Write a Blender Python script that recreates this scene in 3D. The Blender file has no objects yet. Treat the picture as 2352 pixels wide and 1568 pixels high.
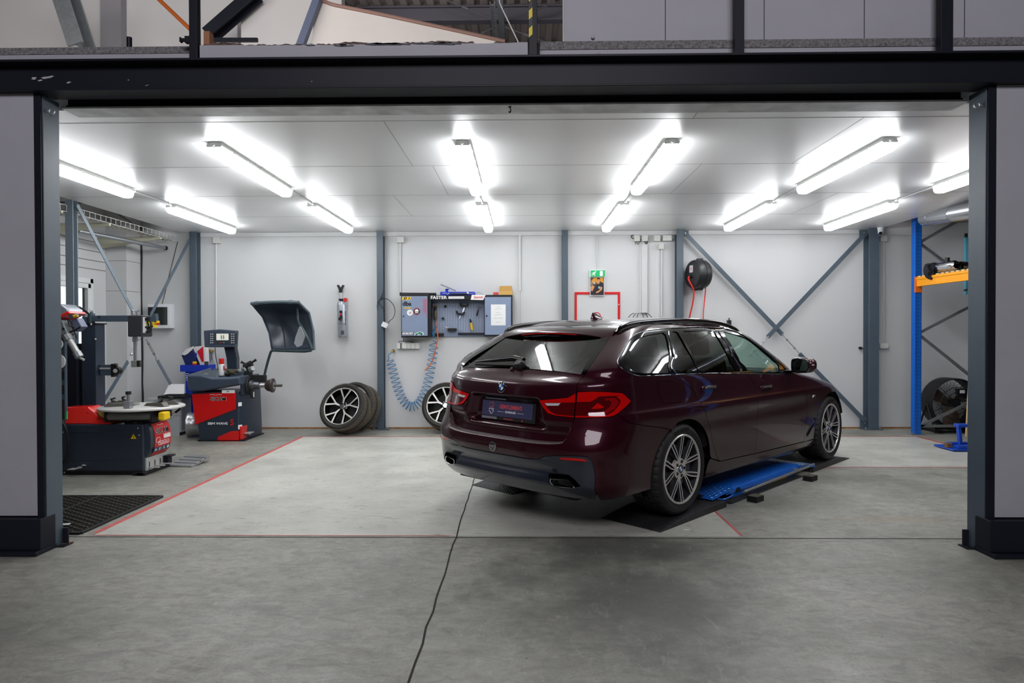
import bpy,bmesh,math,random
import numpy as np
from mathutils import Vector,Matrix
from mathutils.geometry import delaunay_2d_cdt
random.seed(7)
RNG=np.random.default_rng(7)
PI=math.pi
SC=bpy.context.scene
COL=SC.collection
FPX,CAMH=1530.0,1.385
def _camrot():
 a,b=(1200.0-1176.0)/FPX,(768.0-784.0)/FPX
 fw=Vector((a,-b,-1.0)).normalized()
 up=Vector((0,1,0));up=(up-fw*up.dot(fw)).normalized()
 rt=fw.cross(up)
 c,s=math.cos(0.0025),math.sin(0.0025)
 r2=rt*c+up*s;u2=up*c-rt*s
 return Matrix((r2,fw,u2)).transposed()
RWC=_camrot()
RCW=RWC.transposed()
def ray(px,py):
 return RCW@Vector(((px-1176.0)/FPX,-(py-784.0)/FPX,-1.0))
def A(px,py,Y):
 """point of the place seen at photo pixel (px, py) that lies at depth Y"""
 d=ray(px,py);t=Y/d.y
 return Vector((d.x*t,Y,CAMH+d.z*t))
def AX(px,py,X):
 d=ray(px,py);t=X/d.x
 return Vector((X,d.y*t,CAMH+d.z*t))
def FL(px,py,z=0.0):
 d=ray(px,py);t=(z-CAMH)/d.z
 return Vector((d.x*t,d.y*t,z))
def lin(c):
 if isinstance(c,str):
  c=c.lstrip('#');c=[int(c[i:i+2],16)/255 for i in(0,2,4)]
 elif max(c)>1:c=[x/255 for x in c]
 return tuple((x/12.92 if x<=0.04045 else((x+0.055)/1.055)**2.4)for x in c)+(1.0,)
MATS={}
def mat(name,col,rough=0.5,metal=0.0,coat=0.0,emit=None,estr=0.0,var=0.0,vscale=6.0,bump=0.0,bscale=60.0,trans=0.0,alpha=1.0,spec=0.5,ior=1.45,coat_rough=0.03,rvar=0.0):
 if name in MATS:return MATS[name]
 m=bpy.data.materials.new(name);m.use_nodes=True
 nt=m.node_tree;b=nt.nodes['Principled BSDF']
 c=lin(col)
 b.inputs['Base Color'].default_value=c
 b.inputs['Roughness'].default_value=rough
 b.inputs['Metallic'].default_value=metal
 b.inputs['Coat Weight'].default_value=coat
 b.inputs['Coat Roughness'].default_value=coat_rough
 b.inputs['Specular IOR Level'].default_value=spec
 b.inputs['IOR'].default_value=ior
 b.inputs['Transmission Weight'].default_value=trans
 b.inputs['Alpha'].default_value=alpha
 if emit is not None:
  b.inputs['Emission Color'].default_value=lin(emit)
  b.inputs['Emission Strength'].default_value=estr
 if var>0 or bump>0 or rvar>0:
  tc=nt.nodes.new('ShaderNodeTexCoord')
  if var>0 or rvar>0:
   n=nt.nodes.new('ShaderNodeTexNoise');n.inputs['Scale'].default_value=vscale
   n.inputs['Detail'].default_value=5
   nt.links.new(tc.outputs['Object'],n.inputs['Vector'])
   if var>0:
    r=nt.nodes.new('ShaderNodeMapRange')
    r.inputs['From Min'].default_value=0.3;r.inputs['From Max'].default_value=0.7
    r.inputs['To Min'].default_value=1-var;r.inputs['To Max'].default_value=1+var*0.5
    nt.links.new(n.outputs['Fac'],r.inputs['Value'])
    mx=nt.nodes.new('ShaderNodeVectorMath');mx.operation='SCALE'
    mx.inputs[0].default_value=c[:3]
    nt.links.new(r.outputs['Result'],mx.inputs['Scale'])
    nt.links.new(mx.outputs['Vector'],b.inputs['Base Color'])
   if rvar>0:
    r=nt.nodes.new('ShaderNodeMapRange')
    r.inputs['From Min'].default_value=0.3;r.inputs['From Max'].default_value=0.7
    r.inputs['To Min'].default_value=max(0,rough-rvar);r.inputs['To Max'].default_value=min(1,rough+rvar)
    nt.links.new(n.outputs['Fac'],r.inputs['Value'])
    nt.links.new(r.outputs['Result'],b.inputs['Roughness'])
  if bump>0:
   n2=nt.nodes.new('ShaderNodeTexNoise');n2.inputs['Scale'].default_value=bscale
   n2.inputs['Detail'].default_value=4
   nt.links.new(tc.outputs['Object'],n2.inputs['Vector'])
   bp=nt.nodes.new('ShaderNodeBump');bp.inputs['Strength'].default_value=bump
   bp.inputs['Distance'].default_value=0.005
   nt.links.new(n2.outputs['Fac'],bp.inputs['Height'])
   nt.links.new(bp.outputs['Normal'],b.inputs['Normal'])
 MATS[name]=m
 return m
def frame(d,up=Vector((0,0,1))):
 d=Vector(d).normalized()
 if abs(d.dot(up))>0.99:up=Vector((1,0,0))
 u=up.cross(d).normalized();v=d.cross(u)
 return u,v,d
class MB:
 def __init__(s):s.v=[];s.f=[];s.mi=[];s.cur=0
 def add(s,vs,fs):
  o=len(s.v);s.v+=[Vector(p)for p in vs]
  for f in fs:s.f.append([i+o for i in f]);s.mi.append(s.cur)
  return s
 def box(s,lo,hi,M=None):
  x0,y0,z0=lo;x1,y1,z1=hi
  vs=[Vector((x,y,z))for x in(x0,x1)for y in(y0,y1)for z in(z0,z1)]
  if M is not None:vs=[M@p for p in vs]
  return s.add(vs,[(0,1,3,2),(4,6,7,5),(0,4,5,1),(2,3,7,6),(0,2,6,4),(1,5,7,3)])
 def cbox(s,c,size,M=None):
  h=[x/2 for x in size]
  return s.box([c[i]-h[i]for i in range(3)],[c[i]+h[i]for i in range(3)],M)
 def beam(s,p0,p1,w,h,up=Vector((0,0,1))):
  """rectangular bar from p0 to p1, w across, h along up"""
  p0,p1=Vector(p0),Vector(p1);u,v,d=frame(p1-p0,up)
  vs=[p+u*a*w/2+v*b*h/2 for p in(p0,p1)for a,b in((-1,-1),(1,-1),(1,1),(-1,1))]
  return s.add(vs,[(3,2,1,0),(4,5,6,7),(0,1,5,4),(1,2,6,5),(2,3,7,6),(3,0,4,7)])
 def cyl(s,p0,p1,r0,r1=None,n=20,cap=True):
  p0,p1=Vector(p0),Vector(p1);r1=r0 if r1 is None else r1
  u,v,d=frame(p1-p0)
  vs=[]
  for p,r in((p0,r0),(p1,r1)):
   for k in range(n):
    a=2*PI*k/n;vs.append(p+(u*math.cos(a)+v*math.sin(a))*r)
  fs=[(k,(k+1)%n,n+(k+1)%n,n+k)for k in range(n)]
  if cap:fs+=[tuple(range(n-1,-1,-1)),tuple(range(n,2*n))]
  return s.add(vs,fs)
 def lathe(s,prof,p0=(0,0,0),axis=(0,0,1),n=32,closed=False,a0=0.0,a1=2*PI):
  """profile of (radius, height along axis)"""
  p0=Vector(p0);u,v,d=frame(axis);full=abs(a1-a0-2*PI)<1e-6
  m=n if full else n+1;vs=[]
  for k in range(m):
   a=a0+(a1-a0)*k/n
   e=u*math.cos(a)+v*math.sin(a)
   for r,h in prof:vs.append(p0+e*r+d*h)
  L=len(prof);fs=[]
  for k in range(n):
   k2=(k+1)%m
   for i in range(L if closed else L-1):
    j=(i+1)%L
    fs.append((k*L+i,k2*L+i,k2*L+j,k*L+j))
  return s.add(vs,fs)
 def tube(s,pts,r,n=8,cap=True,closed=False):
  pts=[Vector(p)for p in pts];N=len(pts);vs=[]
  rs=r if hasattr(r,'__len__')else[r]*N
  u=None
  for i,p in enumerate(pts):
   if closed:d=pts[(i+1)%N]-pts[i-1]
   else:d=pts[min(i+1,N-1)]-pts[max(i-1,0)]
   d=d.normalized()if d.length>1e-9 else Vector((0,0,1))
   if u is None:u,_,_=frame(d)
   else:
    u=u-d*u.dot(d)
    u=u.normalized()if u.length>1e-6 else frame(d)[0]
   v=d.cross(u)
   for k in range(n):
    a=2*PI*k/n;vs.append(p+(u*math.cos(a)+v*math.sin(a))*rs[i])
  fs=[]
  for i in range(N if closed else N-1):
   j=(i+1)%N
   fs+=[(i*n+k,i*n+(k+1)%n,j*n+(k+1)%n,j*n+k)for k in range(n)]
  if cap and not closed:fs+=[tuple(range(n-1,-1,-1)),tuple((N-1)*n+k for k in range(n))]
  return s.add(vs,fs)
 def prism(s,poly,O=(0,0,0),U=(1,0,0),V=(0,0,1),W=(0,1,0),d0=0.0,d1=0.01):
  """2-D polygon (u, v) extruded along W from d0 to d1"""
  O,U,V,W=map(Vector,(O,U,V,W));n=len(poly)
  vs=[O+U*a+V*b+W*d for d in(d0,d1)for a,b in poly]
  fs=[tuple(range(n)),tuple(range(2*n-1,n-1,-1))]
  fs+=[(k,n+k,n+(k+1)%n,(k+1)%n)for k in range(n)]
  return s.add(vs,fs)
 def loft(s,rings,cap=True,closed=True):
  n=len(rings[0]);vs=[p for r in rings for p in r];fs=[]
  for i in range(len(rings)-1):
   for k in range(n if closed else n-1):
    k2=(k+1)%n
    fs.append((i*n+k,i*n+k2,(i+1)*n+k2,(i+1)*n+k))
  if cap and closed:fs+=[tuple(range(n-1,-1,-1)),tuple((len(rings)-1)*n+k for k in range(n))]
  return s.add(vs,fs)
 def sphere(s,c,r,n=16,m=10,sx=1,sy=1,sz=1):
  c=Vector(c);prof=[]
  vs=[c+Vector((0,0,-r*sz))];fs=[]
  for i in range(1,m):
   t=-PI/2+PI*i/m
   for k in range(n):
    a=2*PI*k/n
    vs.append(c+Vector((r*sx*math.cos(t)*math.cos(a),r*sy*math.cos(t)*math.sin(a),r*sz*math.sin(t))))
  vs.append(c+Vector((0,0,r*sz)));top=len(vs)-1
  for k in range(n):fs.append((0,1+(k+1)%n,1+k))
  for i in range(m-2):
   for k in range(n):
    a=1+i*n+k;b=1+i*n+(k+1)%n
    fs.append((a,b,b+n,a+n))
  o=1+(m-2)*n
  for k in range(n):fs.append((o+k,o+(k+1)%n,top))
  return s.add(vs,fs)
 def xf(s,M):
  s.v=[M@p for p in s.v];return s
 def build(s,name,m,parent=None,bevel=0.0,seg=2,smooth=35.0,fix=True,sub=0):
  me=bpy.data.meshes.new(name)
  vs=s.v
  if parent is not None and parent.name in WORLD:vs=[WORLD[parent.name]@p for p in vs]
  me.from_pydata([tuple(p)for p in vs],[],s.f)
  ms=m if isinstance(m,(list,tuple))else[m]
  for k in ms:me.materials.append(k)
  if len(ms)>1:me.polygons.foreach_set('material_index',s.mi)
  if fix:
   bm=bmesh.new();bm.from_mesh(me)
   bmesh.ops.recalc_face_normals(bm,faces=bm.faces);bm.to_mesh(me);bm.free()
  me.polygons.foreach_set('use_smooth',[True]*len(me.polygons))
  me.set_sharp_from_angle(angle=math.radians(smooth))
  me.update()
  o=bpy.data.objects.new(name,me);COL.objects.link(o)
  if parent is not None:
   o.parent=parent
   if parent.name in WORLD:WORLD[o.name]=WORLD[parent.name]
  if bevel>0:
   md=o.modifiers.new('bevel','BEVEL');md.width=bevel;md.segments=seg
   md.limit_method='ANGLE';md.angle_limit=math.radians(40);md.harden_normals=True
  if sub:
   md=o.modifiers.new('sub','SUBSURF');md.levels=sub;md.render_levels=sub
  return o
WORLD={}
def tag(o,label=None,cat=None,group=None,kind=None):
 if label:o['label']=label
 if cat:o['category']=cat
 if group:o['group']=group
 if kind:o['kind']=kind
 return o
def thing(name,label,cat,loc=(0,0,0),rotz=0.0,group=None,local=False,M=None):
 o=bpy.data.objects.new(name,None);COL.objects.link(o)
 o.empty_display_size=0.1
 if M is not None:o.matrix_world=M
 else:o.location=loc;o.rotation_euler=(0,0,rotz)
 if not local:
  Mx=M if M is not None else Matrix.Translation(Vector(loc))@Matrix.Rotation(rotz,4,'Z')
  WORLD[o.name]=Mx.inverted()
 return tag(o,label,cat,group)
def struct(name,mb,m,label=None,cat=None,bevel=0.0,**k):
 o=mb.build(name,m,None,bevel=bevel,**k)
 return tag(o,label,cat,None,'structure')
def dup(root,M,label=None,group=None):
 r=root.copy();COL.objects.link(r);r.matrix_world=M
 if label:r['label']=label
 if group:r['group']=group
 def rec(a,b):
  for ch in list(a.children):
   c=ch.copy();COL.objects.link(c);c.parent=b;c.matrix_parent_inverse=ch.matrix_parent_inverse.copy()
   rec(ch,c)
 rec(root,r)
 return r
def text_mb(txt,size,M,extrude=0.001,bold=0.0,align='CENTER',shear=0.0,sx=1.0,spacing=1.0):
 """lettering as mesh: text plane x right, y up, z out, placed by M"""
 cu=bpy.data.curves.new('lettering','FONT');cu.body=txt;cu.size=size
 cu.align_x=align;cu.align_y='CENTER';cu.extrude=extrude;cu.offset=bold;cu.shear=shear
 cu.space_character=spacing;cu.resolution_u=4
 o=bpy.data.objects.new('lettering_tmp',cu);COL.objects.link(o)
 bpy.context.view_layer.update()
 dg=bpy.context.evaluated_depsgraph_get()
 me=bpy.data.meshes.new_from_object(o.evaluated_get(dg))
 mb=MB()
 mb.add([M@Vector((v.co.x*sx,v.co.y,v.co.z))for v in me.vertices],[list(p.vertices)for p in me.polygons])
 bpy.data.objects.remove(o);bpy.data.curves.remove(cu);bpy.data.meshes.remove(me)
 return mb
def basis(O,U,V):
 U=Vector(U).normalized();V=Vector(V);V=(V-U*V.dot(U)).normalized();W=U.cross(V)
 M=Matrix((U,V,W)).transposed().to_4x4();M.translation=Vector(O)
 return M
def bez(pts,n=8):
 """smooth Catmull-Rom curve through points"""
 pts=[Vector(p)for p in pts];out=[]
 P=[pts[0]*2-pts[1]]+pts+[pts[-1]*2-pts[-2]]
 for i in range(1,len(P)-2):
  for k in range(n):
   t=k/n;a,b,c,d=P[i-1],P[i],P[i+1],P[i+2]
   out.append(0.5*((2*b)+(c-a)*t+(2*a-5*b+4*c-d)*t*t+(3*b-a-3*c+d)*t**3))
 out.append(pts[-1]);return out
def rrect(w,h,r,n=5,cx=0.0,cy=0.0):
 out=[]
 for sx,sy,a in((1,1,0),(-1,1,90),(-1,-1,180),(1,-1,270)):
  for k in range(n+1):
   t=math.radians(a+90*k/n)
   out.append((cx+sx*(w/2-r)+r*math.cos(t),cy+sy*(h/2-r)+r*math.sin(t)))
 return out
def disc(r,n=32,cx=0,cy=0,ry=None):
 ry=r if ry is None else ry
 return[(cx+r*math.cos(2*PI*k/n),cy+ry*math.sin(2*PI*k/n))for k in range(n)]
cd=bpy.data.cameras.new('camera');cam=bpy.data.objects.new('camera',cd);COL.objects.link(cam)
cd.sensor_fit='HORIZONTAL';cd.sensor_width=36.0;cd.lens=36.0*FPX/2352.0
cd.clip_start=0.05;cd.clip_end=200
Mc=RCW.to_4x4();Mc.translation=(0,0,CAMH);cam.matrix_world=Mc
SC.camera=cam
SC.view_settings.view_transform='Standard';SC.view_settings.look='None'
SC.view_settings.gamma=1.0;SC.view_settings.use_curve_mapping=False
HALL,LAMP,EXPO,FRONTFILL,UPPERFILL=1.3,23.5,0.0,450.0,190.0
YB,CEIL=9.8,2.90
def floor_material():
 m=bpy.data.materials.new('worn_concrete');m.use_nodes=True;nt=m.node_tree;L=nt.links
 b=nt.nodes['Principled BSDF']
 tc=nt.nodes.new('ShaderNodeTexCoord')
 def noise(s,d=6,r=0.6,dist=0.0,sc=(1,1,1)):
  mp=nt.nodes.new('ShaderNodeMapping');mp.inputs['Scale'].default_value=sc
  L.new(tc.outputs['Object'],mp.inputs['Vector'])
  n=nt.nodes.new('ShaderNodeTexNoise');n.inputs['Scale'].default_value=s;n.inputs['Detail'].default_value=d
  n.inputs['Roughness'].default_value=r;n.inputs['Distortion'].default_value=dist
  L.new(mp.outputs['Vector'],n.inputs['Vector']);return n.outputs['Fac']
 def ramp(f,stops):
  r=nt.nodes.new('ShaderNodeValToRGB');e=r.color_ramp.elements
  while len(e)<len(stops):e.new(0.5)
  for k,(p,c)in enumerate(stops):e[k].position=p;e[k].color=c
  L.new(f,r.inputs['Fac']);return r.outputs['Color']
 def mix(f,a,c,bt='MIX'):
  x=nt.nodes.new('ShaderNodeMix');x.data_type='RGBA';x.blend_type=bt
  if hasattr(f,'is_linked')or not isinstance(f,(int,float)):L.new(f,x.inputs[0])
  else:x.inputs[0].default_value=f
  for v,k in((a,6),(c,7)):
   if isinstance(v,tuple):x.inputs[k].default_value=v
   else:L.new(v,x.inputs[k])
  return x.outputs[2]
 def math_(op,a,c=None,clamp=False):
  x=nt.nodes.new('ShaderNodeMath');x.operation=op;x.use_clamp=clamp
  for k,v in enumerate((a,c)):
   if v is None:continue
   if isinstance(v,(int,float)):x.inputs[k].default_value=v
   else:L.new(v,x.inputs[k])
  return x.outputs[0]
 g=lambda v:(v,v,v*0.97,1)
 base=ramp(noise(0.9,8,0.62),[(0.28,(.187,.185,.172,1)),(0.5,(.293,.29,.268,1)),(0.72,(.378,.372,.345,1))])
 fine=ramp(noise(9,8,0.75,0.8,(1,1.6,1)),[(0.3,g(.62)),(0.62,g(1.08))])
 c=mix(1.0,base,fine,'MULTIPLY')
 grain=ramp(noise(70,4,0.6),[(0.3,g(.86)),(0.7,g(1.06))])
 c=mix(1.0,c,grain,'MULTIPLY')
 def blob(x,y,rx,ry,soft=0.5):
  mp=nt.nodes.new('ShaderNodeMapping');mp.vector_type='POINT'
  mp.inputs['Location'].default_value=(-x/rx,-y/ry,0);mp.inputs['Scale'].default_value=(1/rx,1/ry,1)
  L.new(tc.outputs['Object'],mp.inputs['Vector'])
  ln=nt.nodes.new('ShaderNodeVectorMath');ln.operation='LENGTH';L.new(mp.outputs['Vector'],ln.inputs[0])
  d=math_('ADD',ln.outputs['Value'],math_('MULTIPLY',math_('SUBTRACT',noise(2.2,6,0.65),0.5),1.5))
  mr=nt.nodes.new('ShaderNodeMapRange');mr.inputs['From Min'].default_value=1.0;mr.inputs['From Max'].default_value=soft
  mr.interpolation_type='SMOOTHSTEP'
  L.new(d,mr.inputs['Value']);return mr.outputs['Result']
 for x,y,rx,ry,s,k in((0.55,3.55,1.15,1.25,0.10,0.80),(0.7,4.30,1.15,0.42,0.25,0.6),(-2.6,3.0,.7,.5,.2,.35),(2.6,2.6,.9,.6,.2,.4),(0.1,5.35,0.75,0.42,0.3,0.42),(-1.35,3.35,0.28,0.05,0.5,0.25),(2.3,5.6,0.8,0.5,0.2,0.3),(3.2,6.4,0.5,0.25,0.3,0.35)):
  c=mix(math_('MULTIPLY',blob(x,y,rx,ry,s),k),c,(.055,.058,.05,1))
 sm=math_('MULTIPLY',blob(2.75,5.0,0.55,0.10,0.4),0.35)
 c=mix(sm,c,(.30,.22,.11,1))
 sp=noise(46,2,0.5)
 c=mix(math_('MULTIPLY',math_('GREATER_THAN',sp,0.735),0.75),c,(.03,.03,.03,1))
 scr=noise(2.6,9,0.72,3.0,(1.0,2.4,1))
 c=mix(ramp(scr,[(0.52,g(0)),(0.66,g(.5))]),c,(.125,.125,.115,1))
 scr2=noise(5.5,10,0.8,1.2,(2.2,0.8,1))
 c=mix(ramp(scr2,[(0.56,g(0)),(0.7,g(.42))]),c,(.46,.455,.43,1))
 L.new(c,b.inputs['Base Color'])
 r=ramp(noise(3.1,6,0.6),[(0.3,g(.36)),(0.7,g(.58))])
 L.new(r,b.inputs['Roughness'])
 bp=nt.nodes.new('ShaderNodeBump');bp.inputs['Strength'].default_value=0.12;bp.inputs['Distance'].default_value=0.004
 L.new(noise(40,5,0.7),bp.inputs['Height']);L.new(bp.outputs['Normal'],b.inputs['Normal'])
 return m
def paint_material():
 m=bpy.data.materials.new('worn_floor_paint');m.use_nodes=True;nt=m.node_tree;L=nt.links
 b=nt.nodes['Principled BSDF'];tc=nt.nodes.new('ShaderNodeTexCoord')
 def noise(s,d,r,dist,sc):
  mp=nt.nodes.new('ShaderNodeMapping');mp.inputs['Scale'].default_value=sc;mp.inputs['Rotation'].default_value=(0,0,0.6)
  L.new(tc.outputs['Object'],mp.inputs['Vector'])
  n=nt.nodes.new('ShaderNodeTexNoise');n.inputs['Scale'].default_value=s;n.inputs['Detail'].default_value=d
  n.inputs['Roughness'].default_value=r;n.inputs['Distortion'].default_value=dist
  L.new(mp.outputs['Vector'],n.inputs['Vector']);return n.outputs['Fac']
 def ramp(f,stops):
  r=nt.nodes.new('ShaderNodeValToRGB');e=r.color_ramp.elements
  while len(e)<len(stops):e.new(0.5)
  for k,(p,c)in enumerate(stops):e[k].position=p;e[k].color=c
  L.new(f,r.inputs['Fac']);return r.outputs['Color']
 def mul(a,c):
  x=nt.nodes.new('ShaderNodeMix');x.data_type='RGBA';x.blend_type='MULTIPLY';x.inputs[0].default_value=1
  L.new(a,x.inputs[6]);L.new(c,x.inputs[7]);return x.outputs[2]
 g=lambda v,w=0.98:(v,v,v*w,1)
 base=ramp(noise(1.2,7,0.6,0,(1,1,1)),[(0.3,g(.45,.955)),(0.7,g(.60,.955))])
 w1=ramp(noise(5.0,9,0.78,1.5,(1,3.2,1)),[(0.56,g(1)),(0.61,g(.62)),(0.7,g(.42))])
 w2=ramp(noise(16,7,0.72,0.6,(1,4,1)),[(0.60,g(1)),(0.66,g(.55))])
 w3=ramp(noise(2.2,4,0.5,0,(1,1,1)),[(0.35,g(.82)),(0.6,g(1.0))])
 c=mul(mul(mul(base,w1),w2),w3)
 L.new(c,b.inputs['Base Color'])
 b.inputs['Roughness'].default_value=0.42
 return m
M_FLOOR=floor_material()
M_WHITE=mat('white_cladding',(208,209,210),0.5,var=0.03,vscale=1.4)
M_CEIL=mat('white_ceiling_board',(247,248,247),0.42,var=0.04,vscale=1.1,spec=.6,coat=1.0,coat_rough=.30)
M_STEEL=mat('slate_grey_steel_paint',(78,90,101),0.42,var=0.08,vscale=5,spec=0.5)
M_DSTEEL=mat('anthracite_steel_paint',(30,32,41),0.45,var=0.12,vscale=3.0,spec=.2)
M_PANEL=mat('grey_painted_board',(172,171,179),0.6,var=0.06,vscale=2.5,bump=0.12,bscale=45)
M_DARK=mat('matt_black',(22,23,25),0.6)
M_SEAM=mat('panel_seam_grey',(150,150,146),0.7)
M_GALV=mat('galvanised_steel',(165,170,174),0.38,metal=0.75,var=0.12,vscale=20)
M_RED=mat('worn_red_line_paint',(192,88,82),0.55,var=0.25,vscale=9)
fl=MB();fl.add([(-16,-9,0),(16,-9,0),(16,16,0),(-16,16,0)],[(0,1,2,3)])
floor=struct('floor',fl,M_FLOOR)
pa=MB()
pa.add([(-2.98,4.56,.0008),(1.49,4.56,.0008),(1.49,9.0,.0008),(-2.98,9.0,.0008)],[(0,1,2,3)])
pa.add([(1.49,6.95,.0008),(5.27,6.95,.0008),(5.27,9.0,.0008),(1.49,9.0,.0008)],[(0,1,2,3)])
o=pa.build('painted_bay',paint_material(),floor);o['label']='worn cream floor paint of the marked bay'
def strip(x0,y0,x1,y1,w,z=.0016):
 d=Vector((x1-x0,y1-y0,0)).normalized();n=Vector((-d.y,d.x,0))*w/2
 a,c=Vector((x0,y0,z)),Vector((x1,y1,z))
 mb=MB();mb.add([a-n,c-n,c+n,a+n],[(0,1,2,3)]);return mb
for q in((-3.0,4.62,-3.0,9.03,.045),(-2.98,9.02,5.3,9.02,.03),(5.3,9.02,5.3,6.0,.045),(2.6,6.95,5.3,6.95,.02),(1.5,4.58,1.5,5.6,.018),(-2.98,4.565,-0.5,4.565,.012)):
 strip(*q).build('red_floor_line',M_RED,floor)
mj=mat('dirty_joint',(42,41,36),0.9)
strip(-16,4.535,16,4.515,.010).build('floor_joint',mj,floor)
p0,p1=FL(1097,1078),FL(938,1575)
pts=[p0.lerp(p1,t/24)+Vector((random.uniform(-.006,.006),0,.0022))for t in range(25)]
mb=MB()
for a,c in zip(pts,pts[1:]):
 mb.add([a+Vector((-.005,0,0)),c+Vector((-.005,0,0)),c+Vector((.005,0,0)),a+Vector((.005,0,0))],[(0,1,2,3)])
mb.build('floor_joint',mj,floor)
mb=MB();mb.add([(-.47,6.9,.0015),(-.46,6.9,.0015),(-.46,9.6,.0015),(-.47,9.6,.0015)],[(0,1,2,3)])
mb.build('floor_joint',mj,floor)
bw=MB();bw.box((-5.66,YB,0.012),(6.75,YB+.12,CEIL+.25));wb=struct('wall_back',bw,M_WHITE)
led=MB();led.box((-4.75,YB-.03,CEIL-.065),(5.05,YB,CEIL-.002));struct('trim_1',led,M_WHITE,bevel=.004)
led=MB();led.box((5.3,YB-.02,CEIL-.09),(6.50,YB,CEIL+.10));struct('trim_2',led,M_WHITE,bevel=.004)
bb=MB();bb.box((-5.6,YB-.008,0),(6.6,YB+.02,.022))
struct('baseboard_back',bb,mat('brown_wood_edge',(150,104,58),0.8,var=0.3,vscale=12))
for px in(1195,):
 x=A(px,768,YB).x
 mb=MB();mb.box((x-.002,YB-.0015,.03),(x+.002,YB+.001,CEIL-.07));mb.build('panel_seam',M_SEAM,wb)
mb=MB();a=A(340,560,YB-.003);c=A(300+108,555,YB-.003);d=A(372,700,YB-.003)
mb.tube([c,d],.006,6);mb.build('panel_seam',mat('dark_seam',(96,92,84),.8),wb)
pr=MB();pr.box((-5.95,9.43,0),(-5.65,YB+.1,3.3));struct('wall_pier',pr,M_WHITE)
cr=MB();x=A(326.5,768,YB).x
cr.tube(bez([(x+random.uniform(-.008,.008),YB-.004,z)for z in np.linspace(.0,3.0,14)],3),.016,6)
cr.build('open_gap',M_DARK,wb)
mj2=mat('joint_grey',(130,130,124),.8)
for z in(2.02,2.45):
 mb=MB();mb.box((-5.955,9.427,z),(-5.645,YB,z+.006));mb.build('panel_seam',mj2,wb)
lw=MB()
XL=-5.95
WY0,WY1,WZ0,WZ1=8.30,9.13,0.95,2.17
lw.box((XL-.12,7.55,0),(XL,WY0,3.6));lw.box((XL-.12,WY1,0),(XL,9.95,3.6))
lw.box((XL-.12,WY0,0),(XL,WY1,WZ0));lw.box((XL-.12,WY0,WZ1),(XL,WY1,3.6))
wl=struct('wall_left',lw,M_WHITE)
rw=MB();rw.box((XL-.25,4.28,0),(XL-.13,7.6,3.6));struct('wall_left_dark',rw,mat('unseen_wall_dark',(70,70,76),.6))  # unseen wall part, made dark for what the tailgate reflects
for z in(2.30,2.42,2.55,2.68):
 mb=MB();mb.box((XL-.001,6.5,z),(XL+.004,9.43,z+.012));mb.build('cladding_joint',mj2,wl)
win=bpy.data.objects.new('window_1',None);COL.objects.link(win);win.location=(XL,(WY0+WY1)/2,WZ0);tag(win,kind='structure');WORLD[win.name]=Matrix.Translation(-win.location)
mw=mat('white_window_plastic',(228,230,230),.3)
mb=MB()
for a in((WY0,WY0+.07,WZ0,WZ1),(WY1-.07,WY1,WZ0,WZ1)):mb.box((XL-.07,a[0],a[2]),(XL+.02,a[1],a[3]))
for a in((WZ0,WZ0+.07),(WZ1-.07,WZ1)):mb.box((XL-.07,WY0,a[0]),(XL+.02,WY1,a[1]))
mb.build('window_frame',mw,win,bevel=.006)
mb=MB()
for a in((WY0+.075,WY0+.14,WZ0+.075,WZ1-.075),(WY1-.14,WY1-.075,WZ0+.075,WZ1-.075)):mb.box((XL-.05,a[0],a[2]),(XL+.035,a[1],a[3]))
for a in((WZ0+.075,WZ0+.14),(WZ1-.14,WZ1-.075)):mb.box((XL-.05,WY0+.075,a[0]),(XL+.035,WY1-.075,a[1]))
mb.build('window_sash',mw,win,bevel=.006)
mb=MB();mb.box((XL-.02,WY0+.14,WZ0+.14),(XL-.014,WY1-.14,WZ1-.14))
mb.build('pane',mat('window_glass',(240,246,250),.02,trans=1.0,ior=1.1),win)
mb=MB();hy,hz=WY1-.108,1.72
mb.cbox((XL+.04,hy,hz),(.014,.03,.075));mb.tube(bez([(XL+.045,hy,hz),(XL+.085,hy,hz),(XL+.09,hy,hz-.05),(XL+.075,hy,hz-.15)],5),.011,8)
mb.build('window_handle',mw,win)
rw=MB();rw.box((6.55,9.3,0),(6.67,9.95,3.6));wr=struct('wall_right',rw,M_WHITE)
M_DWALL=mat('dark_store_wall',(84,80,80),.7,var=.2,vscale=2)
rw=MB();rw.box((10.0,4.3,0),(10.1,9.95,3.6));rw.box((6.67,9.85,0),(10.1,9.95,3.6));struct('wall_store',rw,M_DWALL)
ce=MB();ce.box((-5.03,4.45,CEIL),(5.16,YB+.05,CEIL+.14));ceil=struct('ceiling',ce,M_CEIL)
for Yj in(4.72,5.98,7.23,8.50):
 mb=MB();mb.box((-5.02,Yj-.0025,CEIL-.0008),(5.15,Yj+.0025,CEIL+.001));mb.build('board_joint',M_SEAM,ceil)
for(x,y0,y1)in((-3.3,4.45,4.72),(1.2,4.45,4.72),(-.98,4.72,5.98),(-3.9,4.72,5.98),(2.4,4.72,5.98),(-2.6,5.98,7.23),(-.8,5.98,7.23),(1.6,5.98,7.23),(-1.4,7.23,8.5),(3.4,7.23,8.5)):
 mb=MB();mb.box((x-.002,y0,CEIL-.0006),(x+.002,y1,CEIL+.001));mb.build('board_joint',M_SEAM,ceil)
mb=MB();mb.box((-3.05,4.38,CEIL-.012),(2.9,4.56,CEIL-.001));mb.build('smeared_edge',mat('smeared_filler',(226,228,230),.5,var=.25,vscale=7),ceil)
dk=MB();dk.box((-12.3,4.3,3.22),(-5.03,9.9,3.30));dk.box((5.16,4.3,3.22),(10.1,9.9,3.30))
struct('ceiling_deck',dk,mat('brown_deck_underside',(96,88,78),.8,var=.2,vscale=4))
Yf=4.2
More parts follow.
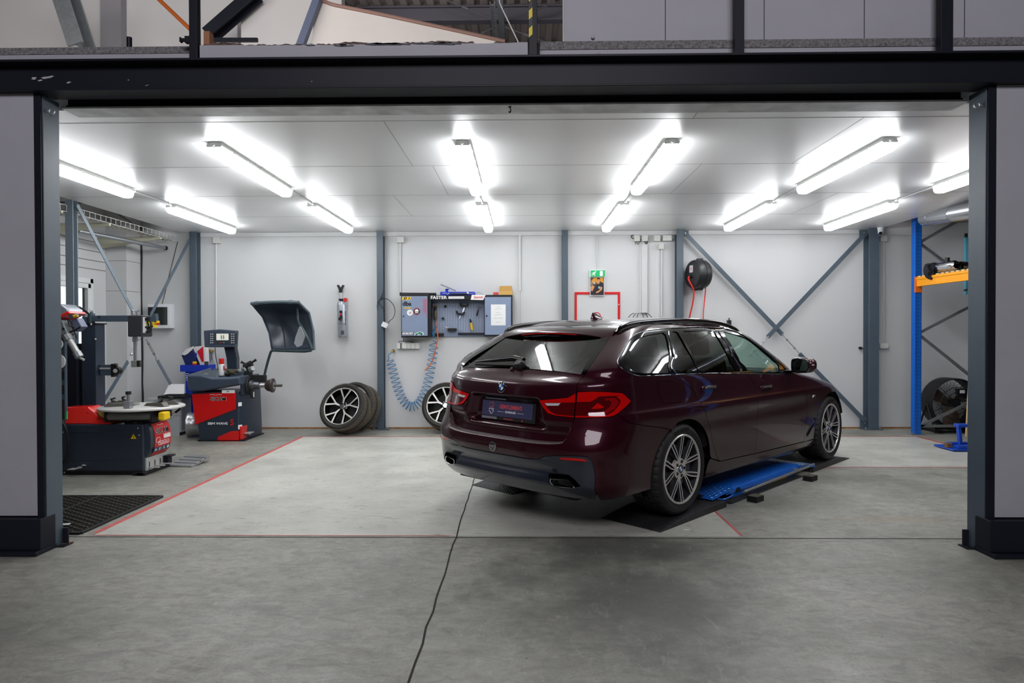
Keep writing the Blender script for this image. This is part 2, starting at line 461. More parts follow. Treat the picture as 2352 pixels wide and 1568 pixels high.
pl=MB();pl.box((-9,Yf,.235),(-3.101,Yf+.08,2.945));struct('wall_front_left',pl,M_PANEL)
pl=MB();pl.box((2.947,Yf,.235),(9,Yf+.08,2.93));struct('wall_front_right',pl,M_PANEL)
for nm,x0,x1 in(('baseboard_left',-9,-3.05),('baseboard_right',2.888,9)):
 mb=MB();mb.box((x0,Yf-.05,.03),(x1,Yf+.09,.225));mb.box((x0,Yf-.09,0.0),(x1,Yf+.1,.028))
 struct(nm,mb,M_DSTEEL,bevel=.004)
def hcol(name,cx,cy,w,d,z0,z1,m,t=.012,along='x',label=None,plate=None,cap=None,kind='structure'):
 """H-section column; flanges face +-Y (along='x') or +-X (along='y')"""
 t_=bpy.data.objects.new(name,None);COL.objects.link(t_);t_.location=(cx,cy,z0);WORLD[t_.name]=Matrix.Translation((-cx,-cy,-z0))
 tag(t_,label,'steel column',None,kind)
 mb=MB();zs=z0+(.015 if plate else 0)
 if along=='x':
  mb.box((cx-w/2,cy-d/2,zs),(cx+w/2,cy-d/2+t,z1));mb.box((cx-w/2,cy+d/2-t,zs),(cx+w/2,cy+d/2,z1))
  mb.box((cx-t/2,cy-d/2+t,zs),(cx+t/2,cy+d/2-t,z1))
 else:
  mb.box((cx-w/2,cy-d/2,zs),(cx-w/2+t,cy+d/2,z1));mb.box((cx+w/2-t,cy-d/2,zs),(cx+w/2,cy+d/2,z1))
  mb.box((cx-w/2+t,cy-t/2,zs),(cx+w/2-t,cy+t/2,z1))
 mb.build('shaft',m,t_,bevel=.003)
 if plate:
  mb=MB();mb.box((cx-plate[0],cy-plate[1],z0),(cx+plate[0],min(cy+plate[1],YB-.001)if cy>9 else cy+plate[1],z0+.014));mb.build('base_plate',m,t_,bevel=.003)
  mb=MB()
  for sx in(-1,1):mb.cyl((cx+sx*plate[0]*.75,cy-plate[1]*.6,z0+.014),(cx+sx*plate[0]*.75,cy-plate[1]*.6,z0+.035),.012,n=6)
  mb.build('anchor_bolt',M_GALV,t_)
 return t_
cl_=hcol('steel_column',-3.125,4.292,.14,.15,0,2.92,M_STEEL,.014,'y','grey steel column at the left edge of the garage opening')
mb=MB();mb.box((-3.100,4.196,.2),(-3.056,4.2005,2.93));mb.build('gap_shade_strip',M_DSTEEL,cl_)  # dark strip put in for the flange edge and shaded gap
cr_=hcol('steel_column',2.965,4.297,.14,.16,0,2.92,M_STEEL,.014,'y','grey steel column at the right edge of the garage opening')
mb=MB();mb.box((2.896,4.196,.2),(2.946,4.2005,2.93));mb.build('gap_shade_strip',M_DSTEEL,cr_)  # right side: strip coloured dark for flange edge and gap shade
for sx,xi,lb in((-1,-3.055,'small dark foot bracket at the base of the left front column'),(1,2.895,'small dark foot bracket at the base of the right front column')):
 mb=MB();mb.box((xi,4.36,0.0),(xi+(-sx)*.035,4.372,.11));mb.box((xi,4.30,0),(xi+(-sx)*.05,4.39,.008))
 tag(mb.build('foot_bracket',M_DSTEEL),lb,'bracket',kind='structure')
bm_=MB()
bm_.box((-9,Yf-.03,2.932),(9,Yf-.02+.004,3.095))
bm_.box((-9,Yf-.10,3.085),(9,Yf+.12,3.10));bm_.box((-9,Yf-.05,2.925),(9,Yf+.12,2.938))
beam_top=struct('beam_front',bm_,M_DSTEEL,'long dark steel beam across the top of the garage opening','beam',bevel=.003)
bm2=MB();bm2.box((-3.02,4.40,2.905),(2.86,4.412,3.03));bm2.box((-3.02,4.38,2.900),(2.86,4.46,2.912));bm2.box((-3.02,4.24,3.0),(2.86,4.46,3.012))
struct('beam_lintel',bm2,M_DSTEEL,'lower dark steel beam set back under the front beam','beam',bevel=.003)
ch=MB()
for px,py,w,h in((78,180,16,7),(110,178,34,8),(92,185,12,5),(158,190,13,5),(295,184,4,3),(338,196,9,2),(716,187,4,2)):
 c=A(px,py,Yf-.032);s=Yf/FPX
 poly=[(w*s/2*math.cos(t)*random.uniform(.5,1.1),h*s/2*math.sin(t)*random.uniform(.5,1.1)+.3*w*s/2*math.cos(t)*.5)for t in np.linspace(0,2*PI,12,endpoint=False)]
 ch.prism(poly,c,(1,0,0),(0,0,1),(0,-1,0),-.001,.0015)
ch.build('paint_chip',mat('bare_paint_chip',(168,168,172),.7),beam_top)
hk=MB();c=A(1171,243,4.41)
hk.cyl(c+Vector((0,0,.03)),c+Vector((0,0,-.01)),.010);hk.tube(bez([c+Vector((0,0,-.01)),c+Vector((.006,0,-.03)),c+Vector((0,0,-.045)),c+Vector((-.006,0,-.035))],4),.004,6)
tag(hk.build('ceiling_hook',M_DARK),'small dark hook under the middle of the front beam','hook',kind='structure')
for px,py,lb in((124,257,'steel eye bolt at the top of the left front column'),(2233,243,'steel eye bolt at the top of the right front column')):
 c=A(px,py,4.25);mb=MB();s=1 if px<1000 else-1
 c.x=-3.055+.035 if s>0 else 2.895-.035
 mb.tube([c+Vector((.019*math.cos(t),.004*math.sin(t),.019*math.sin(t)))for t in np.linspace(0,2*PI,16,endpoint=False)],.0055,8,closed=True)
 mb.cyl(c+Vector((-s*.04,0,.0)),c+Vector((-s*.017,0,0)),.007)
 tag(mb.build('eye_bolt',M_GALV),lb,'eye bolt')
M_OSB=mat('flaking_board_edge',(128,126,128),.85,var=.55,vscale=60,bump=.6,bscale=90)
mb=MB();mb.box((-9,4.25,3.098),(-1.99,4.30,3.205));pw=struct('wall_parapet_left',mb,M_PANEL)
mb=MB();mb.box((-9,4.25,3.205),(-1.99,4.31,3.235));mb.box((-9,4.246,3.19),(-1.99,4.25,3.206));mb.build('board_edge',M_OSB,pw)
mb=MB();mb.box((.115,4.25,3.098),(9,4.30,3.19));pw=struct('wall_parapet_right',mb,M_PANEL)
mb=MB();mb.box((.115,4.245,3.19),(9,4.31,3.215));mb.box((.115,4.25,3.215),(9,4.305,3.243));mb.build('board_edge',M_OSB,pw)
mb=MB();mb.box((.27,4.262,3.238),(1.36,4.29,3.75));mb.box((1.366,4.262,3.24),(9,4.29,3.75));mb.build('upper_board',M_PANEL,pw)
md_=mat('board_joint_dark',(70,70,76),.8)
for px in(1528,1755,1985,2215):
 x=A(px,60,4.262).x;mb=MB();mb.box((x-.0025,4.2605,3.245),(x+.0025,4.264,3.75));mb.build('board_joint',md_,pw)
for px,py in((1362,85),(1374,123),(1917,117)):
 mb=MB();c=A(px,py,4.25);mb.sphere(c,.012,12,8,sy=.5);mb.build('bolt_head',M_PANEL,pw)
x0,x1=A(464,120,4.2).x,A(1212,120,4.2).x
n=120;top=[]
for k in range(n+1):
 t=k/n;z=3.205
 if .14<t<.96:z+=-.006+.004*random.random()
 top.append((x0+(x1-x0)*t,z))
mb=MB();mb.prism([(x0,3.10),(x1,3.10)]+top[::-1],(0,0,0),(1,0,0),(0,0,1),(0,1,0),4.17,4.20)
bk=struct('wall_parapet_middle',mb,M_PANEL)
mb=MB();pp=[]
for k in range(n+1):
 t=k/n
 h=.012+.016*max(0,math.sin(t*23)*math.sin(t*9+1))+.008*random.random()
 if .66<t<.84:h+=.012*math.sin((t-.66)/.18*PI)
 if .84<t<.90:h=.001
 pp.append((x0+(x1-x0)*t,3.203+h))
mb.prism([(x0,3.19),(x1,3.19)]+pp[::-1],(0,0,0),(1,0,0),(0,0,1),(0,1,0),4.20,4.26)
mb.build('broken_board_edge',mat('broken_rusty_board',(112,92,82),.9,var=.7,vscale=26,bump=.8,bscale=70),bk)
mb=MB()
for k in range(26):
 t=random.uniform(.3,.8);x=x0+(x1-x0)*t;w=random.uniform(.02,.09)
 z=3.20-random.choice((0,0,0,.085))+random.uniform(-.004,.004)
 mb.prism([(x-w,z),(x-w*.3,z-.008*random.random()),(x+w,z-.003),(x+w*.4,z+.006)],(0,0,0),(1,0,0),(0,0,1),(0,1,0),4.162,4.171)
mb.build('torn_facing',mat('torn_pale_facing',(150,150,158),.7,var=.4,vscale=30),bk)
for px,w,lb in((452,.052,'dark upright post of the upper deck left of the broken board'),(1224,.052,'dark upright post with yellow and black tape on the upper deck'),(1693,.058,'dark upright post between the grey boards of the upper deck'),(2164,.075,'dark upright post of the upper deck by the right edge')):
 x=A(px,60,4.2).x;mb=MB();mb.box((x-w/2,4.15,3.10),(x+w/2,4.20,3.78))
 t_=thing('guard_post',lb,'post',(x,4.175,3.10));mb.build('post',M_DSTEEL,t_,bevel=.003)
 mb=MB();mb.box((x-w/2-.01,4.14,3.098),(x+w/2+.01,4.215,3.104));mb.build('foot_plate',M_DSTEEL,t_)
 if px==1224:
  mt=MB();h=.055
  my,mk=mat('hazard_yellow',(226,204,30),.5),mat('hazard_black',(20,20,22),.5)
  mt2=MB()
  for k in range(8):
   z=3.205+.02+k*h
   (mt if k%2==0 else mt2).prism([(x-w/2,z),(x-w/2+.022,z+.02),(x-w/2+.022,z+.02+h),(x-w/2,z+h)],(0,0,0),(1,0,0),(0,0,1),(0,1,0),4.1485,4.150)
  mt.build('yellow_tape',my,t_);mt2.build('black_tape',mk,t_)
M_UW=mat('upper_white_wall',(214,211,209),.6,var=.03,vscale=1)
def slab(name,lo,hi,m,label=None,cat=None,bevel=0):
 mb=MB();mb.box(lo,hi);return struct(name,mb,m,label,cat,bevel)
slab('wall_upper',(-12,10.6,3.0),(-4.15,10.75,9.5),M_UW)
slab('wall_upper_panel',(-4.22,10.0,3.0),(-2.7,10.2,9.5),M_UW)
a,c=A(230,50,10.45),A(278,50,10.45)
slab('wall_upper_pier',(a.x,10.45,3.0),(c.x,10.6,9.5),mat('grey_upper_pier',(150,147,152),.6))
a,c=A(545,50,10.4),A(588,50,10.4)
slab('wall_upper_pier',(a.x,10.4,3.0),(c.x,10.6,9.5),mat('grey_upper_pier',(150,147,152),.6))
def bar(name,p,q,w,h,m,label,cat='beam',flange=True,kind='structure'):
 mb=MB();p,q=Vector(p),Vector(q);u,v,d=frame(q-p)
 if flange:
  mb.beam(p,q,w,h*.1);
  for s in(-1,1):mb.beam(p+u*s*w/2,q+u*s*w/2,w*.12,h)
 else:mb.beam(p,q,w,h)
 return tag(mb.build(name,m),label,cat,None,kind)
bar('brace_beam',A(147,-20,9.4),A(190,112,9.4),.30,.22,M_GALV,'wide pale slanting steel brace of the upper hall at far left')
mb=MB();mb.tube([A(360,-6,9.6),A(448,78,9.6)],.030,10)
tag(mb.build('orange_pipe',mat('orange_pipe_paint',(178,88,30),.4)),'thin orange pipe slanting down to the left upper post','pipe')
bar('roof_brace',A(590,-14,9.8),A(480,82,9.8),.20,.16,M_DSTEEL,'dark slanting steel beam right of the left upper post')
bar('deck_beam',A(484,92,9.6),A(592,92,9.6),.04,.055,M_DSTEEL,'short dark horizontal beam behind the left upper post',flange=False)
mb=MB();q=A(297,86,4.45);mb.cyl((q.x,4.45,3.30),q,.017);tag(mb.build('stub_post',M_DSTEEL),'short dark stub standing on the upper deck at far left','post')
mb=MB();c=A(433,92,4.18);mb.cbox(c,(.036,.03,.04));mb.cbox(c+Vector((-.03,0,0)),(.034,.016,.018));mb.cbox(c+Vector((-.048,0,0)),(.008,.026,.028))
tag(mb.build('clamp_bracket',M_DSTEEL),'small dark clamp just left of the left upper post','bracket')
mb=MB();q=A(479,76,4.5);mb.box((q.x-.02,4.47,3.30),(q.x+.02,4.53,q.z));tag(mb.build('timber_block',mat('orange_timber',(200,140,108),.7)),'small orange timber block beside the left upper post','block')
sh=[(725,6),(745,4),(770,12),(860,30),(1010,62),(1160,95),(1180,112),(680,112)]
P2=[A(x,y,9.0)for x,y in sh[:-2]]
P2+=[Vector((P2[-1].x+.1,9.0,3.3)),Vector((A(680,112,9.0).x,9.0,3.3))]
t_=thing('soffit_panel','big white slanting sheet with a brown rim under the upper roof','panel',P2[-1])
mb=MB();mb.prism([(p.x,p.z)for p in P2],(0,0,0),(1,0,0),(0,0,1),(0,1,0),9.0,9.12)
mb.build('sheet',mat('white_sheet',(222,214,208),.5,var=.05,vscale=2),t_)
mb=MB();mb.tube(bez([P2[0]+Vector((.01,0,-.15)),P2[0]]+P2[1:6],5),.026,8);mb.build('rim',mat('brown_rim',(150,116,104),.55),t_)
bar('roof_strut',A(731,-5,8.9),A(690,106,8.9),.10,.09,mat('blue_grey_strut',(92,100,124),.45),'blue grey slanting strut at the left end of the white sheet',flange=False)
cs=MB();prof=[]
x=-4.4;k=0
while x<4.2:
 prof+=[(x,6.80),(x+.10,6.80),(x+.13,6.86),(x+.19,6.86)];x+=.22
vs=[Vector((px_,y,z))for y in(9.3,13.6)for px_,z in prof];n=len(prof)
cs.add(vs,[(i,i+1,n+i+1,n+i)for i in range(n-1)])
roof=struct('roof',cs,mat('roof_sheet',(188,176,172),.5,var=.10,vscale=1.5))
M_PUR=mat('purlin_steel',(98,95,104),.45)
for Yp,lb in((11.02,'grey roof purlin nearer to the opening'),(12.5,'grey roof purlin further back')):
 mb=MB();mb.box((-4.3,Yp-.012,6.54),(4.2,Yp,6.78));mb.box((-4.3,Yp-.09,6.52),(4.2,Yp+.06,6.545));mb.box((-4.3,Yp-.05,6.76),(4.2,Yp+.06,6.79))
 tag(mb.build('roof_purlin',M_PUR),lb,'beam',None,'structure')
for p,q,lb in(((1015,-4),(1128,43),'thin tie rod left of the cable ladder under the roof'),((1160,48),(1300,-2),'thin tie rod rising right of the cable ladder'),((1160,62),(1262,100),'thin tie rod falling right of the cable ladder'),((1090,85),(1130,65),'short tie rod just left of the cable ladder')):
 a,c=A(*p,10.6),A(*q,10.6);mb=MB();mb.tube([a,c],.011,6);d=c-a
 mb.cyl(a+d*.42,a+d*.55,.022,n=8)
 tag(mb.build('tie_rod',M_PUR),lb,'rod')
t_=thing('cable_ladder','narrow pale cable ladder with rungs below the corrugated roof','cable ladder',A(1140,40,10.4))
xa,xb=A(1131,50,10.8).x,A(1141,50,10.8).x
mb=MB()
for x in(xa,xb):mb.box((x-.006,10.0,6.32),(x+.006,12.3,6.36))
mb.build('side_rail',M_GALV,t_)
mb=MB();y=10.05
while y<12.25:mb.box((xa,y,6.33),(xb,y+.02,6.345));y+=.075
mb.build('rung',M_GALV,t_)
mb=MB();xc=A(1152,50,10.8).x;mb.box((xc-.045,10.0,6.38),(xc+.045,12.4,6.40));mb.box((xc-.008,10,6.40),(xc+.008,12.4,6.5));mb.box((xc-.045,10.0,6.5),(xc+.045,12.4,6.52))
tag(mb.build('roof_rafter',M_GALV),'pale steel rafter beside the cable ladder','beam',None,'structure')
mb=MB();mb.tube(bez([A(1146,-4,10.0),A(1150,12,10),A(1168,50,10.0),A(1192,100,10.0)],5),.010,6)
tag(mb.build('hanging_cable',mat('white_cable',(222,222,224),.5)),'thin white cable hanging down beside the cable ladder','cable')
mb=MB();mb.box((A(1296,50,9.2).x-.02,9.2,3.1),(A(1299,50,9.2).x,9.24,8));struct('trim_upper',mb,M_UW)
def bcol(px0,px1,d,label,m=M_STEEL,plate=(.13,.10)):
 a,c=A(px0,768,YB-d),A(px1,768,YB-d)
 return hcol('steel_column',(a.x+c.x)/2,YB-d/2-.001,c.x-a.x,d,0,CEIL,m,.011,'x',label,plate)
ca=bcol(436.5,452,.14,'dark steel column at the back left corner behind the wheel balancer')
cb=bcol(866,881,.12,'dark steel column on the back wall left of the tool cabinet')
cc=bcol(1291,1305,.10,'slim steel column on the back wall left of the green exit sign')
cdd=bcol(1554,1570,.12,'steel column on the back wall left of the black hose reel')
ce_=bcol(1996,2019,.17,'thick steel column on the back wall left of the blue rack')
x1=-4.985
col1=hcol('steel_column',-5.05,7.40,.088,.085,0,CEIL,mat('pale_grey_steel_paint',(112,124,134),.45),.012,'x','pale grey steel column at the ceiling edge behind the tire changer',(.13,.13))
for col,px,py0,py1,w,z in((cdd,1574,528,543,.10,0),(ce_,1984,527,543,.12,0),(ce_,1986,958,985,.13,1)):
 a,c=A(px,py0,YB-.10),A(px,py1,YB-.10)
 mb=MB();mb.box((a.x-w/2,YB-.10,c.z),(a.x+w/2,YB-.085,a.z));mb.build('gusset_plate',M_STEEL,col,bevel=.003)
 mb=MB();mb.cyl((a.x,YB-.10,(a.z+c.z)/2),(a.x,YB-.112,(a.z+c.z)/2),.012,n=6);mb.build('bolt',M_GALV,col)
def turnbuckle(p,q,M=None):
 """two hooks and a slotted body between points p and q"""
 p,q=Vector(p),Vector(q);d=(q-p);L=d.length;d.normalize();u,v,_=frame(d)
 mb=MB();b0,b1=p+d*L*.30,p+d*L*.70
 for s in(-1,1):mb.tube([b0+u*s*.011,b1+u*s*.011],.0045,6)
 for e in(b0,b1):mb.cyl(e-d*.012,e+d*.012,.016,n=10)
 for e,s,dd in((p,1,d),(q,-1,-d)):
  mb.tube([e+dd*.06,(b0 if s>0 else b1)],.005,6)
  mb.tube(bez([e+dd*.06,e+dd*.045+u*.016,e+dd*.018+u*.017,e-dd*.004,e+dd*.016-u*.016,e+dd*.034-u*.02],4),.005,6)
 return mb
def brace(name,parts,tb,label,m=M_STEEL,w=.06,t=.008,up=(0,1,0)):
 t_=thing(name,label,'brace',parts[0][0])
 for p,q in parts:
  mb=MB();p,q=Vector(p),Vector(q)
  mb.beam(p,q,w,t,Vector(up));d=(q-p).normalized()
  for e in(p+d*.03,q-d*.03):mb.cyl(e-Vector(up)*.006,e-Vector(up)*.014,.011,n=6)
  mb.build('flat_bar',m,t_)
 for p,q in tb:turnbuckle(p,q).build('turnbuckle',M_GALV,t_)
 return t_
Yb1,Yb2=YB-.11,YB-.125
P=lambda x,y,Y=Yb1:A(x,y,Y)
brace('diagonal_brace',[(P(1576,538),P(1797,768)),(P(1836,812),P(1988,968))],[(P(1795,766),P(1838,814))],'long flat steel brace falling from the hose reel to the thick column foot')
Pz=lambda x,y:A(x,y,Yb2)
low0=Pz(1700,840);
brace('diagonal_brace',[(Pz(1986,538),Pz(1763,774))],[(Pz(1765,772),Pz(1722,818))],'flat steel brace falling leftwards from the thick column behind the car roof')
XB=-4.99
Q=lambda x,y,X=XB:AX(x,y,X)
brace('diagonal_brace',[(Q(177,470),Q(304,712)),(Q(362,828),Q(393,884))],[(Q(303,710),Q(331,770)),(Q(331,770),Q(363,830))],'flat steel brace falling from the pale column towards the balancer',w=.05,up=(1,0,0),m=mat('pale_grey_steel_paint',0))
brace('diagonal_brace',[(Q(440,543,-4.84),Q(346,724,XB+.015)),(Q(294,830,XB+.015),Q(236,925,XB+.015))],[(Q(345,726,XB+.015),Q(322,772,XB+.015)),(Q(322,772,XB+.015),Q(293,832,XB+.015))],'flat steel brace rising from the tire changer to the back corner column',w=.05,up=(1,0,0))
M_LAMP=mat('glowing_diffuser',(255,253,246),.4,emit=(250,252,255),estr=1.0)
M_HOUS=mat('grey_lamp_housing',(222,223,220),.5)
ZL=CEIL-.10
rows=[((500,0),(0,0)),((650,445),(797,531)),((1108,449),(1122,533)),((1457,449),(1390,533)),((1833,448),(1667,530))]
Yn0,Yn1=FL(1067,342,ZL+.03).y,FL(1106,450,ZL).y
Yf0,Yf1=FL(1110,478,ZL+.03).y,FL(1124,534,ZL).y
def lamp_parts(t_,L):
 def ring(y,pr,k=1.0,dz=0.0):return[Vector((a*k,y,b+dz))for a,b in pr]
 hp=[(-.044,0),(-.060,-.026),(-.064,-.034),(.064,-.034),(.060,-.026),(.044,0)]
 mb=MB();mb.loft([ring(0,hp),ring(L,hp)])
 mb.add([(-.034,-.008,0),(.034,-.008,0),(.062,-.004,-.042),(-.062,-.004,-.042),(-.034,.002,0),(.034,.002,0),(.062,.002,-.042),(-.062,.002,-.042)],[(0,1,2,3),(0,4,5,1),(1,5,6,2),(2,6,7,3),(3,7,4,0)])
 mb.cyl((.0,-.006,-.025),(.0,-.016,-.025),.012,n=12)
 mb.build('housing',M_HOUS,t_)
 dp=[(.061,-.034)]+[(.061*math.cos(t)**.45 if math.cos(t)>0 else 0,-.036-.070*math.sin(t)**.8)for t in np.linspace(.15,PI/2,7)]
 dp=dp+[(-a,b)for a,b in dp[:-1]][::-1]
 rings=[]
 for y,k in((0.0,.86),(.012,.95),(.04,1),(L-.04,1),(L-.012,.95),(L,.84)):
  rings.append([Vector((a*(k if y>L/2 else 1),y,-.034+(b+.034)*k))for a,b in dp])
 mb=MB();mb.loft(rings,cap=True,closed=True);mb.build('diffuser',M_LAMP,t_,smooth=50)
 mb=MB()
 for x in(-.024,.026):mb.box((x-.006,.07,-.1085),(x+.006,.082,-.100))
 mb.build('lens_mark',M_HOUS,t_)
 mb=MB();y=.2
 while y<L:
  for s in(-1,1):mb.cbox((s*.0655,y,-.034),(.008,.03,.016))
  y+=.3
 mb.build('clip',M_HOUS,t_)
proto={}
names=['leftmost row','second row from the left','row over the middle','fourth row from the left','fifth row from the left','rightmost row']
far_px=[522,797,1122,1392,1668,1892]
xs=[]
for k,px in enumerate(far_px):
 xs.append(FL(px,533,ZL).x)
for k,(x,nm)in enumerate(zip(xs,names)):
 for which,y0,y1 in(('near',Yn0,Yn1),('far',Yf0,Yf1)):
  lb=f'glowing tube lamp at the {"front" if which == "near" else "back"} end of the {nm}'
  L=y1-y0
  if which not in proto:
   t_=thing('ceiling_lamp',lb,'ceiling lamp',(x,y0,CEIL),local=True,group='tube lamps on the white ceiling');lamp_parts(t_,L);proto[which]=t_
  else:dup(proto[which],Matrix.Translation((x,y0,CEIL)),lb)
 mb=MB();mb.cyl((x+.01,Yn1-.02,CEIL-.014),(x+.01,Yf0+.01,CEIL-.014),.011,n=10)
 t_=thing('cable_conduit',f'thin white conduit between the two lamps of the {nm}','conduit',(x,Yn1,CEIL),group='lamp conduits on the ceiling')
 mb.build('tube',M_WHITE,t_)
 for y in(Yn1+.08,Yf0-.08):mb=MB();mb.cbox((x+.01,y,CEIL-.013),(.03,.012,.028));mb.build('clip',M_WHITE,t_)
def pchip(xs,ys):
 xs,ys=np.array(xs,float),np.array(ys,float)
 h=np.diff(xs);d=np.diff(ys)/h;m=np.zeros_like(ys)
 m[0],m[-1]=d[0],d[-1]
 for i in range(1,len(xs)-1):
  if d[i-1]*d[i]>0:
   w1,w2=2*h[i]+h[i-1],h[i]+2*h[i-1]
   m[i]=(w1+w2)/(w1/d[i-1]+w2/d[i])
 def f(x):
  x=np.clip(np.asarray(x,float),xs[0],xs[-1])
  i=np.clip(np.searchsorted(xs,x)-1,0,len(xs)-2)
  t=(x-xs[i])/h[i];t2,t3=t*t,t*t*t
  return(2*t3-3*t2+1)*ys[i]+(t3-2*t2+t)*h[i]*m[i]+(-2*t3+3*t2)*ys[i+1]+(t3-t2)*h[i]*m[i+1]
 return f
def sstep(a,b,x):
 t=np.clip((np.asarray(x,float)-a)/(b-a),0,1);return t*t*(3-2*t)
C_W0=pchip([.10,.14,.18,.22,.28,.36,.46,.58,.68,.75,.785,.81,.86,.92,.98,1.03,1.06,1.10,1.20,1.30,1.36,1.39,1.41],[.76,.80,.855,.878,.893,.902,.909,.917,.924,.929,.927,.916,.903,.893,.884,.872,.858,.836,.782,.722,.680,.652,.625])
C_XR=pchip([.10,.16,.22,.28,.33,.38,.45,.52,.58,.64,.70,.78,.87,.94,.975,1.0,1.03,1.05,1.065,1.08,1.285,1.34,1.37,1.39,1.41],[-.80,-.86,-.93,-.99,-1.015,-1.02,-1.022,-1.034,-1.032,-1.022,-1.005,-.985,-.972,-.968,-.962,-.945,-.90,-.875,-.862,-.848,-.50,-.41,-.34,-.27,-.14])
C_XF=pchip([.10,.18,.30,.45,.60,.70,.76,.82,.86,.90,.93,.96,.985,1.05,1.2,1.33,1.38,1.41],[3.72,3.78,3.83,3.835,3.77,3.69,3.60,3.42,3.22,2.98,2.74,2.50,2.37,2.26,1.99,1.73,1.57,1.36])
C_LR=pchip([.10,.95,1.03,1.10,1.30,1.41],[.52,.52,.43,.29,.22,.24])
C_LF=pchip([.10,.60,.80,.90,.96,1.0,1.2,1.33,1.41],[.70,.72,.76,.66,.48,.36,.30,.27,.30])
PB=1.15
def car_W(x,z):
 ze=z+.036*np.clip(x-.3,-.8,2.0)*sstep(.78,.98,z)
 w=C_W0(ze)
 w=w*(1-.016*sstep(2.2,3.6,x)-.020*sstep(.1,-.9,x)*sstep(1.25,.9,z))
 for xw in(0.0,2.975):
  w=w+.012*np.exp(-((x-xw)/.40)**2)*np.exp(-((z-.60)/.17)**2)
 zc=.775+.0*x
 w=w-.006*np.exp(-((z-.66)/.07)**2)*sstep(-.2,.5,x)*sstep(2.6,2.1,x)
 return w
def car_S(p,z,m=1.0):
 """surface point of the body for chart coordinates p (length round the body from the middle of the tail) and z; right side is y<0"""
 p=np.asarray(p,float);z=np.asarray(z,float);p,z=np.broadcast_arrays(p,z)
 sg=np.where(p<0,-1.0,1.0)*m;q=np.abs(p)
 xr,xf,lr,lf=C_XR(z),C_XF(z),C_LR(z),C_LF(z)
 x1,x2=xr+lr,xf-lf
 x2=np.maximum(x2,x1+.05)
 x=x1+(q-PB);xs=np.clip(x,x1,x2)
 X=xs.copy();Yv=car_W(xs,z)
 k=q<PB;u=np.clip(q/PB,0,1)
 w1=car_W(x1,z);dw=(car_W(x1+.02,z)-w1)/.02;be=.68+.12*sstep(.72,.55,z)
 ax,ay=xr,(.86+.05*sstep(.72,.55,z))*w1;bx,by=x1-be*lr,w1-be*lr*dw
 b0,b1,b2,b3=(1-u)**3,3*u*(1-u)**2,3*u*u*(1-u),u**3
 X=np.where(k,b0*xr+b1*ax+b2*bx+b3*x1,X);Yv=np.where(k,b1*ay+b2*by+b3*w1,Yv)
 k=x>x2;v=np.clip((x-x2)/1.15,0,1);lf2=xf-x2
 w2=car_W(x2,z);dw2=(w2-car_W(x2-.02,z))/.02
 cx,cy=x2+.62*lf2,w2+.62*lf2*dw2*.5;ex,ey=xf,.80*w2
 b0,b1,b2,b3=(1-v)**3,3*v*(1-v)**2,3*v*v*(1-v),v**3
 X=np.where(k,b0*x2+b1*cx+b2*ex+b3*xf,X);Yv=np.where(k,b0*w2+b1*cy+b2*ey,Yv)
 return np.stack([X,-sg*Yv,z],-1)
def car_pend(z):
 x1,x2=C_XR(z)+C_LR(z),C_XF(z)-C_LF(z)
 return PB+np.maximum(x2,x1+.05)-x1+1.15
def car_p(x,z):
 """chart p of the flank point at length x"""
 return PB+x-(C_XR(z)+C_LR(z))
def car_N(p,z,m=1.0,f=None):
 f=f or car_S
 e=.003
 a=f(p+e,z,m)-f(p-e,z,m);b=f(p,z+e,m)-f(p,z-e,m)
 n=np.cross(a,b)*m;l=np.linalg.norm(n,axis=-1,keepdims=True)
 return n/np.maximum(l,1e-12)
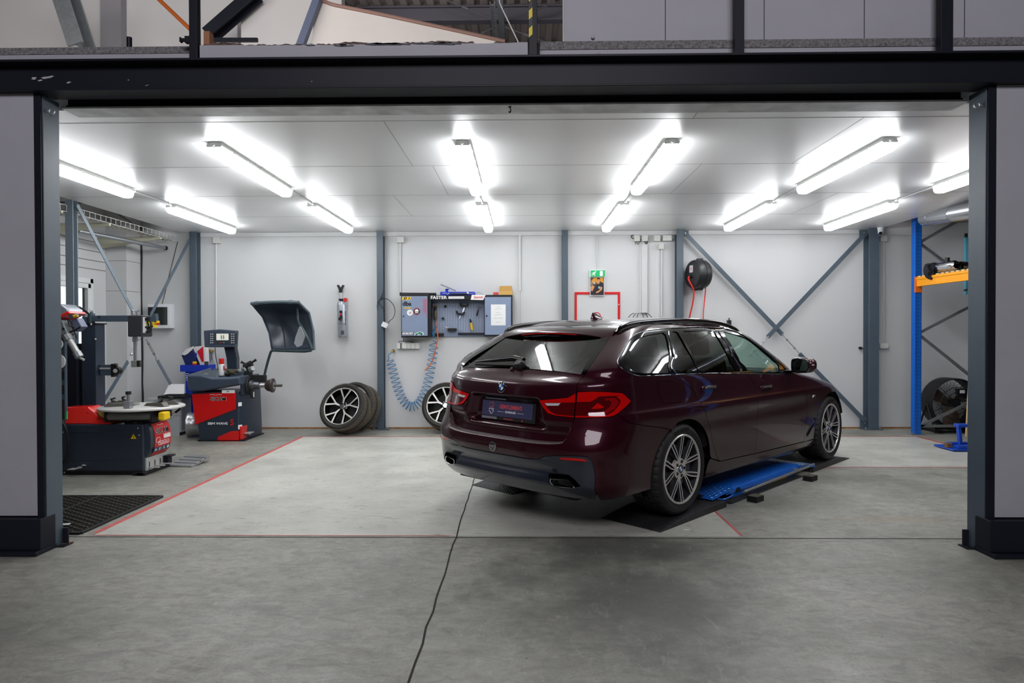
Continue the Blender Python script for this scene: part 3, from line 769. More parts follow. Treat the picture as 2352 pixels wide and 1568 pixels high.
CP={'tg_low':[(0.164,0.593),(0.228,0.595),(0.297,0.6),(0.36,0.609),(0.385,0.618),(0.403,0.642),(0.42,0.703),(0.431,0.747),(0.436,0.774)],'tg_split':[(0.436,0.774),(0.447,0.832),(0.456,0.896),(0.463,0.944)],'tg_up':[(0.465,0.961),(0.46,1.006),(0.462,1.023),(0.479,1.051),(0.489,1.06)],'blade_out':[(0.489,1.06),(0.517,1.136),(0.511,1.215),(0.511,1.296)],'blade_in':[(0.457,1.06),(0.46,1.139),(0.439,1.209),(0.424,1.275)],'lamp_in':[(0.211,0.877),(0.241,0.886),(0.322,0.895),(0.393,0.904),(0.425,0.92),(0.456,0.939),(0.447,0.861),(0.435,0.775),(0.368,0.778),(0.31,0.78),(0.265,0.791),(0.236,0.828)],'lamp_out':[(0.468,0.945),(0.516,0.949),(0.584,0.952),(0.643,0.951),(0.705,0.949),(0.787,0.945),(0.872,0.939),(0.909,0.922),(0.941,0.899),(0.969,0.879),(0.953,0.865),(0.88,0.834),(0.809,0.802),(0.774,0.792),(0.722,0.784),(0.653,0.781),(0.589,0.779),(0.507,0.776),(0.441,0.774),(0.453,0.852)],'seam':[(0.808,0.801),(0.851,0.774),(0.932,0.741),(1.132,0.708),(1.295,0.683),(1.499,0.644)],'dlo':[(0.831,1.132),(0.864,1.118),(0.929,1.099),(0.998,1.08),(1.057,1.057),(1.103,1.047),(1.159,1.044),(1.325,1.037),(1.587,1.034),(1.874,1.027),(2.166,1.019),(2.466,1.003),(2.823,0.986),(3.212,0.967),(3.491,0.955),(3.557,0.971),(3.591,0.994),(3.554,1.03),(3.543,1.077),(3.463,1.121),(3.358,1.159),(3.245,1.196),(3.128,1.234),(3.013,1.268),(2.904,1.3),(2.8,1.329),(2.695,1.35),(2.592,1.366),(2.426,1.38),(2.253,1.389),(2.065,1.391),(1.949,1.392),(1.614,1.385),(1.425,1.377),(1.264,1.367),(1.13,1.356),(0.945,1.337),(0.851,1.305),(0.809,1.265),(0.805,1.204),(0.802,1.165),(0.81,1.145)],'g_quarter':[(0.929,1.14),(0.923,1.156),(0.92,1.184),(0.921,1.224),(0.944,1.276),(0.985,1.291),(1.079,1.307),(1.191,1.323),(1.305,1.335),(1.448,1.35),(1.542,1.26),(1.639,1.164),(1.579,1.047),(1.354,1.056),(1.184,1.063),(1.153,1.077),(1.087,1.099),(0.974,1.122)],'g_small':[(1.521,1.353),(1.623,1.355),(1.709,1.308),(1.801,1.249),(1.895,1.195),(1.977,1.14),(2.015,1.086),(1.948,1.036),(1.644,1.046),(1.721,1.147),(1.62,1.259)],'g_rear':[(1.658,1.356),(1.901,1.359),(2.166,1.362),(2.246,1.36),(2.392,1.275),(2.561,1.165),(2.624,1.092),(2.541,1.011),(2.217,1.023),(1.96,1.033),(2.04,1.116),(1.888,1.221)],'g_front':[(2.408,1.354),(2.49,1.349),(2.592,1.339),(2.696,1.327),(2.799,1.312),(2.903,1.294),(3.014,1.263),(3.13,1.224),(3.246,1.184),(3.357,1.144),(3.456,1.105),(3.495,1.064),(3.463,1.024),(3.437,0.976),(3.13,0.986),(2.764,1.002),(2.819,1.097),(2.636,1.23)],'rd_rear':[(1.612,1.033),(1.645,1.006),(1.679,0.966),(1.763,0.921),(1.811,0.879),(1.852,0.821),(1.891,0.766),(1.949,0.722),(2.055,0.608),(2.117,0.481),(2.175,0.375),(2.238,0.315)],'rd_front':[(2.689,0.996),(2.738,0.965),(2.794,0.932),(2.829,0.895),(2.844,0.853),(2.831,0.774),(2.894,0.657),(2.899,0.544),(2.886,0.43),(2.872,0.291)],'fd_front':[(3.697,0.948),(3.737,0.94),(3.836,0.904),(3.916,0.851),(3.902,0.796),(3.923,0.732),(4.001,0.621),(3.994,0.498),(3.97,0.36),(3.932,0.271)],'flap':[(1.316,0.982),(1.328,0.994),(1.351,0.998),(1.434,0.995),(1.523,0.989),(1.554,0.982),(1.571,0.961),(1.59,0.934),(1.603,0.858),(1.593,0.833),(1.575,0.829),(1.371,0.838),(1.346,0.854),(1.322,0.928)],'insert_top':[(0.227,0.479),(0.264,0.505),(0.325,0.519),(0.424,0.53),(0.529,0.534),(0.58,0.529),(0.614,0.514),(0.627,0.499),(0.636,0.464),(0.648,0.429),(0.656,0.379),(0.648,0.333)],'ins_c':[(-0.201,0.474),(-0.106,0.476),(-0.001,0.477),(0.086,0.474),(0.196,0.472)],'reflector':[(0.358,0.497),(0.375,0.512),(0.458,0.517),(0.542,0.517),(0.571,0.508),(0.594,0.496),(0.516,0.497)],'exh_hole':[(0.287,0.385),(0.295,0.393),(0.36,0.398),(0.43,0.399),(0.477,0.372),(0.524,0.329),(0.424,0.305),(0.33,0.314),(0.293,0.329)],'exh_tip':[(0.302,0.352),(0.307,0.36),(0.36,0.365),(0.424,0.368),(0.447,0.353),(0.482,0.316),(0.449,0.311),(0.365,0.308),(0.316,0.317),(0.302,0.335)],'vent':[(4.224,0.479),(4.193,0.487),(4.126,0.438),(4.037,0.369),(4.002,0.333),(4.017,0.309),(4.083,0.332),(4.173,0.402)],'handle_r':[(2.014,0.905)],'handle_f':[(3.023,0.85)],'mbadge':[(4.121,0.709)],'sill_top':[(2.103,0.355),(2.237,0.313),(2.878,0.292),(3.909,0.269),(4.19,0.259)],'sill_bot':[(2.041,0.203),(2.549,0.198),(3.249,0.183),(3.834,0.161),(4.302,0.128)],'roundel':[(0.0,0.95)],'sticker':[(0.0,0.522)],'bumpbot':[(-0.047,0.323),(0.048,0.326),(0.156,0.323),(0.524,0.31),(0.825,0.293),(1.08,0.266)],'wiper':[(-0.298,1.099),(-0.118,1.12),(-0.049,1.135),(0.018,1.091)]}
LP={'in_top':[(0.214,0.875),(0.321,0.893),(0.393,0.903),(0.425,0.918),(0.454,0.936),(0.449,0.876),(0.321,0.867),(0.232,0.859)],'in_bot':[(0.217,0.871),(0.232,0.859),(0.245,0.858),(0.264,0.825),(0.282,0.806),(0.312,0.789),(0.435,0.784),(0.434,0.777),(0.31,0.782),(0.267,0.793),(0.239,0.828)],'in_white':[(0.247,0.859),(0.348,0.866),(0.333,0.848),(0.261,0.843)],'in_line':[(0.273,0.831),(0.444,0.841),(0.444,0.834),(0.278,0.824)],'out_top':[(0.47,0.943),(0.584,0.95),(0.705,0.947),(0.869,0.937),(0.905,0.92),(0.85,0.927),(0.808,0.921),(0.726,0.92),(0.642,0.918),(0.601,0.897),(0.568,0.883),(0.462,0.879)],'out_hook':[(0.85,0.927),(0.905,0.92),(0.936,0.898),(0.964,0.88),(0.917,0.854),(0.808,0.804),(0.773,0.794),(0.72,0.786),(0.589,0.781),(0.445,0.777),(0.444,0.787),(0.59,0.792),(0.709,0.798),(0.773,0.82),(0.842,0.869),(0.849,0.889),(0.809,0.917)],'out_c':[(0.696,0.905),(0.789,0.909),(0.837,0.878),(0.772,0.83),(0.701,0.806),(0.567,0.801),(0.569,0.812),(0.677,0.817),(0.737,0.85),(0.757,0.878),(0.738,0.892),(0.695,0.891)],'out_tri':[(0.571,0.836),(0.625,0.875),(0.664,0.86),(0.683,0.845),(0.629,0.837)]}
CAR_O=Vector((.519,5.554,.053));CAR_TH=math.radians(44.0)
_fw=Vector((math.sin(CAR_TH),math.cos(CAR_TH),0));_lf=Vector((-math.cos(CAR_TH),math.sin(CAR_TH),0))
M_CAR=Matrix((_fw,_lf,Vector((0,0,1)))).transposed().to_4x4();M_CAR.translation=CAR_O
car=thing('car','dark burgundy estate car parked on black ramps over the blue lift','car',M=M_CAR,local=True)
def paint_mat():
 m=mat('burgundy_metallic_paint',(62,24,33),.36,metal=.30,coat=.75,coat_rough=.015,spec=.12)
 nt=m.node_tree;b=nt.nodes['Principled BSDF']
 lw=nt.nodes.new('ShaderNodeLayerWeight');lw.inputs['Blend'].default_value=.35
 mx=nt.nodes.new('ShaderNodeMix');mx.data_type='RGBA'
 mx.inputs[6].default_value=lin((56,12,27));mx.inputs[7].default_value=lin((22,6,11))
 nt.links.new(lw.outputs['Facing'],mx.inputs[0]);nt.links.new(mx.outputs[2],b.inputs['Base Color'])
 b.inputs['Coat IOR'].default_value=1.5
 return m
M_PAINT=paint_mat()
M_GBLK=mat('gloss_black',(9,9,10),.08,spec=.6)
M_BLK=mat('black_plastic',(20,20,22),.5)
M_GREYP=mat('dark_grey_bumper_insert',(36,40,52),.25,coat=.7,coat_rough=.1)
M_CHR=mat('chrome',(225,226,228),.12,metal=1.0)
M_DCHR=mat('dark_chrome',(120,124,130),.18,metal=1.0)
M_RUB=mat('tyre_rubber',(24,24,25),.62,bump=.15,bscale=120)
M_RLENS=mat('red_lamp_lens',(205,12,10),.1,coat=.6,spec=.4)
M_DLENS=mat('smoked_red_lens',(84,8,14),.05,coat=.8)
M_WLENS=mat('white_lamp_lens',(210,206,210),.1,coat=1.0)
def glass_mat(name,tint,rough=0.0,ior=1.5):
 m=bpy.data.materials.new(name);m.use_nodes=True;nt=m.node_tree;nt.nodes.clear()
 o=nt.nodes.new('ShaderNodeOutputMaterial');mx=nt.nodes.new('ShaderNodeMixShader');fr=nt.nodes.new('ShaderNodeFresnel')
 t=nt.nodes.new('ShaderNodeBsdfTransparent');g=nt.nodes.new('ShaderNodeBsdfGlossy')
 ge=nt.nodes.new('ShaderNodeNewGeometry');mr=nt.nodes.new('ShaderNodeMapRange');mr.inputs['To Min'].default_value=ior;mr.inputs['To Max'].default_value=1/ior
 nt.links.new(ge.outputs['Backfacing'],mr.inputs['Value']);nt.links.new(mr.outputs['Result'],fr.inputs['IOR']);t.inputs['Color'].default_value=tint+(1,);g.inputs['Roughness'].default_value=rough
 nt.links.new(fr.outputs[0],mx.inputs[0]);nt.links.new(t.outputs[0],mx.inputs[1]);nt.links.new(g.outputs[0],mx.inputs[2]);nt.links.new(mx.outputs[0],o.inputs[0])
 MATS[name]=m;return m
M_GDARK=glass_mat('privacy_glass',(.085,.095,.088),0,1.65)
M_GCLR=glass_mat('green_tinted_glass',(.60,.74,.68),0,1.55)
M_GREAR=glass_mat('rear_window_glass',(.12,.125,.11),.01,1.7)
def inside(P,poly):
 x,y=P[:,0],P[:,1];r=np.zeros(len(P),bool);n=len(poly);j=n-1
 for i in range(n):
  xi,yi=poly[i];xj,yj=poly[j]
  c=((yi>y)!=(yj>y))&(x<(xj-xi)*(y-yi)/((yj-yi)or 1e-12)+xi);r^=c;j=i
 return r
def dens(poly,st):
 out=[];n=len(poly)
 for i in range(n):
  a,b=np.array(poly[i]),np.array(poly[(i+1)%n]);L=np.hypot(*(b-a));k=max(1,int(math.ceil(L/st)))
  for q in range(k):out.append(tuple(a+(b-a)*q/k))
 return out
def area(poly):
 a=np.array(poly);b=np.roll(a,-1,0);return .5*np.sum(a[:,0]*b[:,1]-b[:,0]*a[:,1])
def smooth_poly(poly,it=1):
 for _ in range(it):
  a=np.array(poly);q=.75*a+.25*np.roll(a,-1,0);r=.25*a+.75*np.roll(a,-1,0)
  poly=[tuple(x)for pr in zip(q,r)for x in pr]
 return poly
def inset(poly,g):
 a=np.array(poly);s=1 if area(poly)>0 else-1
 d=np.roll(a,-1,0)-np.roll(a,1,0);l=np.hypot(d[:,0],d[:,1]);l[l<1e-9]=1
 n=np.stack([-d[:,1],d[:,0]],1)/l[:,None]*s
 return[tuple(x)for x in a+n*g]
def patch(name,outer,m,parent,holes=(),f=None,side=1.0,off=0.0,step=.024,flange=.018,gap=.002,mats=None,build=True):
 """panel cut out of the body surface along a polygon given in chart coordinates"""
 f=f or car_S
 outer=dens(outer,step*.7)
 if gap:outer=inset(outer,gap)
 hs=[dens(h,step*.7)for h in holes]
 pts,edges=[],[]
 for lp in[outer]+hs:
  o=len(pts);pts+=lp;edges+=[(o+i,o+(i+1)%len(lp))for i in range(len(lp))]
 B=np.array(pts);lo,hi=B.min(0),B.max(0);g=[]
 ys=np.arange(lo[1]+step*.3,hi[1],step*.866)
 for r,y in enumerate(ys):
  for x in np.arange(lo[0]+(step*.5 if r%2 else 0),hi[0],step):g.append((x,y))
 if g:
  g=np.array(g);k=inside(g,outer)
  for h in hs:k&=~inside(g,h)
  g=g[k]
  if len(g):
   keep=np.ones(len(g),bool)
   for c in range(0,len(g),2000):
    dd=((g[c:c+2000,None,:]-B[None])**2).sum(-1).min(1);keep[c:c+2000]=dd>(step*.5)**2
   pts=pts+[tuple(x)for x in g[keep]]
 r=delaunay_2d_cdt([Vector(p)for p in pts],edges,[],0,1e-6)
 V=np.array([tuple(v)for v in r[0]]);T=np.array([tuple(t)for t in r[2]if len(t)==3])
 C=V[T].mean(1);k=inside(C,outer)
 for h in hs:k&=~inside(C,h)
 T=T[k]
 a,b,c=V[T[:,0]],V[T[:,1]],V[T[:,2]]
 ar=(b[:,0]-a[:,0])*(c[:,1]-a[:,1])-(b[:,1]-a[:,1])*(c[:,0]-a[:,0])
 T[ar<0]=T[ar<0][:,::-1];T=T[np.abs(ar)>1e-10]
 S=f(V[:,0],V[:,1],side);N=car_N(V[:,0],V[:,1],side,f)
 S=S+N*off
 if side<0:T=T[:,::-1]
 vs=[tuple(x)for x in S];fs=[tuple(int(i)for i in t)for t in T];nm=[tuple(x)for x in N]
 if flange:
  for lp in[outer]+hs:
   L=np.array(lp);s=f(L[:,0],L[:,1],side);n=car_N(L[:,0],L[:,1],side,f);s=s+n*off
   o=len(vs);k=len(lp)
   t=np.roll(s,-1,0)-np.roll(s,1,0);fn=np.cross(t,n);fn/=np.maximum(np.linalg.norm(fn,axis=1,keepdims=True),1e-9)
   vs+=[tuple(x)for x in s]+[tuple(x)for x in s-n*flange];nm+=[tuple(x)for x in fn]*2
   fs+=[(o+i,o+(i+1)%k,o+k+(i+1)%k,o+k+i)for i in range(k)]
 if not build:return vs,fs,nm
 me=bpy.data.meshes.new(name);me.from_pydata(vs,[],fs)
 for mm in(m if isinstance(m,(list,tuple))else[m]):me.materials.append(mm)
 me.polygons.foreach_set('use_smooth',[True]*len(me.polygons))
 me.normals_split_custom_set_from_vertices(nm);me.update()
 o=bpy.data.objects.new(name,me);COL.objects.link(o);o.parent=parent
 return o
def XZ(pts):return[(float(car_p(x,z)),z)for x,z in pts]
def both(name,poly,m,parent=None,**k):
 a=patch(name,poly,m,parent or car,side=1.0,**k);b=patch(name,poly,m,parent or car,side=-1.0,**k);return a,b
def dens_open(pts,st):
 out=[]
 for a,b in zip(pts,pts[1:]):
  a,b=np.array(a),np.array(b);k=max(1,int(math.ceil(np.hypot(*(b-a))/st)));out+=[tuple(a+(b-a)*q/k)for q in range(k)]
 return out+[tuple(pts[-1])]
def surf_line(pts,off=0.0,side=1.0,f=None,st=.02,closed=False):
 """points on the body along a polyline in chart coordinates"""
 f=f or car_S;d=dens(pts,st)if closed else dens_open(pts,st)
 L=np.array(d);s=f(L[:,0],L[:,1],side);n=car_N(L[:,0],L[:,1],side,f)
 return[Vector(x)for x in s+n*off]
def arch(cx,rx,rz,a0,a1,n=26,cz=.338):return XZ([(cx+rx*math.cos(t),cz+rz*math.sin(t))for t in np.linspace(a0,a1,n)])
AR=dict(cx=.025,rx=.405,rz=.365);AF=dict(cx=2.972,rx=.398,rz=.382)
DLO=CP['dlo']
def tail_S(p,z,m=1.0):
 s=car_S(p,z,m).copy();y=np.abs(s[...,1])
 r=.062*sstep(.745,.635,z)*sstep(.66,.58,y)+.012*sstep(.80,.70,z)
 pl=sstep(.375+.05*(.87-z)/.17,.292+.05*(.87-z)/.17,y)*sstep(.655,.70,z)*sstep(.895,.860,z)
 r=r+.080*pl*sstep(.64,.72,z)+.002*pl
 s[...,0]+=r
 return s
tgl,tgs,tgu=CP['tg_low'],CP['tg_split'],CP['tg_up']
low=[(0.0,.590)]+tgl
half=low+tgs[1:]+tgu
top=[tgu[-1],(.40,1.063),(.25,1.072),(.12,1.078),(0,1.080)]
outl=half+top[1:]
tg=outl[:-1]+[(0,1.080)]+[(-p,z)for p,z in outl[:-1][::-1]if p>0]
lin_=CP['lamp_in'];lampL=[(-p,z)for p,z in lin_]
tailgate=patch('tailgate',tg,M_PAINT,car,holes=[lin_,lampL],f=tail_S,step=.0125)
bi,bo=CP['blade_in'],CP['blade_out']
bi2=bi+[(bi[-1][0]-.008,1.335)]
gl=[(-p,z)for p,z in bi2][::-1]+[(0,1.084)]+bi2
gl=[(-p,z)for p,z in bi2[::-1]]+[(-.25,1.076),(-.12,1.082),(0,1.084),(.12,1.082),(.25,1.076)]+bi2
def glass_S(p,z,m=1.0):
 s=car_S(p,z,m).copy();z_=np.asarray(z,float);lo,hi=car_S(bi[0][0]-.01,1.075),car_S(bi[-1][0],1.30)
 t=(z_-1.075)/.225;xc=-.852+.375*t-.012*t*(1-t);xe=lo[0]+(hi[0]-lo[0])*t;ye=abs(lo[1])+(abs(hi[1])-abs(lo[1]))*t
 s[...,0]=xc+(xe-xc)*(np.abs(s[...,1])/ye)**2
 return s
patch('rear_window',gl,M_GREAR,car,f=glass_S,off=-.003,step=.03,flange=0)
bo2=bo+[(bo[-1][0],1.335)]
both('window_blade',bi2[:]+bo2[::-1],M_GBLK,off=.001,step=.02,gap=.001)
def lipz(y):return 1.357-.050*(abs(y)/.57)**2.2
def lipx(y):return-.475+.05*(abs(y)/.57)**2
def roof_z(x,y):
 """height of the skin above (x, y)"""
 zs=np.linspace(1.25,1.409,90);best=1.25
 for z in zs:
  ps=np.linspace(0,PB+1.4,120);s=car_S(ps,z)
  k=np.argmin(np.abs(s[:,0]-x))if x>s[0,0]else-1
  if k>=0 and abs(s[k,1])>=abs(y):best=z
 return best
sp,spu=MB(),MB();rt,ru=[],[]
for y in np.linspace(-.575,.575,33):
 lx,lz=lipx(y),lipz(y);e=sstep(.575,.52,abs(y))
 zr=roof_z(-.06,y)+.002;zm=roof_z(-.26,y)
 tx=-.06
 mid=max(lz+.55*(zr-lz)+.006,zm+.003)
 rt.append([Vector((tx+.03,y,zr-.006)),Vector((tx,y,zr)),Vector((-.16,y,.6*zr+.4*mid+.002)),Vector((-.27,y,mid)),Vector((-.38,y,.5*(mid+lz)+.006)),Vector((lx+.012,y,lz+.002)),Vector((lx,y,lz-.008)),Vector((lx+.01,y,lz-.018))])
 ru.append([Vector((lx+.010,y,lz-.016)),Vector((lx+.018,y,lz-.032)),Vector((lx+.05,y,lz-.050)),Vector((lx+.09,y,lz-.062)),Vector((lx+.13,y,lz-.05))])
sp.loft(rt,cap=False,closed=False);spoiler=sp.build('roof_spoiler',M_PAINT,car,smooth=60)
spu.loft(ru,cap=False,closed=False);spu.build('spoiler_underside',M_GBLK,car,smooth=60)
mb=MB();r_=[]
for y in np.linspace(-.285,.285,17):
 lx,lz=lipx(y)+.001,lipz(y);r_.append([Vector((lx-.001,y,lz-.014)),Vector((lx+.001,y,lz-.021)),Vector((lx+.02,y,lz-.022)),Vector((lx+.02,y,lz-.013))])
mb.loft(r_);mb.build('high_brake_light',M_RLENS,car)
seam=CP['seam'];lo_=CP['lamp_out']
arR=[q for q in arch(a0=PI,a1=0,**AR)]
tophz=[(bo[-1][0],1.335),(bo[-1][0],1.407)]+[(p,1.407)for p in np.linspace(.6,float(car_p(1.30,1.407)),14)]
apil=XZ([(1.33,1.395),(1.44,1.368),(1.56,1.318),(1.70,1.243),(1.83,1.165),(1.97,1.078),(2.055,1.02),(2.10,.985),(2.12,.965)])
side_out=[(float(car_p(-.135,z)),z)if False else seam[-1]for z in(0,)]
arc_top=[q for q in arR if q[1]>.36]
i0=min(range(len(arc_top)),key=lambda i:abs(arc_top[i][0]-seam[-1][0])+abs(arc_top[i][1]-seam[-1][1]))
arc_part=arc_top[i0+1:]
rdr,rdf,fdf=CP['rd_rear'],CP['rd_front'],CP['fd_front']
belt=[(p,z)for p,z in DLO if False]
def on_belt(p0,p1,n=14):
 """bottom edge of the window line between two chart positions"""
 b=sorted([q for q in DLO if q[1]<1.06 and q[0]>.95]);px=[q[0]for q in b];pz=[q[1]for q in b]
 return[(p,float(np.interp(p,px,pz))-.004)for p in np.linspace(p0,p1,n)]
bt=on_belt(rdr[0][0],3.49)
bt2=[(3.60,.960),(3.697,.948)]
sil_top=[(2.103,.355)]
lamp_up=[lo_[i]for i in range(0,13)]
body_poly=[seam[-1]]+arc_part+[sil_top[0],(2.232,.318)]+rdr[::-1][1:]+bt[1:]+bt2+apil[::-1]+tophz[::-1]+bo2[::-1][1:]+tgu[::-1][1:]+lamp_up+seam[1:-1]
both('side_panel',body_poly,M_PAINT,holes=[DLO,CP['flap']],step=.022)
fl_=both('fuel_flap',CP['flap'],M_PAINT,off=.0005,gap=.003,step=.02)
sillt=CP['sill_top']
rear_door=rdr+[(2.245,.312),(2.5,.3045),(2.872,.291)]+rdf[::-1][1:]+on_belt(rdr[0][0],rdf[0][0])[::-1][1:-1]
front_door=rdf+[(3.2,.285),(3.6,.277),(3.932,.271)]+fdf[::-1][1:]+[(3.6,.957)]+on_belt(rdf[0][0],3.49)[::-1][:-1]
doors=[both('rear_door',rear_door,M_PAINT,step=.022),both('front_door',front_door,M_PAINT,step=.022)]
arF=arch(a0=PI,a1=0,**AF);afl=[q for q in arF]
arc_f=[q for q in arF if q[1]>.27]
xF=2.972-.398*math.sqrt(1-((.27-.338)/.382)**2)
fend_top=XZ([(2.12,.962),(2.4,.938),(2.7,.905),(3.0,.862),(3.25,.805),(3.44,.735)])
fender=[(3.936,.262),XZ([(xF,.262)])[0]]+[q for q in arF]+XZ([(3.40,.45),(3.43,.60)])+fend_top[::-1]+[(3.74,.942)]+fdf[1:]
fender=[(3.936,.266),XZ([(xF,.266)])[0]]+arF[:-3]+XZ([(3.385,.47),(3.42,.60)])+fend_top[::-1]+fdf[1:]
both('front_fender',fender,M_PAINT,step=.024,holes=[CP['vent']])
both('side_vent',CP['vent'],M_BLK,off=-.006,gap=.0,step=.02)
xR=.025+.405*math.sqrt(1-((.352-.338)/.365)**2)
sill=XZ([(xR,.352)])+[(2.103,.351),(2.237,.310),(2.878,.288),(3.909,.266)]+XZ([(xF,.258),(xF+.02,.15)])+CP['sill_bot'][::-1][1:]+XZ([(.40,.205)])
both('sill',sill[::-1],M_PAINT,step=.03,flange=.05)
ins=CP['insert_top']
ic=[(0,.474),(.10,.474),(.18,.475)]
insR=ic+ins+[(.640,.262),(.60,.225)]
ins_poly=insR+[(p,.225)for p in(.4,.2)]+[(0,.225)]+[(-p,z)for p,z in[(.2,.225),(.4,.225)]]+[(-p,z)for p,z in insR[::-1][:-1]]
eh=CP['exh_hole'];ehL=[(-p,z)for p,z in eh]
arc_back=[q for q in arR[:i0+1]if q[1]>.338]
arc_back=[q for q in arR if q[0]<seam[-1][0]and q[1]<seam[-1][1]+.02]
bz=.586
bl=[(.164,.586),(.228,.588),(.297,.593),(.36,.602),(.385,.612),(.406,.640),(.424,.703),(.434,.747),(.440,.772)]
lamp_dn=[lo_[i]for i in range(18,11,-1)]
right_b=bl+lamp_dn+seam[1:]+arc_back[::-1]+XZ([(-.375,.30),(-.36,.245)])+[(.9,.235),(.70,.222)]
bump=[(0,bz)]+right_b
inner_top=[(.640,.222)]+[(.642,.262)]+ins[::-1]+ic[::-1]
bump_poly=[(0,bz)]+right_b+[(.652,.222),(.648,.262)]+ins[::-1]+ic[::-1]
bump_all=bump_poly[:-1]+[(0,.474)]+[(-p,z)for p,z in bump_poly[1:-1][::-1]]
bumper=patch('rear_bumper',bump_all,M_PAINT,car,step=.02)
def insert_S(p,z,m=1.0):
 s=car_S(p,z,m).copy();z_=np.asarray(z,float);k=sstep(.66,.50,np.abs(s[...,1]))
 s[...,0]+=k*(.022*np.exp(-((z_-.400)/.030)**2)-.006*np.exp(-((z_-.462)/.016)**2)-.012*np.exp(-((z_-.315)/.030)**2));return s
patch('bumper_insert',ins_poly,M_GREYP,car,f=insert_S,holes=[eh,ehL,CP['reflector'],[(-p,z)for p,z in CP['reflector']]],off=-.002,step=.02)
both('reflector',CP['reflector'],M_RLENS,off=-.004,gap=.001,step=.02)
ed=bl[:7];ed=[(-p,z)for p,z in ed[::-1]]+[(0,bz)]+ed
a_=np.array(dens_open(ed,.02))
s0=car_S(a_[:,0],a_[:,1]);rings=[]
for q,(p,z)in zip(s0,a_):
 v=Vector(q);b_=Vector(tail_S(p,max(z+.006,.592)))
 rings.append([v+Vector((0,0,-.001)),v.lerp(b_,.06)+Vector((0,0,.004)),v.lerp(b_,.6)+Vector((.0,0,.006)),b_+Vector((.03,0,.002))])
mb=MB();mb.loft(rings,cap=False,closed=False)
mb.build('bumper_ledge',mat('dusty_bumper_ledge',(92,78,80),.45,coat=.4,var=.5,vscale=70,coat_rough=.3),bumper,smooth=60)
for sd in(1,-1):
 et=CP['exh_tip'];L=np.array(et);s=car_S(L[:,0],L[:,1],sd);c=s.mean(0)
 def ring(k,dx):return[Vector((q[0]+dx,c[1]+(q[1]-c[1])*k,c[2]+(q[2]-c[2])*k))for q in s]
 mb=MB();mb.loft([ring(1.0,.10),ring(1.0,-.006),ring(.99,-.010),ring(.90,-.008),ring(.88,.0),ring(.86,.12)],cap=False)
 ex=mb.build('exhaust_tip',M_CHR,car,smooth=45)
 mb=MB();mb.loft([ring(.87,.05),ring(.6,.051)],cap=True);mb.build('exhaust_bore',M_DARK,ex)
 g=np.array(eh);s2=car_S(g[:,0],g[:,1],sd)
 mb=MB();mb.loft([[Vector(q)+Vector((dx,0,0))for q in s2]for dx in(-.0,.12)],cap=False)
 mb.add([Vector(q)+Vector((.119,0,0))for q in s2],[tuple(range(len(s2)))]);mb.build('exhaust_recess',M_BLK,ex,smooth=60)
def lamp_bits(parent,side,keys):
 for k,mm,of in keys:patch(k[0],LP[k[1]],mm,parent,side=side,off=of,gap=0,flange=.004,step=.02)
for sd in(1,-1):
 a=patch('tail_lamp_inner',lin_,M_DLENS,car,side=sd,f=car_S,off=.004,gap=.0015,step=.02)
 lamp_bits(a,sd,[(('light_band','in_top'),M_RLENS,.006),(('light_band','in_bot'),M_RLENS,.006),(('reversing_light','in_white'),M_WLENS,.006),(('light_line','in_line'),mat('dim_red_line',(92,10,14),.1,coat=1),.005)])
 a=patch('tail_lamp_outer',lo_,M_DLENS,car,side=sd,off=.004,gap=.0015,step=.02)
 lamp_bits(a,sd,[(('light_band','out_top'),M_RLENS,.006),(('light_hook','out_hook'),M_RLENS,.006),(('inner_hook','out_c'),mat('deep_red_lens',(150,12,18),.08,coat=1),.0055),(('indicator','out_tri'),M_RLENS,.0055)])
gq=[q for q in CP['g_quarter']]
WG=[('quarter_window',CP['g_quarter'],M_GDARK),('rear_door_vent_window',CP['g_small'],M_GDARK),('rear_door_window',CP['g_rear'],M_GDARK),('front_door_window',CP['g_front'],M_GCLR)]
def pane_S(p,z,m=1.0):
 s=car_S(p,z,m).copy();x=s[...,0];z_=np.asarray(z,float);q=z_+.036*np.clip(x-.3,-.8,2.0)-1.05
 y=.861-.53*q-.23*q*q-.24*np.maximum(0,-.10-x)**2-.06*np.maximum(0,x-1.3)**2
 s[...,1]=np.sign(s[...,1])*y;return s
dlo_s=smooth_poly(DLO)
for sd in(1,-1):
 tr=patch('window_trim',dlo_s,M_GBLK,car,holes=[smooth_poly(w_[1],1)for w_ in WG],side=sd,off=-.002,gap=.001,step=.02,flange=.012)
 mb=MB();mb.tube(surf_line(dlo_s,.0015,sd,closed=True),.0038,6,closed=True);mb.build('trim_glint',M_DCHR,tr,smooth=60)  # metal tube stands in for highlights along the black trim edge
 for nm,poly,mm in WG:patch(nm,smooth_poly(poly,1),mm,car,side=sd,f=pane_S,off=-.004,gap=-.008,step=.03,flange=0)
 q_,s_,r_,f_=CP['g_quarter'],CP['g_small'],CP['g_rear'],CP['g_front']
 for pr in(((q_[9],s_[0]),(q_[10],s_[10]),(q_[11],s_[9]),(q_[12],s_[8])),((r_[3],f_[0]),(r_[5],f_[17]),(r_[6],f_[16]),(r_[7],f_[15]))):
  mb=MB();mb.tube(surf_line([((a[0]+b[0])/2,(a[1]+b[1])/2)for a,b in pr],.001,sd),.006,6);mb.build('pillar_strip',M_DCHR,tr)
ps=[(float(car_pend(z))+.006,z)for z in np.linspace(.99,1.40,40)]
ws=apil[::-1][1:]+[(float(car_p(1.33,1.400)),1.400)]
wsp=[(p+.004,z)for p,z in apil[:-1]]+ps
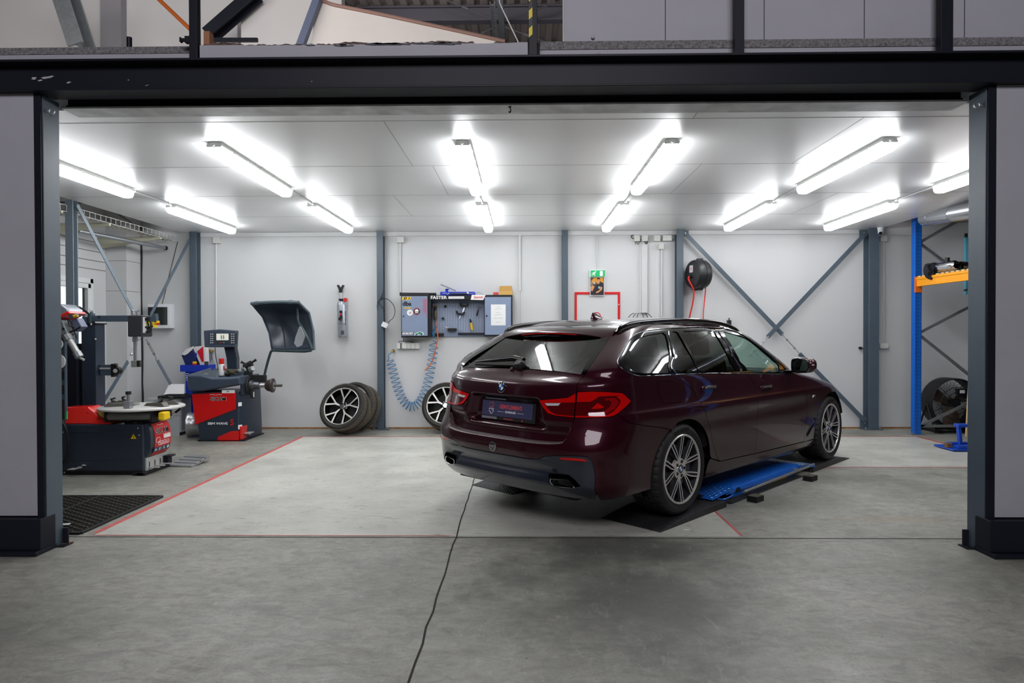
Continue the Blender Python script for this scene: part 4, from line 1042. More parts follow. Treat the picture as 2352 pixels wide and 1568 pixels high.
for sd in(1,-1):
 patch('windscreen',[(p+.012,z)for p,z in apil[:-1]][::-1]+ps[::-1][:1]+ps[::-1][1:]if False else[(p+.012,z)for p,z in apil[:-1]]+ps[:1]+ps[1:],M_GCLR,car,side=sd,gap=0,step=.05,flange=0)
 pf=[(float(car_pend(z))+.006,z)for z in np.linspace(.985,.72,40)]
 patch('bonnet',[(p+.003,z)for p,z in fend_top]+XZ([(3.46,.72)])+[(float(car_p(3.46,.72))+.3,.715)]+pf[::-1]+[(float(car_p(2.12,.985))+.1,.985)],M_PAINT,car,side=sd,step=.04)
 hl=XZ([(3.44,.725),(3.42,.60)]);hp=hl[1][0]
 patch('headlight',[hl[0],hl[1],(hp+.35,.575),(hp+.66,.60),(hp+.66,.70),(hp+.3,.712)],mat('headlight_glass',(70,76,82),.05,coat=1),car,side=sd,step=.03)
 fb=[(float(car_pend(z))+.006,z)for z in(.16,.2,.25,.3,.35,.4,.45,.5,.545)]
 patch('front_bumper',[q for q in arF[-4:][::-1]][::-1]+XZ([(3.385,.22),(3.38,.16)])+fb+[(hp+.67,.56),(hp+.35,.57),hl[1],XZ([(3.385,.47)])[0]],M_PAINT,car,side=sd,step=.035)
 g0=[(float(car_pend(z))-.02,z)for z in np.linspace(.57,.705,12)]
 patch('grille',g0+[(hp+.68,.705),(hp+.68,.57)],M_GBLK,car,side=sd,step=.03)
rows=[]
top_p=np.concatenate([np.linspace(0,float(car_pend(1.407)),90)])
R_=car_S(top_p,1.407)
cap=MB();rg=[]
for s_ in np.linspace(0,1,15):
 k=1-(1-s_)**3.2;ring=[]
 for sd in(1,-1):
  q=R_ if sd>0 else(R_*np.array([1,-1,1]))[::-1][1:-1]
  for x,y,z in q:
   xs=min(max(x,.35),.85);ring.append(Vector((x+(xs-x)*s_,y*(1-s_),z+.052*k)))
 rg.append(ring)
cap.loft(rg,cap=False);roof_o=cap.build('roof',M_PAINT,car,smooth=80)
def capz(x,y):
 w=.60;s_=max(0.0,1-abs(y)/w);return 1.407+.052*(1-(1-s_)**3.2)
for sd in(1,-1):
 pts=bez([(-.36,sd*.585,1.348),(-.31,sd*.588,1.382),(-.20,sd*.592,1.408),(.0,sd*.592,1.427),(.38,sd*.59,1.446),(.75,sd*.588,1.449),(1.10,sd*.583,1.440),(1.33,sd*.578,1.415),(1.50,sd*.572,1.383),(1.58,sd*.57,1.362)],6)
 mb=MB();R2=[]
 for i,p in enumerate(pts):
  d=(pts[min(i+1,len(pts)-1)]-pts[max(i-1,0)]).normalized();v=Vector((0,1,0));w_=d.cross(v)*(-1 if d.cross(v).z<0 else 1)
  e=min(1,i/5,(len(pts)-1-i)/5)*.7+.3
  R2.append([p+v*.015*math.cos(t)+w_*.016*e*math.sin(t)for t in np.linspace(0,2*PI,10,endpoint=False)])
 mb.loft(R2);mb.build('roof_rail',M_GBLK,car,smooth=70)
 mb=MB();mb.tube([p+Vector((0,-sd*.0,-.020))for p in pts[2:-2]],.010,6);mb.build('rail_foot',M_BLK,car)
fx,fz=.16,1.457
mb=MB();R2=[]
for t,(dx,h,w_)in enumerate([(0,.0,.034),(.0,.012,.03),(.006,.034,.016),(.012,.052,.007),(.016,.058,.002)]):
 L0=.19-.16*(h/.058)**1.2
 x0=fx-.075+dx*1.2
 ring=[]
 for a in np.linspace(0,2*PI,18,endpoint=False):
  ring.append(Vector((x0+L0/2+math.cos(a)*L0/2,math.sin(a)*w_,fz+h)))
 R2.append(ring)
mb.loft(R2);mb.build('fin_aerial',M_PAINT,car,smooth=50)
def tyre_mb(R=.337,W=.27,rim=.2565):
 """local: wheel axis along y, outer face at y=0 (towards -y), tread inward to y=W"""
 prof=[(rim-.008,.016),(rim,.006),(rim+.012,.0),(rim+.04,-.008),(R-.03,-.004),(R-.012,.008),(R-.004,.020),(R-.0015,.030)]
 tread=[(R,.034)]
 for g in(.075,.115,.155,.195):tread+=[(R+.0005,g-.006),(R-.007,g-.004),(R-.007,g+.004),(R+.0005,g+.006)]
 back=[(r,W-h)for r,h in prof[::-1]]
 P_=prof+tread+[(R,W-.034)]+back;L=len(P_);n=180;vs=[];fs=[]
 for k in range(n):
  a=2*PI*k/n
  for i,(r,h)in enumerate(P_):
   rr=r
   if k%5==0 and(5<=i<=9 or L-10<=i<=L-6):rr-=.006
   elif k%5==2 and len(prof)<i<L-len(prof):rr-=.004
   vs.append(Vector((rr*math.cos(a),h,rr*math.sin(a))))
 for k in range(n):
  j=(k+1)%n
  fs+=[(k*L+i,j*L+i,j*L+i+1,k*L+i+1)for i in range(L-1)]
 mb=MB();mb.add(vs,fs);return mb
M_SILV=mat('machined_alloy',(206,203,198),.30,metal=.45)
M_GUN=mat('gunmetal_alloy',(50,52,57),.4,metal=.3)
M_DISC=mat('brake_disc_iron',(120,118,116),.35,metal=.9)
M_BLUE=mat('emblem_blue',(20,92,190),.3,coat=.5);M_WHT=mat('emblem_white',(232,234,238),.3,coat=.5)
def roundel(parent,M,r,letters=True):
 """round emblem: black ring with three letters, blue and white quarters, chrome edge"""
 mb=MB();mb.lathe([(0,0),(r,0),(r,.003),(r*.96,.004),(0,.004)],n=40);mb.xf(M);e=mb.build('emblem',M_CHR,parent)
 mb=MB();mb.lathe([(r*.60,.0042),(r*.94,.0042),(r*.94,.0050),(r*.60,.0050)],n=40,closed=True);mb.xf(M);mb.build('emblem_ring',mat('emblem_black',(10,10,12),.2,coat=.6),e)
 for c,mm in((0,M_WHT),(1,M_BLUE)):
  mb=MB()
  for q in range(2):
   a0=(0 if c else PI/2)+q*PI+(PI/2 if False else 0)
   pts=[(0,0)]+[(r*.58*math.cos(a0+PI/2*k/10),r*.58*math.sin(a0+PI/2*k/10))for k in range(11)]
   mb.prism(pts,(0,0,.0042),(1,0,0),(0,1,0),(0,0,1),0,.0008)
  mb.xf(M);mb.build('emblem_blue_field' if c else 'emblem_white_field',mm,e)
 if letters:
  mb=MB()
  for ch,a in(('B',45),('M',0),('W',-45)):
   a=math.radians(a)
   T=Matrix.Translation((-r*.77*math.sin(a),r*.77*math.cos(a),.0051))@Matrix.Rotation(a,4,'Z')
   t=text_mb(ch,r*.40,M@T,.0002,r*.012);mb.add(t.v,t.f)
  mb.build('emblem_letters',M_WHT,e)
 return e
def car_wheel(parent,loc,ang=0.0,mirror=False):
 w=bpy.data.objects.new('wheel',None);COL.objects.link(w);w.parent=parent;w.location=loc
 if mirror:w.rotation_euler=(0,0,PI)
 tyre_o=tyre_mb().build('tyre',M_RUB,w,smooth=28)
 mb=MB()
 for txt,a0 in(('PRIMO',112),):
  for i,chh in enumerate(txt):
   a=math.radians(a0-i*8.2);rr=.293
   T=basis((rr*math.cos(a),-.0085,rr*math.sin(a)),(math.sin(a),0,-math.cos(a)),(math.cos(a),0,math.sin(a)))
   t=text_mb(chh,.044,T,.0015,.001);mb.add(t.v,t.f)
 mb.build('raised_lettering',mat('tyre_lettering',(12,12,12),.35),w)
 mb=MB();mb.lathe([(.2565,.012),(.2575,.002),(.252,-.003),(.243,.0),(.240,.012)],axis=(0,1,0),n=72);rim=mb.build('rim',M_SILV,w)
 mb=MB();mb.lathe([(.240,.010),(.236,.03),(.225,.10),(.222,.24)],axis=(0,1,0),n=60);mb.build('rim_barrel',M_GUN,w)
 mb=MB();mb.lathe([(.045,.07),(.172,.07),(.172,.095),(.045,.095)],axis=(0,1,0),n=48,closed=True);mb.build('brake_disc',M_DISC,w)
 mb=MB();mb.lathe([(.12,.05),(.19,.05),(.19,.12),(.12,.12)],axis=(0,1,0),n=12,closed=True,a0=2.2,a1=3.6);mb.build('brake_caliper',mat('caliper_grey',(70,72,78),.4),w)
 mb=MB();mb.lathe([(0,.10),(.225,.10)],axis=(0,1,0),n=48);mb.build('wheel_backing',M_DARK,w)
 web,top=MB(),MB()
 for g in range(5):
  for s in(-1,1):
   ca=ang+g*2*PI/5
   cl=[]
   for t in np.linspace(0,1,13):
    r=.048+(.243-.048)*t
    phi=ca+s*math.radians(4.0+15.0*(1-(1-t)**1.7)-1.0*t)
    gap=.0035+.0105*sstep(0.0,.55,t)
    dep=.020*(1-t)**1.3+.002*t
    cl.append((r,phi,float(gap),dep))
   for side in(-1,1):
    rings=[]
    for r,phi,gap,dep in cl:
     e=Vector((math.cos(phi),0,math.sin(phi)));n_=Vector((-math.sin(phi),0,math.cos(phi)))
     c=e*r+n_*side*gap;w2=.0048
     rings.append([c-n_*w2+Vector((0,dep,0)),c+n_*w2+Vector((0,dep,0)),c+n_*w2*1.2+Vector((0,dep+.020,0)),c-n_*w2*1.2+Vector((0,dep+.020,0))])
    o0=len(top.f);top.loft(rings)
    for k in range(o0,len(top.f)):top.mi[k]=1
    for i in range(len(rings)-1):top.mi[o0+i*4]=0
   rings=[]
   for r,phi,gap,dep in cl:
    e=Vector((math.cos(phi),0,math.sin(phi)));n_=Vector((-math.sin(phi),0,math.cos(phi)));c=e*r
    rings.append([c-n_*gap+Vector((0,dep+.012,0)),c+n_*gap+Vector((0,dep+.012,0)),c+n_*gap+Vector((0,dep+.03,0)),c-n_*gap+Vector((0,dep+.03,0))])
   web.loft(rings)
 top.build('spokes',[M_SILV,M_GUN],w,smooth=30);web.build('spoke_webs',M_GUN,w,smooth=30)
 mb=MB();mb.lathe([(.0,.022),(.030,.021),(.072,.019),(.078,.024),(.078,.05),(0,.05)],axis=(0,1,0),n=40);mb.build('hub',M_SILV,w)
 mb=MB()
 for g in range(5):
  a=ang+(g+.5)*2*PI/5;c=Vector((.054*math.cos(a),0,.054*math.sin(a)));mb.cyl(c+Vector((0,.0165,0)),c+Vector((0,.04,0)),.0125,n=14)
 mb.build('wheel_bolts',M_DARK,w)
 roundel(w,Matrix.Translation((0,.020,0))@Matrix.Rotation(PI/2,4,'X'),.033,False)
 return w
RW=.3375
car_wheel(car,(0,-.917,RW),PI/2+.30);car_wheel(car,(2.975,-.917,RW),PI/2+.12)
car_wheel(car,(0,.917,RW),.4,True);car_wheel(car,(2.975,.917,RW),.2,True)
for xw,rr in((.02,.41),(2.972,.40)):
 for sd in(-1,1):
  mb=MB();mb.lathe([(rr,-.30),(rr,0.0)],(xw,sd*.905,.345),(0,sd,0),40)
  mb.lathe([(0,-.30),(rr,-.30)],(xw,sd*.905,.345),(0,sd,0),40);mb.v=[Vector((v.x,math.copysign(min(abs(v.y),.905 if v.z>.42 else .80),v.y),max(v.z,.17)))for v in mb.v]
  mb.build('wheel_housing',M_DARK,car)
M_CAB=mat('dark_cabin_trim',(30,30,32),.7);M_SEAT=mat('dark_seat_leather',(34,33,35),.45);M_HEAD=mat('pale_headliner',(150,150,146),.8)
mb=MB();mb.box((.45,-.80,.17),(2.55,.80,.24));mb.box((-.85,-.60,.20),(.45,.60,.62));mb.box((2.55,-.58,.2),(3.7,.58,.6));mb.box((-.80,-.64,.60),(.55,.64,.64))
mb.build('floor_pan',M_CAB,car)
mb=MB()
for s in(-1,1):
 mb.box((.45,s*.80-.01,.24),(2.3,s*.80+.01,.93));mb.box((-.55,s*.78-.01,.62),(.45,s*.78+.01,.98))
mb.build('door_card',M_CAB,car)
def seat(x,y,w,rear=False):
 mb=MB()
 M_=Matrix.Translation((x,y,.48));mb.box((-.05,-w/2,-.2),(.48,w/2,.08),M_)
 M_=Matrix.Translation((x,y,.55))@Matrix.Rotation(math.radians(-20),4,'Y');mb.box((-.09,-w/2,0),(.06,w/2,.60),M_)
 s=mb.build('seat',M_SEAT,car,bevel=.04,seg=3)
 for dy in((0,)if not rear else(-.42,0,.42)):
  mb=MB();M_=Matrix.Translation((x-.235,y+dy,1.14))@Matrix.Rotation(math.radians(-14),4,'Y');mb.box((-.05,-.125,0),(.05,.125,.17),M_)
  h=mb.build('headrest',M_SEAT,s,bevel=.03,seg=3)
for y in(-.38,.38):seat(1.38,y,.50)
seat(.48,0,1.28,True)
mb=MB();mb.prism([(1.95,.60),(2.35,.60),(2.45,.93),(2.25,.99),(2.0,.97),(1.93,.88)],(0,0,0),(1,0,0),(0,0,1),(0,1,0),-.74,.74);mb.build('dashboard',M_CAB,car,bevel=.02)
mb=MB();c=Vector((1.80,.37,.86));M_=Matrix.Translation(c)@Matrix.Rotation(math.radians(-65),4,'Y')
mb.tube([M_@Vector((.185*math.cos(t),.185*math.sin(t),0))for t in np.linspace(0,2*PI,28,endpoint=False)],.014,8,closed=True)
for t in(.0,PI*.65,-PI*.65):mb.tube([M_@Vector((0,0,.0)),M_@Vector((.185*math.cos(t),.185*math.sin(t),0))],.014,6)
mb.build('steering_wheel',M_CAB,car)
mb=MB();rg2=[[Vector((q.x*.985+.01,q.y*.97,q.z-.03))for q in rg[k]]for k in(0,4,9,14)];mb.loft(rg2,cap=False);mb.build('headliner',M_HEAD,car)
mb=MB();mb.cbox((1.62,0,1.30),(.03,.22,.065));mb.tube([(1.64,0,1.33),(1.72,0,1.36)],.01,6);mb.build('interior_mirror',M_CAB,car,bevel=.012)
for(p,z),nm in((CP['handle_r'][0],'rear'),(CP['handle_f'][0],'front')):
 for sd in(1,-1):
  poly=[(p+.103*math.cos(t),z+.003+.045*math.sin(t)*(1.0 if math.sin(t)>0 else .75))for t in np.linspace(0,2*PI,26,endpoint=False)]
  pw_=patch('handle_recess',poly,mat('recess_shade',(30,9,15),.2,coat=.8),car,side=sd,off=.0016,gap=0,flange=.002,step=.02)  # body colour darkened to give the handle hollow its shade
  pts=[(p-.110,z+.006),(p-.06,z+.009),(p,z+.010),(p+.06,z+.009),(p+.112,z+.006)]
  base=surf_line(pts,0,sd,st=.02);n0=car_N(p,z,sd);rings=[]
  for i,b_ in enumerate(base):
   t=i/(len(base)-1);o=.006+.030*math.sin(PI*t)**.5;n=Vector(n0)
   rings.append([b_+n*(o+.006*math.cos(a))+Vector((0,0,.0125*math.sin(a)))for a in np.linspace(0,2*PI,10,endpoint=False)])
  mb=MB();mb.loft(rings);hd=mb.build('door_handle',M_PAINT,car,smooth=60)
  mb=MB();mb.tube([b_+Vector(n0)*(.013+.030*math.sin(PI*i/(len(base)-1))**.5)for i,b_ in enumerate(base)][1:-1],.0022,5);mb.build('handle_strip',M_CHR,hd)
for sd in(-1,1):
 y0=sd*.885
 rings=[]
 for dy,k,dx in((0.03,.80,.0),(.05,.95,.0),(.10,1.0,-.004),(.16,.97,-.008),(.205,.86,-.012),(.235,.62,-.016),(.245,.3,-.018)):
  ring=[]
  for a,b_ in rrect(.15,.150,.055,4):ring.append(Vector((1.985+dx+a*k*.95+.02,y0+sd*dy,1.038+b_*k)))
  rings.append(ring)
 mb=MB();mb.loft(rings);mr=mb.build('door_mirror',M_PAINT,car,smooth=50)
 mb=MB();mb.prism([(y0+sd*a,b)for a,b in[(.035,.975),(.04,1.095),(.10,1.108),(.19,1.10),(.222,1.075),(.228,1.02),(.20,.975),(.10,.965)]],(0,0,0),(0,1,0),(0,0,1),(1,0,0),1.905,1.93);mb.v=[v-Vector((sd*.30*(v.y-y0-sd*.13),0,0))for v in mb.v];mb.build('mirror_bezel',M_GBLK,mr,bevel=.008)
 mb=MB();mb.prism([(y0+sd*a,b)for a,b in[(.05,.985),(.053,1.085),(.10,1.098),(.185,1.09),(.21,1.068),(.215,1.02),(.19,.983),(.10,.975)]],(0,0,0),(0,1,0),(0,0,1),(1,0,0),1.901,1.906);mb.v=[v-Vector((sd*.30*(v.y-y0-sd*.13),0,0))for v in mb.v];mb.build('mirror_glass',mat('mirror_silver',(235,238,240),.01,metal=1.0),mr)
 mb=MB();mb.loft([[Vector((x,y,z))for x,z in((1.93,.965),(2.02,.965),(2.02,.99),(1.93,.99))]for y in(sd*.86,sd*.94)]);mb.build('mirror_foot',M_GBLK,mr,bevel=.006)
 mb=MB();mb.cbox((1.955,y0+sd*.236,1.045),(.05,.012,.010));mb.build('mirror_indicator',M_WLENS,mr)
def surf_M(p,z,sd=1,off=.001,f=None):
 f=f or car_S;q=Vector(f(p,z,sd));n=Vector(car_N(p,z,sd,f));up=Vector((0,0,1));up=(up-n*up.dot(n)).normalized()
 u=up.cross(n);M_=Matrix((u,up,n)).transposed().to_4x4();M_.translation=q+n*off;return M_
roundel(car,surf_M(*CP['roundel'][0],f=tail_S),.041)
Ms=surf_M(-.012,.520,off=.001)
mb=MB();mb.lathe([(0,0),(.036,0),(.036,.003),(0,.003)],n=30);mb.xf(Ms);st=mb.build('round_sticker',mat('sticker_silver',(150,152,150),.25,metal=.6),bumper)
mb=MB();mb.prism([(.030*math.cos(t),.012+.02*math.sin(t))for t in np.linspace(0,PI,12)],(0,0,0),(1,0,0),(0,1,0),(0,0,1),.003,.0036);mb.xf(Ms);mb.build('sticker_cap',mat('sticker_dark',(32,34,38),.3),st)
mb=MB()
for x,y,r in((-.012,-.006,.006),(.012,-.006,.006),(0,-.019,.008)):mb.prism(disc(r,12,x,y),(0,0,0),(1,0,0),(0,1,0),(0,0,1),.003,.0036)
mb.xf(Ms);mb.build('sticker_mark',mat('sticker_dark',(32,34,38),.3),st)
pc=Vector((-.914,0,.780));tilt=math.radians(7)
Mp=basis(pc,(0,-1,0),(math.sin(tilt)*.9,0,1))
def pl_box(x0,x1,y0,y1,z0,z1):
 mb=MB();mb.box((x0,y0,z0),(x1,y1,z1));mb.xf(Mp);return mb
plate=pl_box(-.272,.285,-.083,.062,-.016,0).build('plate_holder',M_BLK,car,bevel=.004)
MP_=mat('navy_plate',(66,66,98),.22,coat=.5)
pl_box(-.262,.262,-.056,.056,0,.0025).build('plate',MP_,plate,bevel=.004)
rd_,wh_=mat('plate_red_print',(214,78,92),.4),mat('plate_white_print',(232,232,238),.4)
t=text_mb("GENTLEMEN'S",.040,Mp@Matrix.Translation((.040,.0165,.003)),.0004,.0012,sx=.92);t.build('plate_text',rd_,plate)
t=text_mb('GARAGE',.023,Mp@Matrix.Translation((.040,-.019,.003)),.0004,.0006,sx=1.1,spacing=1.15);t.build('plate_text',wh_,plate)
mb=MB()
for x in(-.062,.142):mb.box((x-.034,-.0205,.0025),(x+.034,-.0185,.0034))
mb.xf(Mp);mb.build('plate_line',wh_,plate)
def tubes2d(polys,r,M_):
 mb=MB()
 for q in polys:mb.tube([Vector((a,b,.0032))for a,b in q],r,5)
 mb.xf(M_);return mb
cx_=-.160
tubes2d([[(cx_+.026,.040),(cx_+.010,.044),(cx_-.022,.036),(cx_-.026,.008),(cx_+.026,.008),(cx_+.026,.022),(cx_+.004,.022)]],.0026,Mp).build('plate_crest',rd_,plate)
tubes2d([[(cx_+.026,-.004),(cx_-.026,-.004),(cx_-.024,-.020),(cx_,-.042),(cx_+.022,-.024),(cx_+.024,-.014),(cx_+.004,-.014)]],.0026,Mp).build('plate_crest',wh_,plate)
t=text_mb('GENTLEMENS GARAGE',.0095,Mp@Matrix.Translation((.02,-.070,.0008)),.0003,.0003);t.build('holder_text',rd_,plate)
mb=MB()
for x in(-.16,.165):mb.cyl(Mp@Vector((x,-.070,0)),Mp@Vector((x,-.070,.003)),.006,n=12)
mb.build('plate_screw',rd_,plate)
mb=MB();mb.box((-.262,-.079,.0),(-.10,-.0615,.0012));mb.xf(Mp);mb.build('holder_shine_strip',mat('holder_silver',(150,152,168),.3,metal=.5),plate)
mb=MB();mb.box((-.245,.068,-.02),(-.02,.078,-.006));mb.xf(Mp);mb.build('plate_light_strip',mat('plate_light_chrome',(196,196,220),.2,metal=.8),plate)
wb_=[Vector(car_S(p,z))for p,z in((.022,1.088),(.0,1.094))]
n0=Vector(car_N(0,1.10))
mb=MB();c=Vector(car_S(.03,1.097));mb.lathe([(0,0),(.046,0),(.044,.026),(.032,.044),(0,.046)],c+n0*.0,n0,20);wp=mb.build('rear_wiper',M_BLK,car,smooth=40)
W0=Vector(car_S(.045,1.115))+n0*.030;W1=Vector(car_S(-.02,1.128))+n0*.034;W2=Vector(car_S(-.30,1.103))+n0*.018
mb=MB();rings=[]
for q,w_,h in((W0,.026,.024),(W1,.026,.022),(W1.lerp(W2,.5),.018,.016),(W2,.007,.008)):
 d=(W2-W1).normalized();v=n0.cross(d)
 rings.append([q+v*a*w_+n0*b_*h for a,b_ in((-1,-.5),(1,-.5),(1,.2),(.5,.8),(-.5,.8),(-1,.2))])
mb.loft(rings);mb.build('wiper_arm',M_GBLK,wp,bevel=.003)
mb=MB();d_=Vector((0,0,-.016));mb.beam(Vector(car_S(.02,1.093))+n0*.010,Vector(car_S(-.29,1.090))+n0*.008,.006,.014,n0);mb.build('wiper_blade',M_BLK,wp)
mb=MB();mb.cyl(Vector(car_S(.0,1.074))-n0*.005,Vector(car_S(.0,1.070))+n0*.016,.022,.014,n=16);mb.build('wiper_boss',M_PAINT,wp)
for sd in(1,-1):
 Mb=surf_M(*CP['mbadge'][0],sd,.0008);mb=MB()
 if sd<0:pass
 mb.prism([(-.030,-.011),(-.022,.011),(-.012,.011),(-.020,-.011)],(0,0,0),(1,0,0),(0,1,0),(0,0,1),0,.002)
 mb.prism([(-.010,-.011),(-.002,.011),(.008,.011),(.011,.0),(.018,.011),(.028,.011),(.028,-.011),(.019,-.011),(.019,-.001),(.014,-.009),(.008,-.009),(.004,.002),(-.001,-.011)],(0,0,0),(1,0,0),(0,1,0),(0,0,1),0,.002)
 mb.xf(Mb);mb.build('wing_badge',M_CHR,car)
 v0,v1=CP['vent'][0],CP['vent'][5]
 mb=MB();mb.tube(surf_line([(v0[0]-.012,v0[1]-.008),(v1[0]-.006,v1[1]+.02)],.002,sd),.0055,6);mb.build('vent_blade',M_CHR,car)
mb=MB();Mq=Matrix.Translation((-.948,0,.668))
mb.tube([Vector(tail_S(p,.700+.004*math.cos(p*6)))+Vector((-.001,0,0))for p in np.linspace(-.24,.24,20)],[.001+.003*math.sin(PI*k/19)for k in range(20)],6);mb.build('tailgate_fold',M_PAINT,car,smooth=70)
M_L=M_CAR.copy();M_L.translation=Vector((CAR_O.x,CAR_O.y,0))
def pattern_mat(name,col,rough,scale,strength,metal=0.0):
 m=mat(name,col,rough,metal);nt=m.node_tree;L=nt.links;b=nt.nodes['Principled BSDF']
 tc=nt.nodes.new('ShaderNodeTexCoord');outs=[]
 for a in(.6,-.6):
  mp=nt.nodes.new('ShaderNodeMapping');mp.inputs['Rotation'].default_value=(0,0,a);L.new(tc.outputs['Object'],mp.inputs['Vector'])
  w=nt.nodes.new('ShaderNodeTexWave');w.inputs['Scale'].default_value=scale;w.inputs['Distortion'].default_value=0;L.new(mp.outputs['Vector'],w.inputs['Vector']);outs.append(w.outputs['Fac'])
 mx=nt.nodes.new('ShaderNodeMath');mx.operation='MULTIPLY';L.new(outs[0],mx.inputs[0]);L.new(outs[1],mx.inputs[1])
 bp=nt.nodes.new('ShaderNodeBump');bp.inputs['Strength'].default_value=strength;bp.inputs['Distance'].default_value=.006
 L.new(mx.outputs[0],bp.inputs['Height']);L.new(bp.outputs['Normal'],b.inputs['Normal']);return m
M_RAMP=pattern_mat('black_rubber_ramp',(40,40,42),.5,16,.9)
def ramp_thing(x0,xk,x1,y0,y1,label):
 t_=thing('ramp',label,'ramp',M=M_L@Matrix.Translation((x0,(y0+y1)/2,0)),local=True,group='black rubber ramps under the car')
 c=(y0+y1)/2;h=.0500;d=abs(xk-x0);L=abs(x1-x0);s=1 if x1>x0 else-1
 mb=MB();mb.prism([(0,0),(s*L,0),(s*L,h),(s*d,h),(0,.006)],(0,0,0),(1,0,0),(0,0,1),(0,1,0),y0-c,y1-c)
 mb.build('ramp_body',M_RAMP,t_,bevel=.003)
 mb=MB()
 nx=int(L/.030);ny=int((y1-y0)/.034)
 for i in range(nx):
  x=(i+.5)*.030;z=h if x>d else .006+(h-.006)*x/d
  for j in range(ny):
   y=y0-c+(j+.5+(.5 if i%2 else 0))*.034
   if abs(y)>(y1-y0)/2-.02:continue
   q=.011;e=.0045;sg=1 if(i+j)%2 else-1
   sl=0 if x>d else(h-.006)/d
   mb.add([(s*(x-q*.8),y-sg*q*.6,z-sl*q*.8+.0004),(s*(x+q*.8),y+sg*q*.6,z+sl*q*.8+.0004),(s*(x+.0),y+sg*e*1.2,z+.0022),(s*x,y-sg*e*1.2,z+.0022)],[(0,2,1),(0,1,3),(0,3,2),(1,2,3)])
 mb.build('raised_tread',M_RAMP,t_,fix=False)
ramp_thing(-.345,.04,.62,-.946,-.43,'black rubber ramp under the right rear wheel of the car')
ramp_thing(-.29,.05,.62,.573,1.093,'black rubber ramp under the left rear wheel, behind the bumper')
ramp_thing(3.51,3.18,2.46,-.93,-.42,'black rubber ramp under the right front wheel of the car')
ramp_thing(3.51,3.18,2.46,.50,1.02,'black rubber ramp under the hidden left front wheel')
M_BLU=mat('glossy_blue_paint',(22,98,196),.32,coat=.4,var=.06,vscale=8)
M_YEL=mat('yellow_label',(236,196,20),.45)
def lift(y0,y1,label,full=True):
 t_=thing('scissor_lift',label,'car lift',M=M_L@Matrix.Translation((1.57,(y0+y1)/2,0)),local=True)
 X0,X1,W2=.88-1.57,2.26-1.57,(y1-y0)/2
 mb=MB();mb.box((-.84,-W2-.062,0),(.62,W2,.012));mb.build('base_plate',M_DARK,t_,bevel=.002)
 mb=MB();mb.box((X0+.04,-W2+.012,.012),(X1-.05,W2-.012,.056));mb.build('lower_frame',M_BLU,t_,bevel=.004)
 prof=[(-W2,.055),(-W2,.093),(-W2+.004,.099),(-W2+.012,.102),(W2-.012,.102),(W2-.004,.099),(W2,.093),(W2,.055)]
 mb=MB();mb.loft([[Vector((x,a,b))for a,b in prof]for x in(X0,X1)]);dk_=mb.build('platform',M_BLU,t_,smooth=50)
 def lens(mb,o,u,v,n,q,h):mb.add([o-u*q,o+v*q*.36,o+u*q,o-v*q*.36,o+n*h],[(0,1,4),(1,2,4),(2,3,4),(3,0,4)])
 mb=MB();i=0;x=X0+.02
 while x<X1-.01:
  j=0;y=-W2+.02
  while y<W2-.01:
   a=.7 if(i+j)%2 else-.7;u=Vector((math.cos(a),math.sin(a),0));lens(mb,Vector((x,y,.1019)),u,Vector((-u.y,u.x,0)),Vector((0,0,1)),.0125,.0028);y+=.030;j+=1
  a=.7 if i%2 else-.7;u=Vector((math.cos(a),0,math.sin(a)));lens(mb,Vector((x,-W2-.0001,.080)),u,Vector((-u.z,0,u.x)),Vector((0,-1,0)),.011,.002)
  lens(mb,Vector((x+.015,-W2-.0001,.065)),u,Vector((-u.z,0,u.x)),Vector((0,-1,0)),.011,.002)
  x+=.030;i+=1
 mb.build('tread_studs',M_BLU,dk_,fix=False)
 for sx,L,nm in((-1,.36,'rear_flap'),(1,.30,'front_flap')):
  xa=X0-.004 if sx<0 else X1+.004;xb=xa+sx*L;zb=.060
  mb=MB();pr=[(xa,.090),(xa,.099),(xb,zb+.007),(xb,zb)]
  mb.prism(pr,(0,0,0),(1,0,0),(0,0,1),(0,1,0),-W2-.01,W2);fl__=mb.build(nm,M_BLU if sx<0 else mat('blue_flap_with_bare_tread',(120,150,190),.35,metal=.3),t_,bevel=.003)
  mb=MB();i=0;k=.03
  while k<L-.02:
   j=0;y=-W2+.02
   while y<W2-.01:
    t=k/L;o=Vector((xa+sx*k,y,.0993+(zb+.007-.099)*t));a=.7 if(i+j)%2 else-.7
    u=Vector((math.cos(a),math.sin(a),-sx*math.cos(a)*.09*0));lens(mb,o,u,Vector((-u.y,u.x,0)),Vector((0,0,1)),.0125,.003);y+=.036;j+=1
   k+=.036;i+=1
  mb.build('flap_studs',mat('worn_stud_tips',(150,190,230),.3,metal=.4),fl__,fix=False)
  mb=MB();xm=xa+sx*L*.62;y=-W2-.012
  mb.tube(bez([(xa+sx*.1,y,.075),(xa+sx*.12,y-.05,.072),(xm,y-.055,.066),(xm+sx*.05,y-.045,.062),(xm+sx*.06,y,.062)],5),.0065,8);mb.build('flap_handle',M_BLU,fl__)
  mb=MB();mb.prism([(xa,.058),(xa,.088),(xa+sx*.12,.075),(xa+sx*.12,.060)],(0,0,0),(1,0,0),(0,0,1),(0,1,0),-W2-.006,-W2+.002);mb.build('flap_bracket',M_BLU,fl__)
  mb=MB();mb.cyl((xa+sx*.06,-W2-.006,.085),(xa+sx*.06,-W2-.014,.085),.007,n=10);mb.build('flap_bolt',M_GALV,fl__)
  if sx<0:
   mb=MB();mb.box((xb-.004,-W2+.09,zb-.002),(xb+.05,-W2+.16,zb+.016));mb.build('flap_pad',M_DARK,fl__)
 mb=MB();y=-W2-.050;mb.cyl((-.60,y,.058),(.93,y,.076),.0125,n=14)
 rl=mb.build('safety_bar',M_GALV,t_)
 mb=MB()
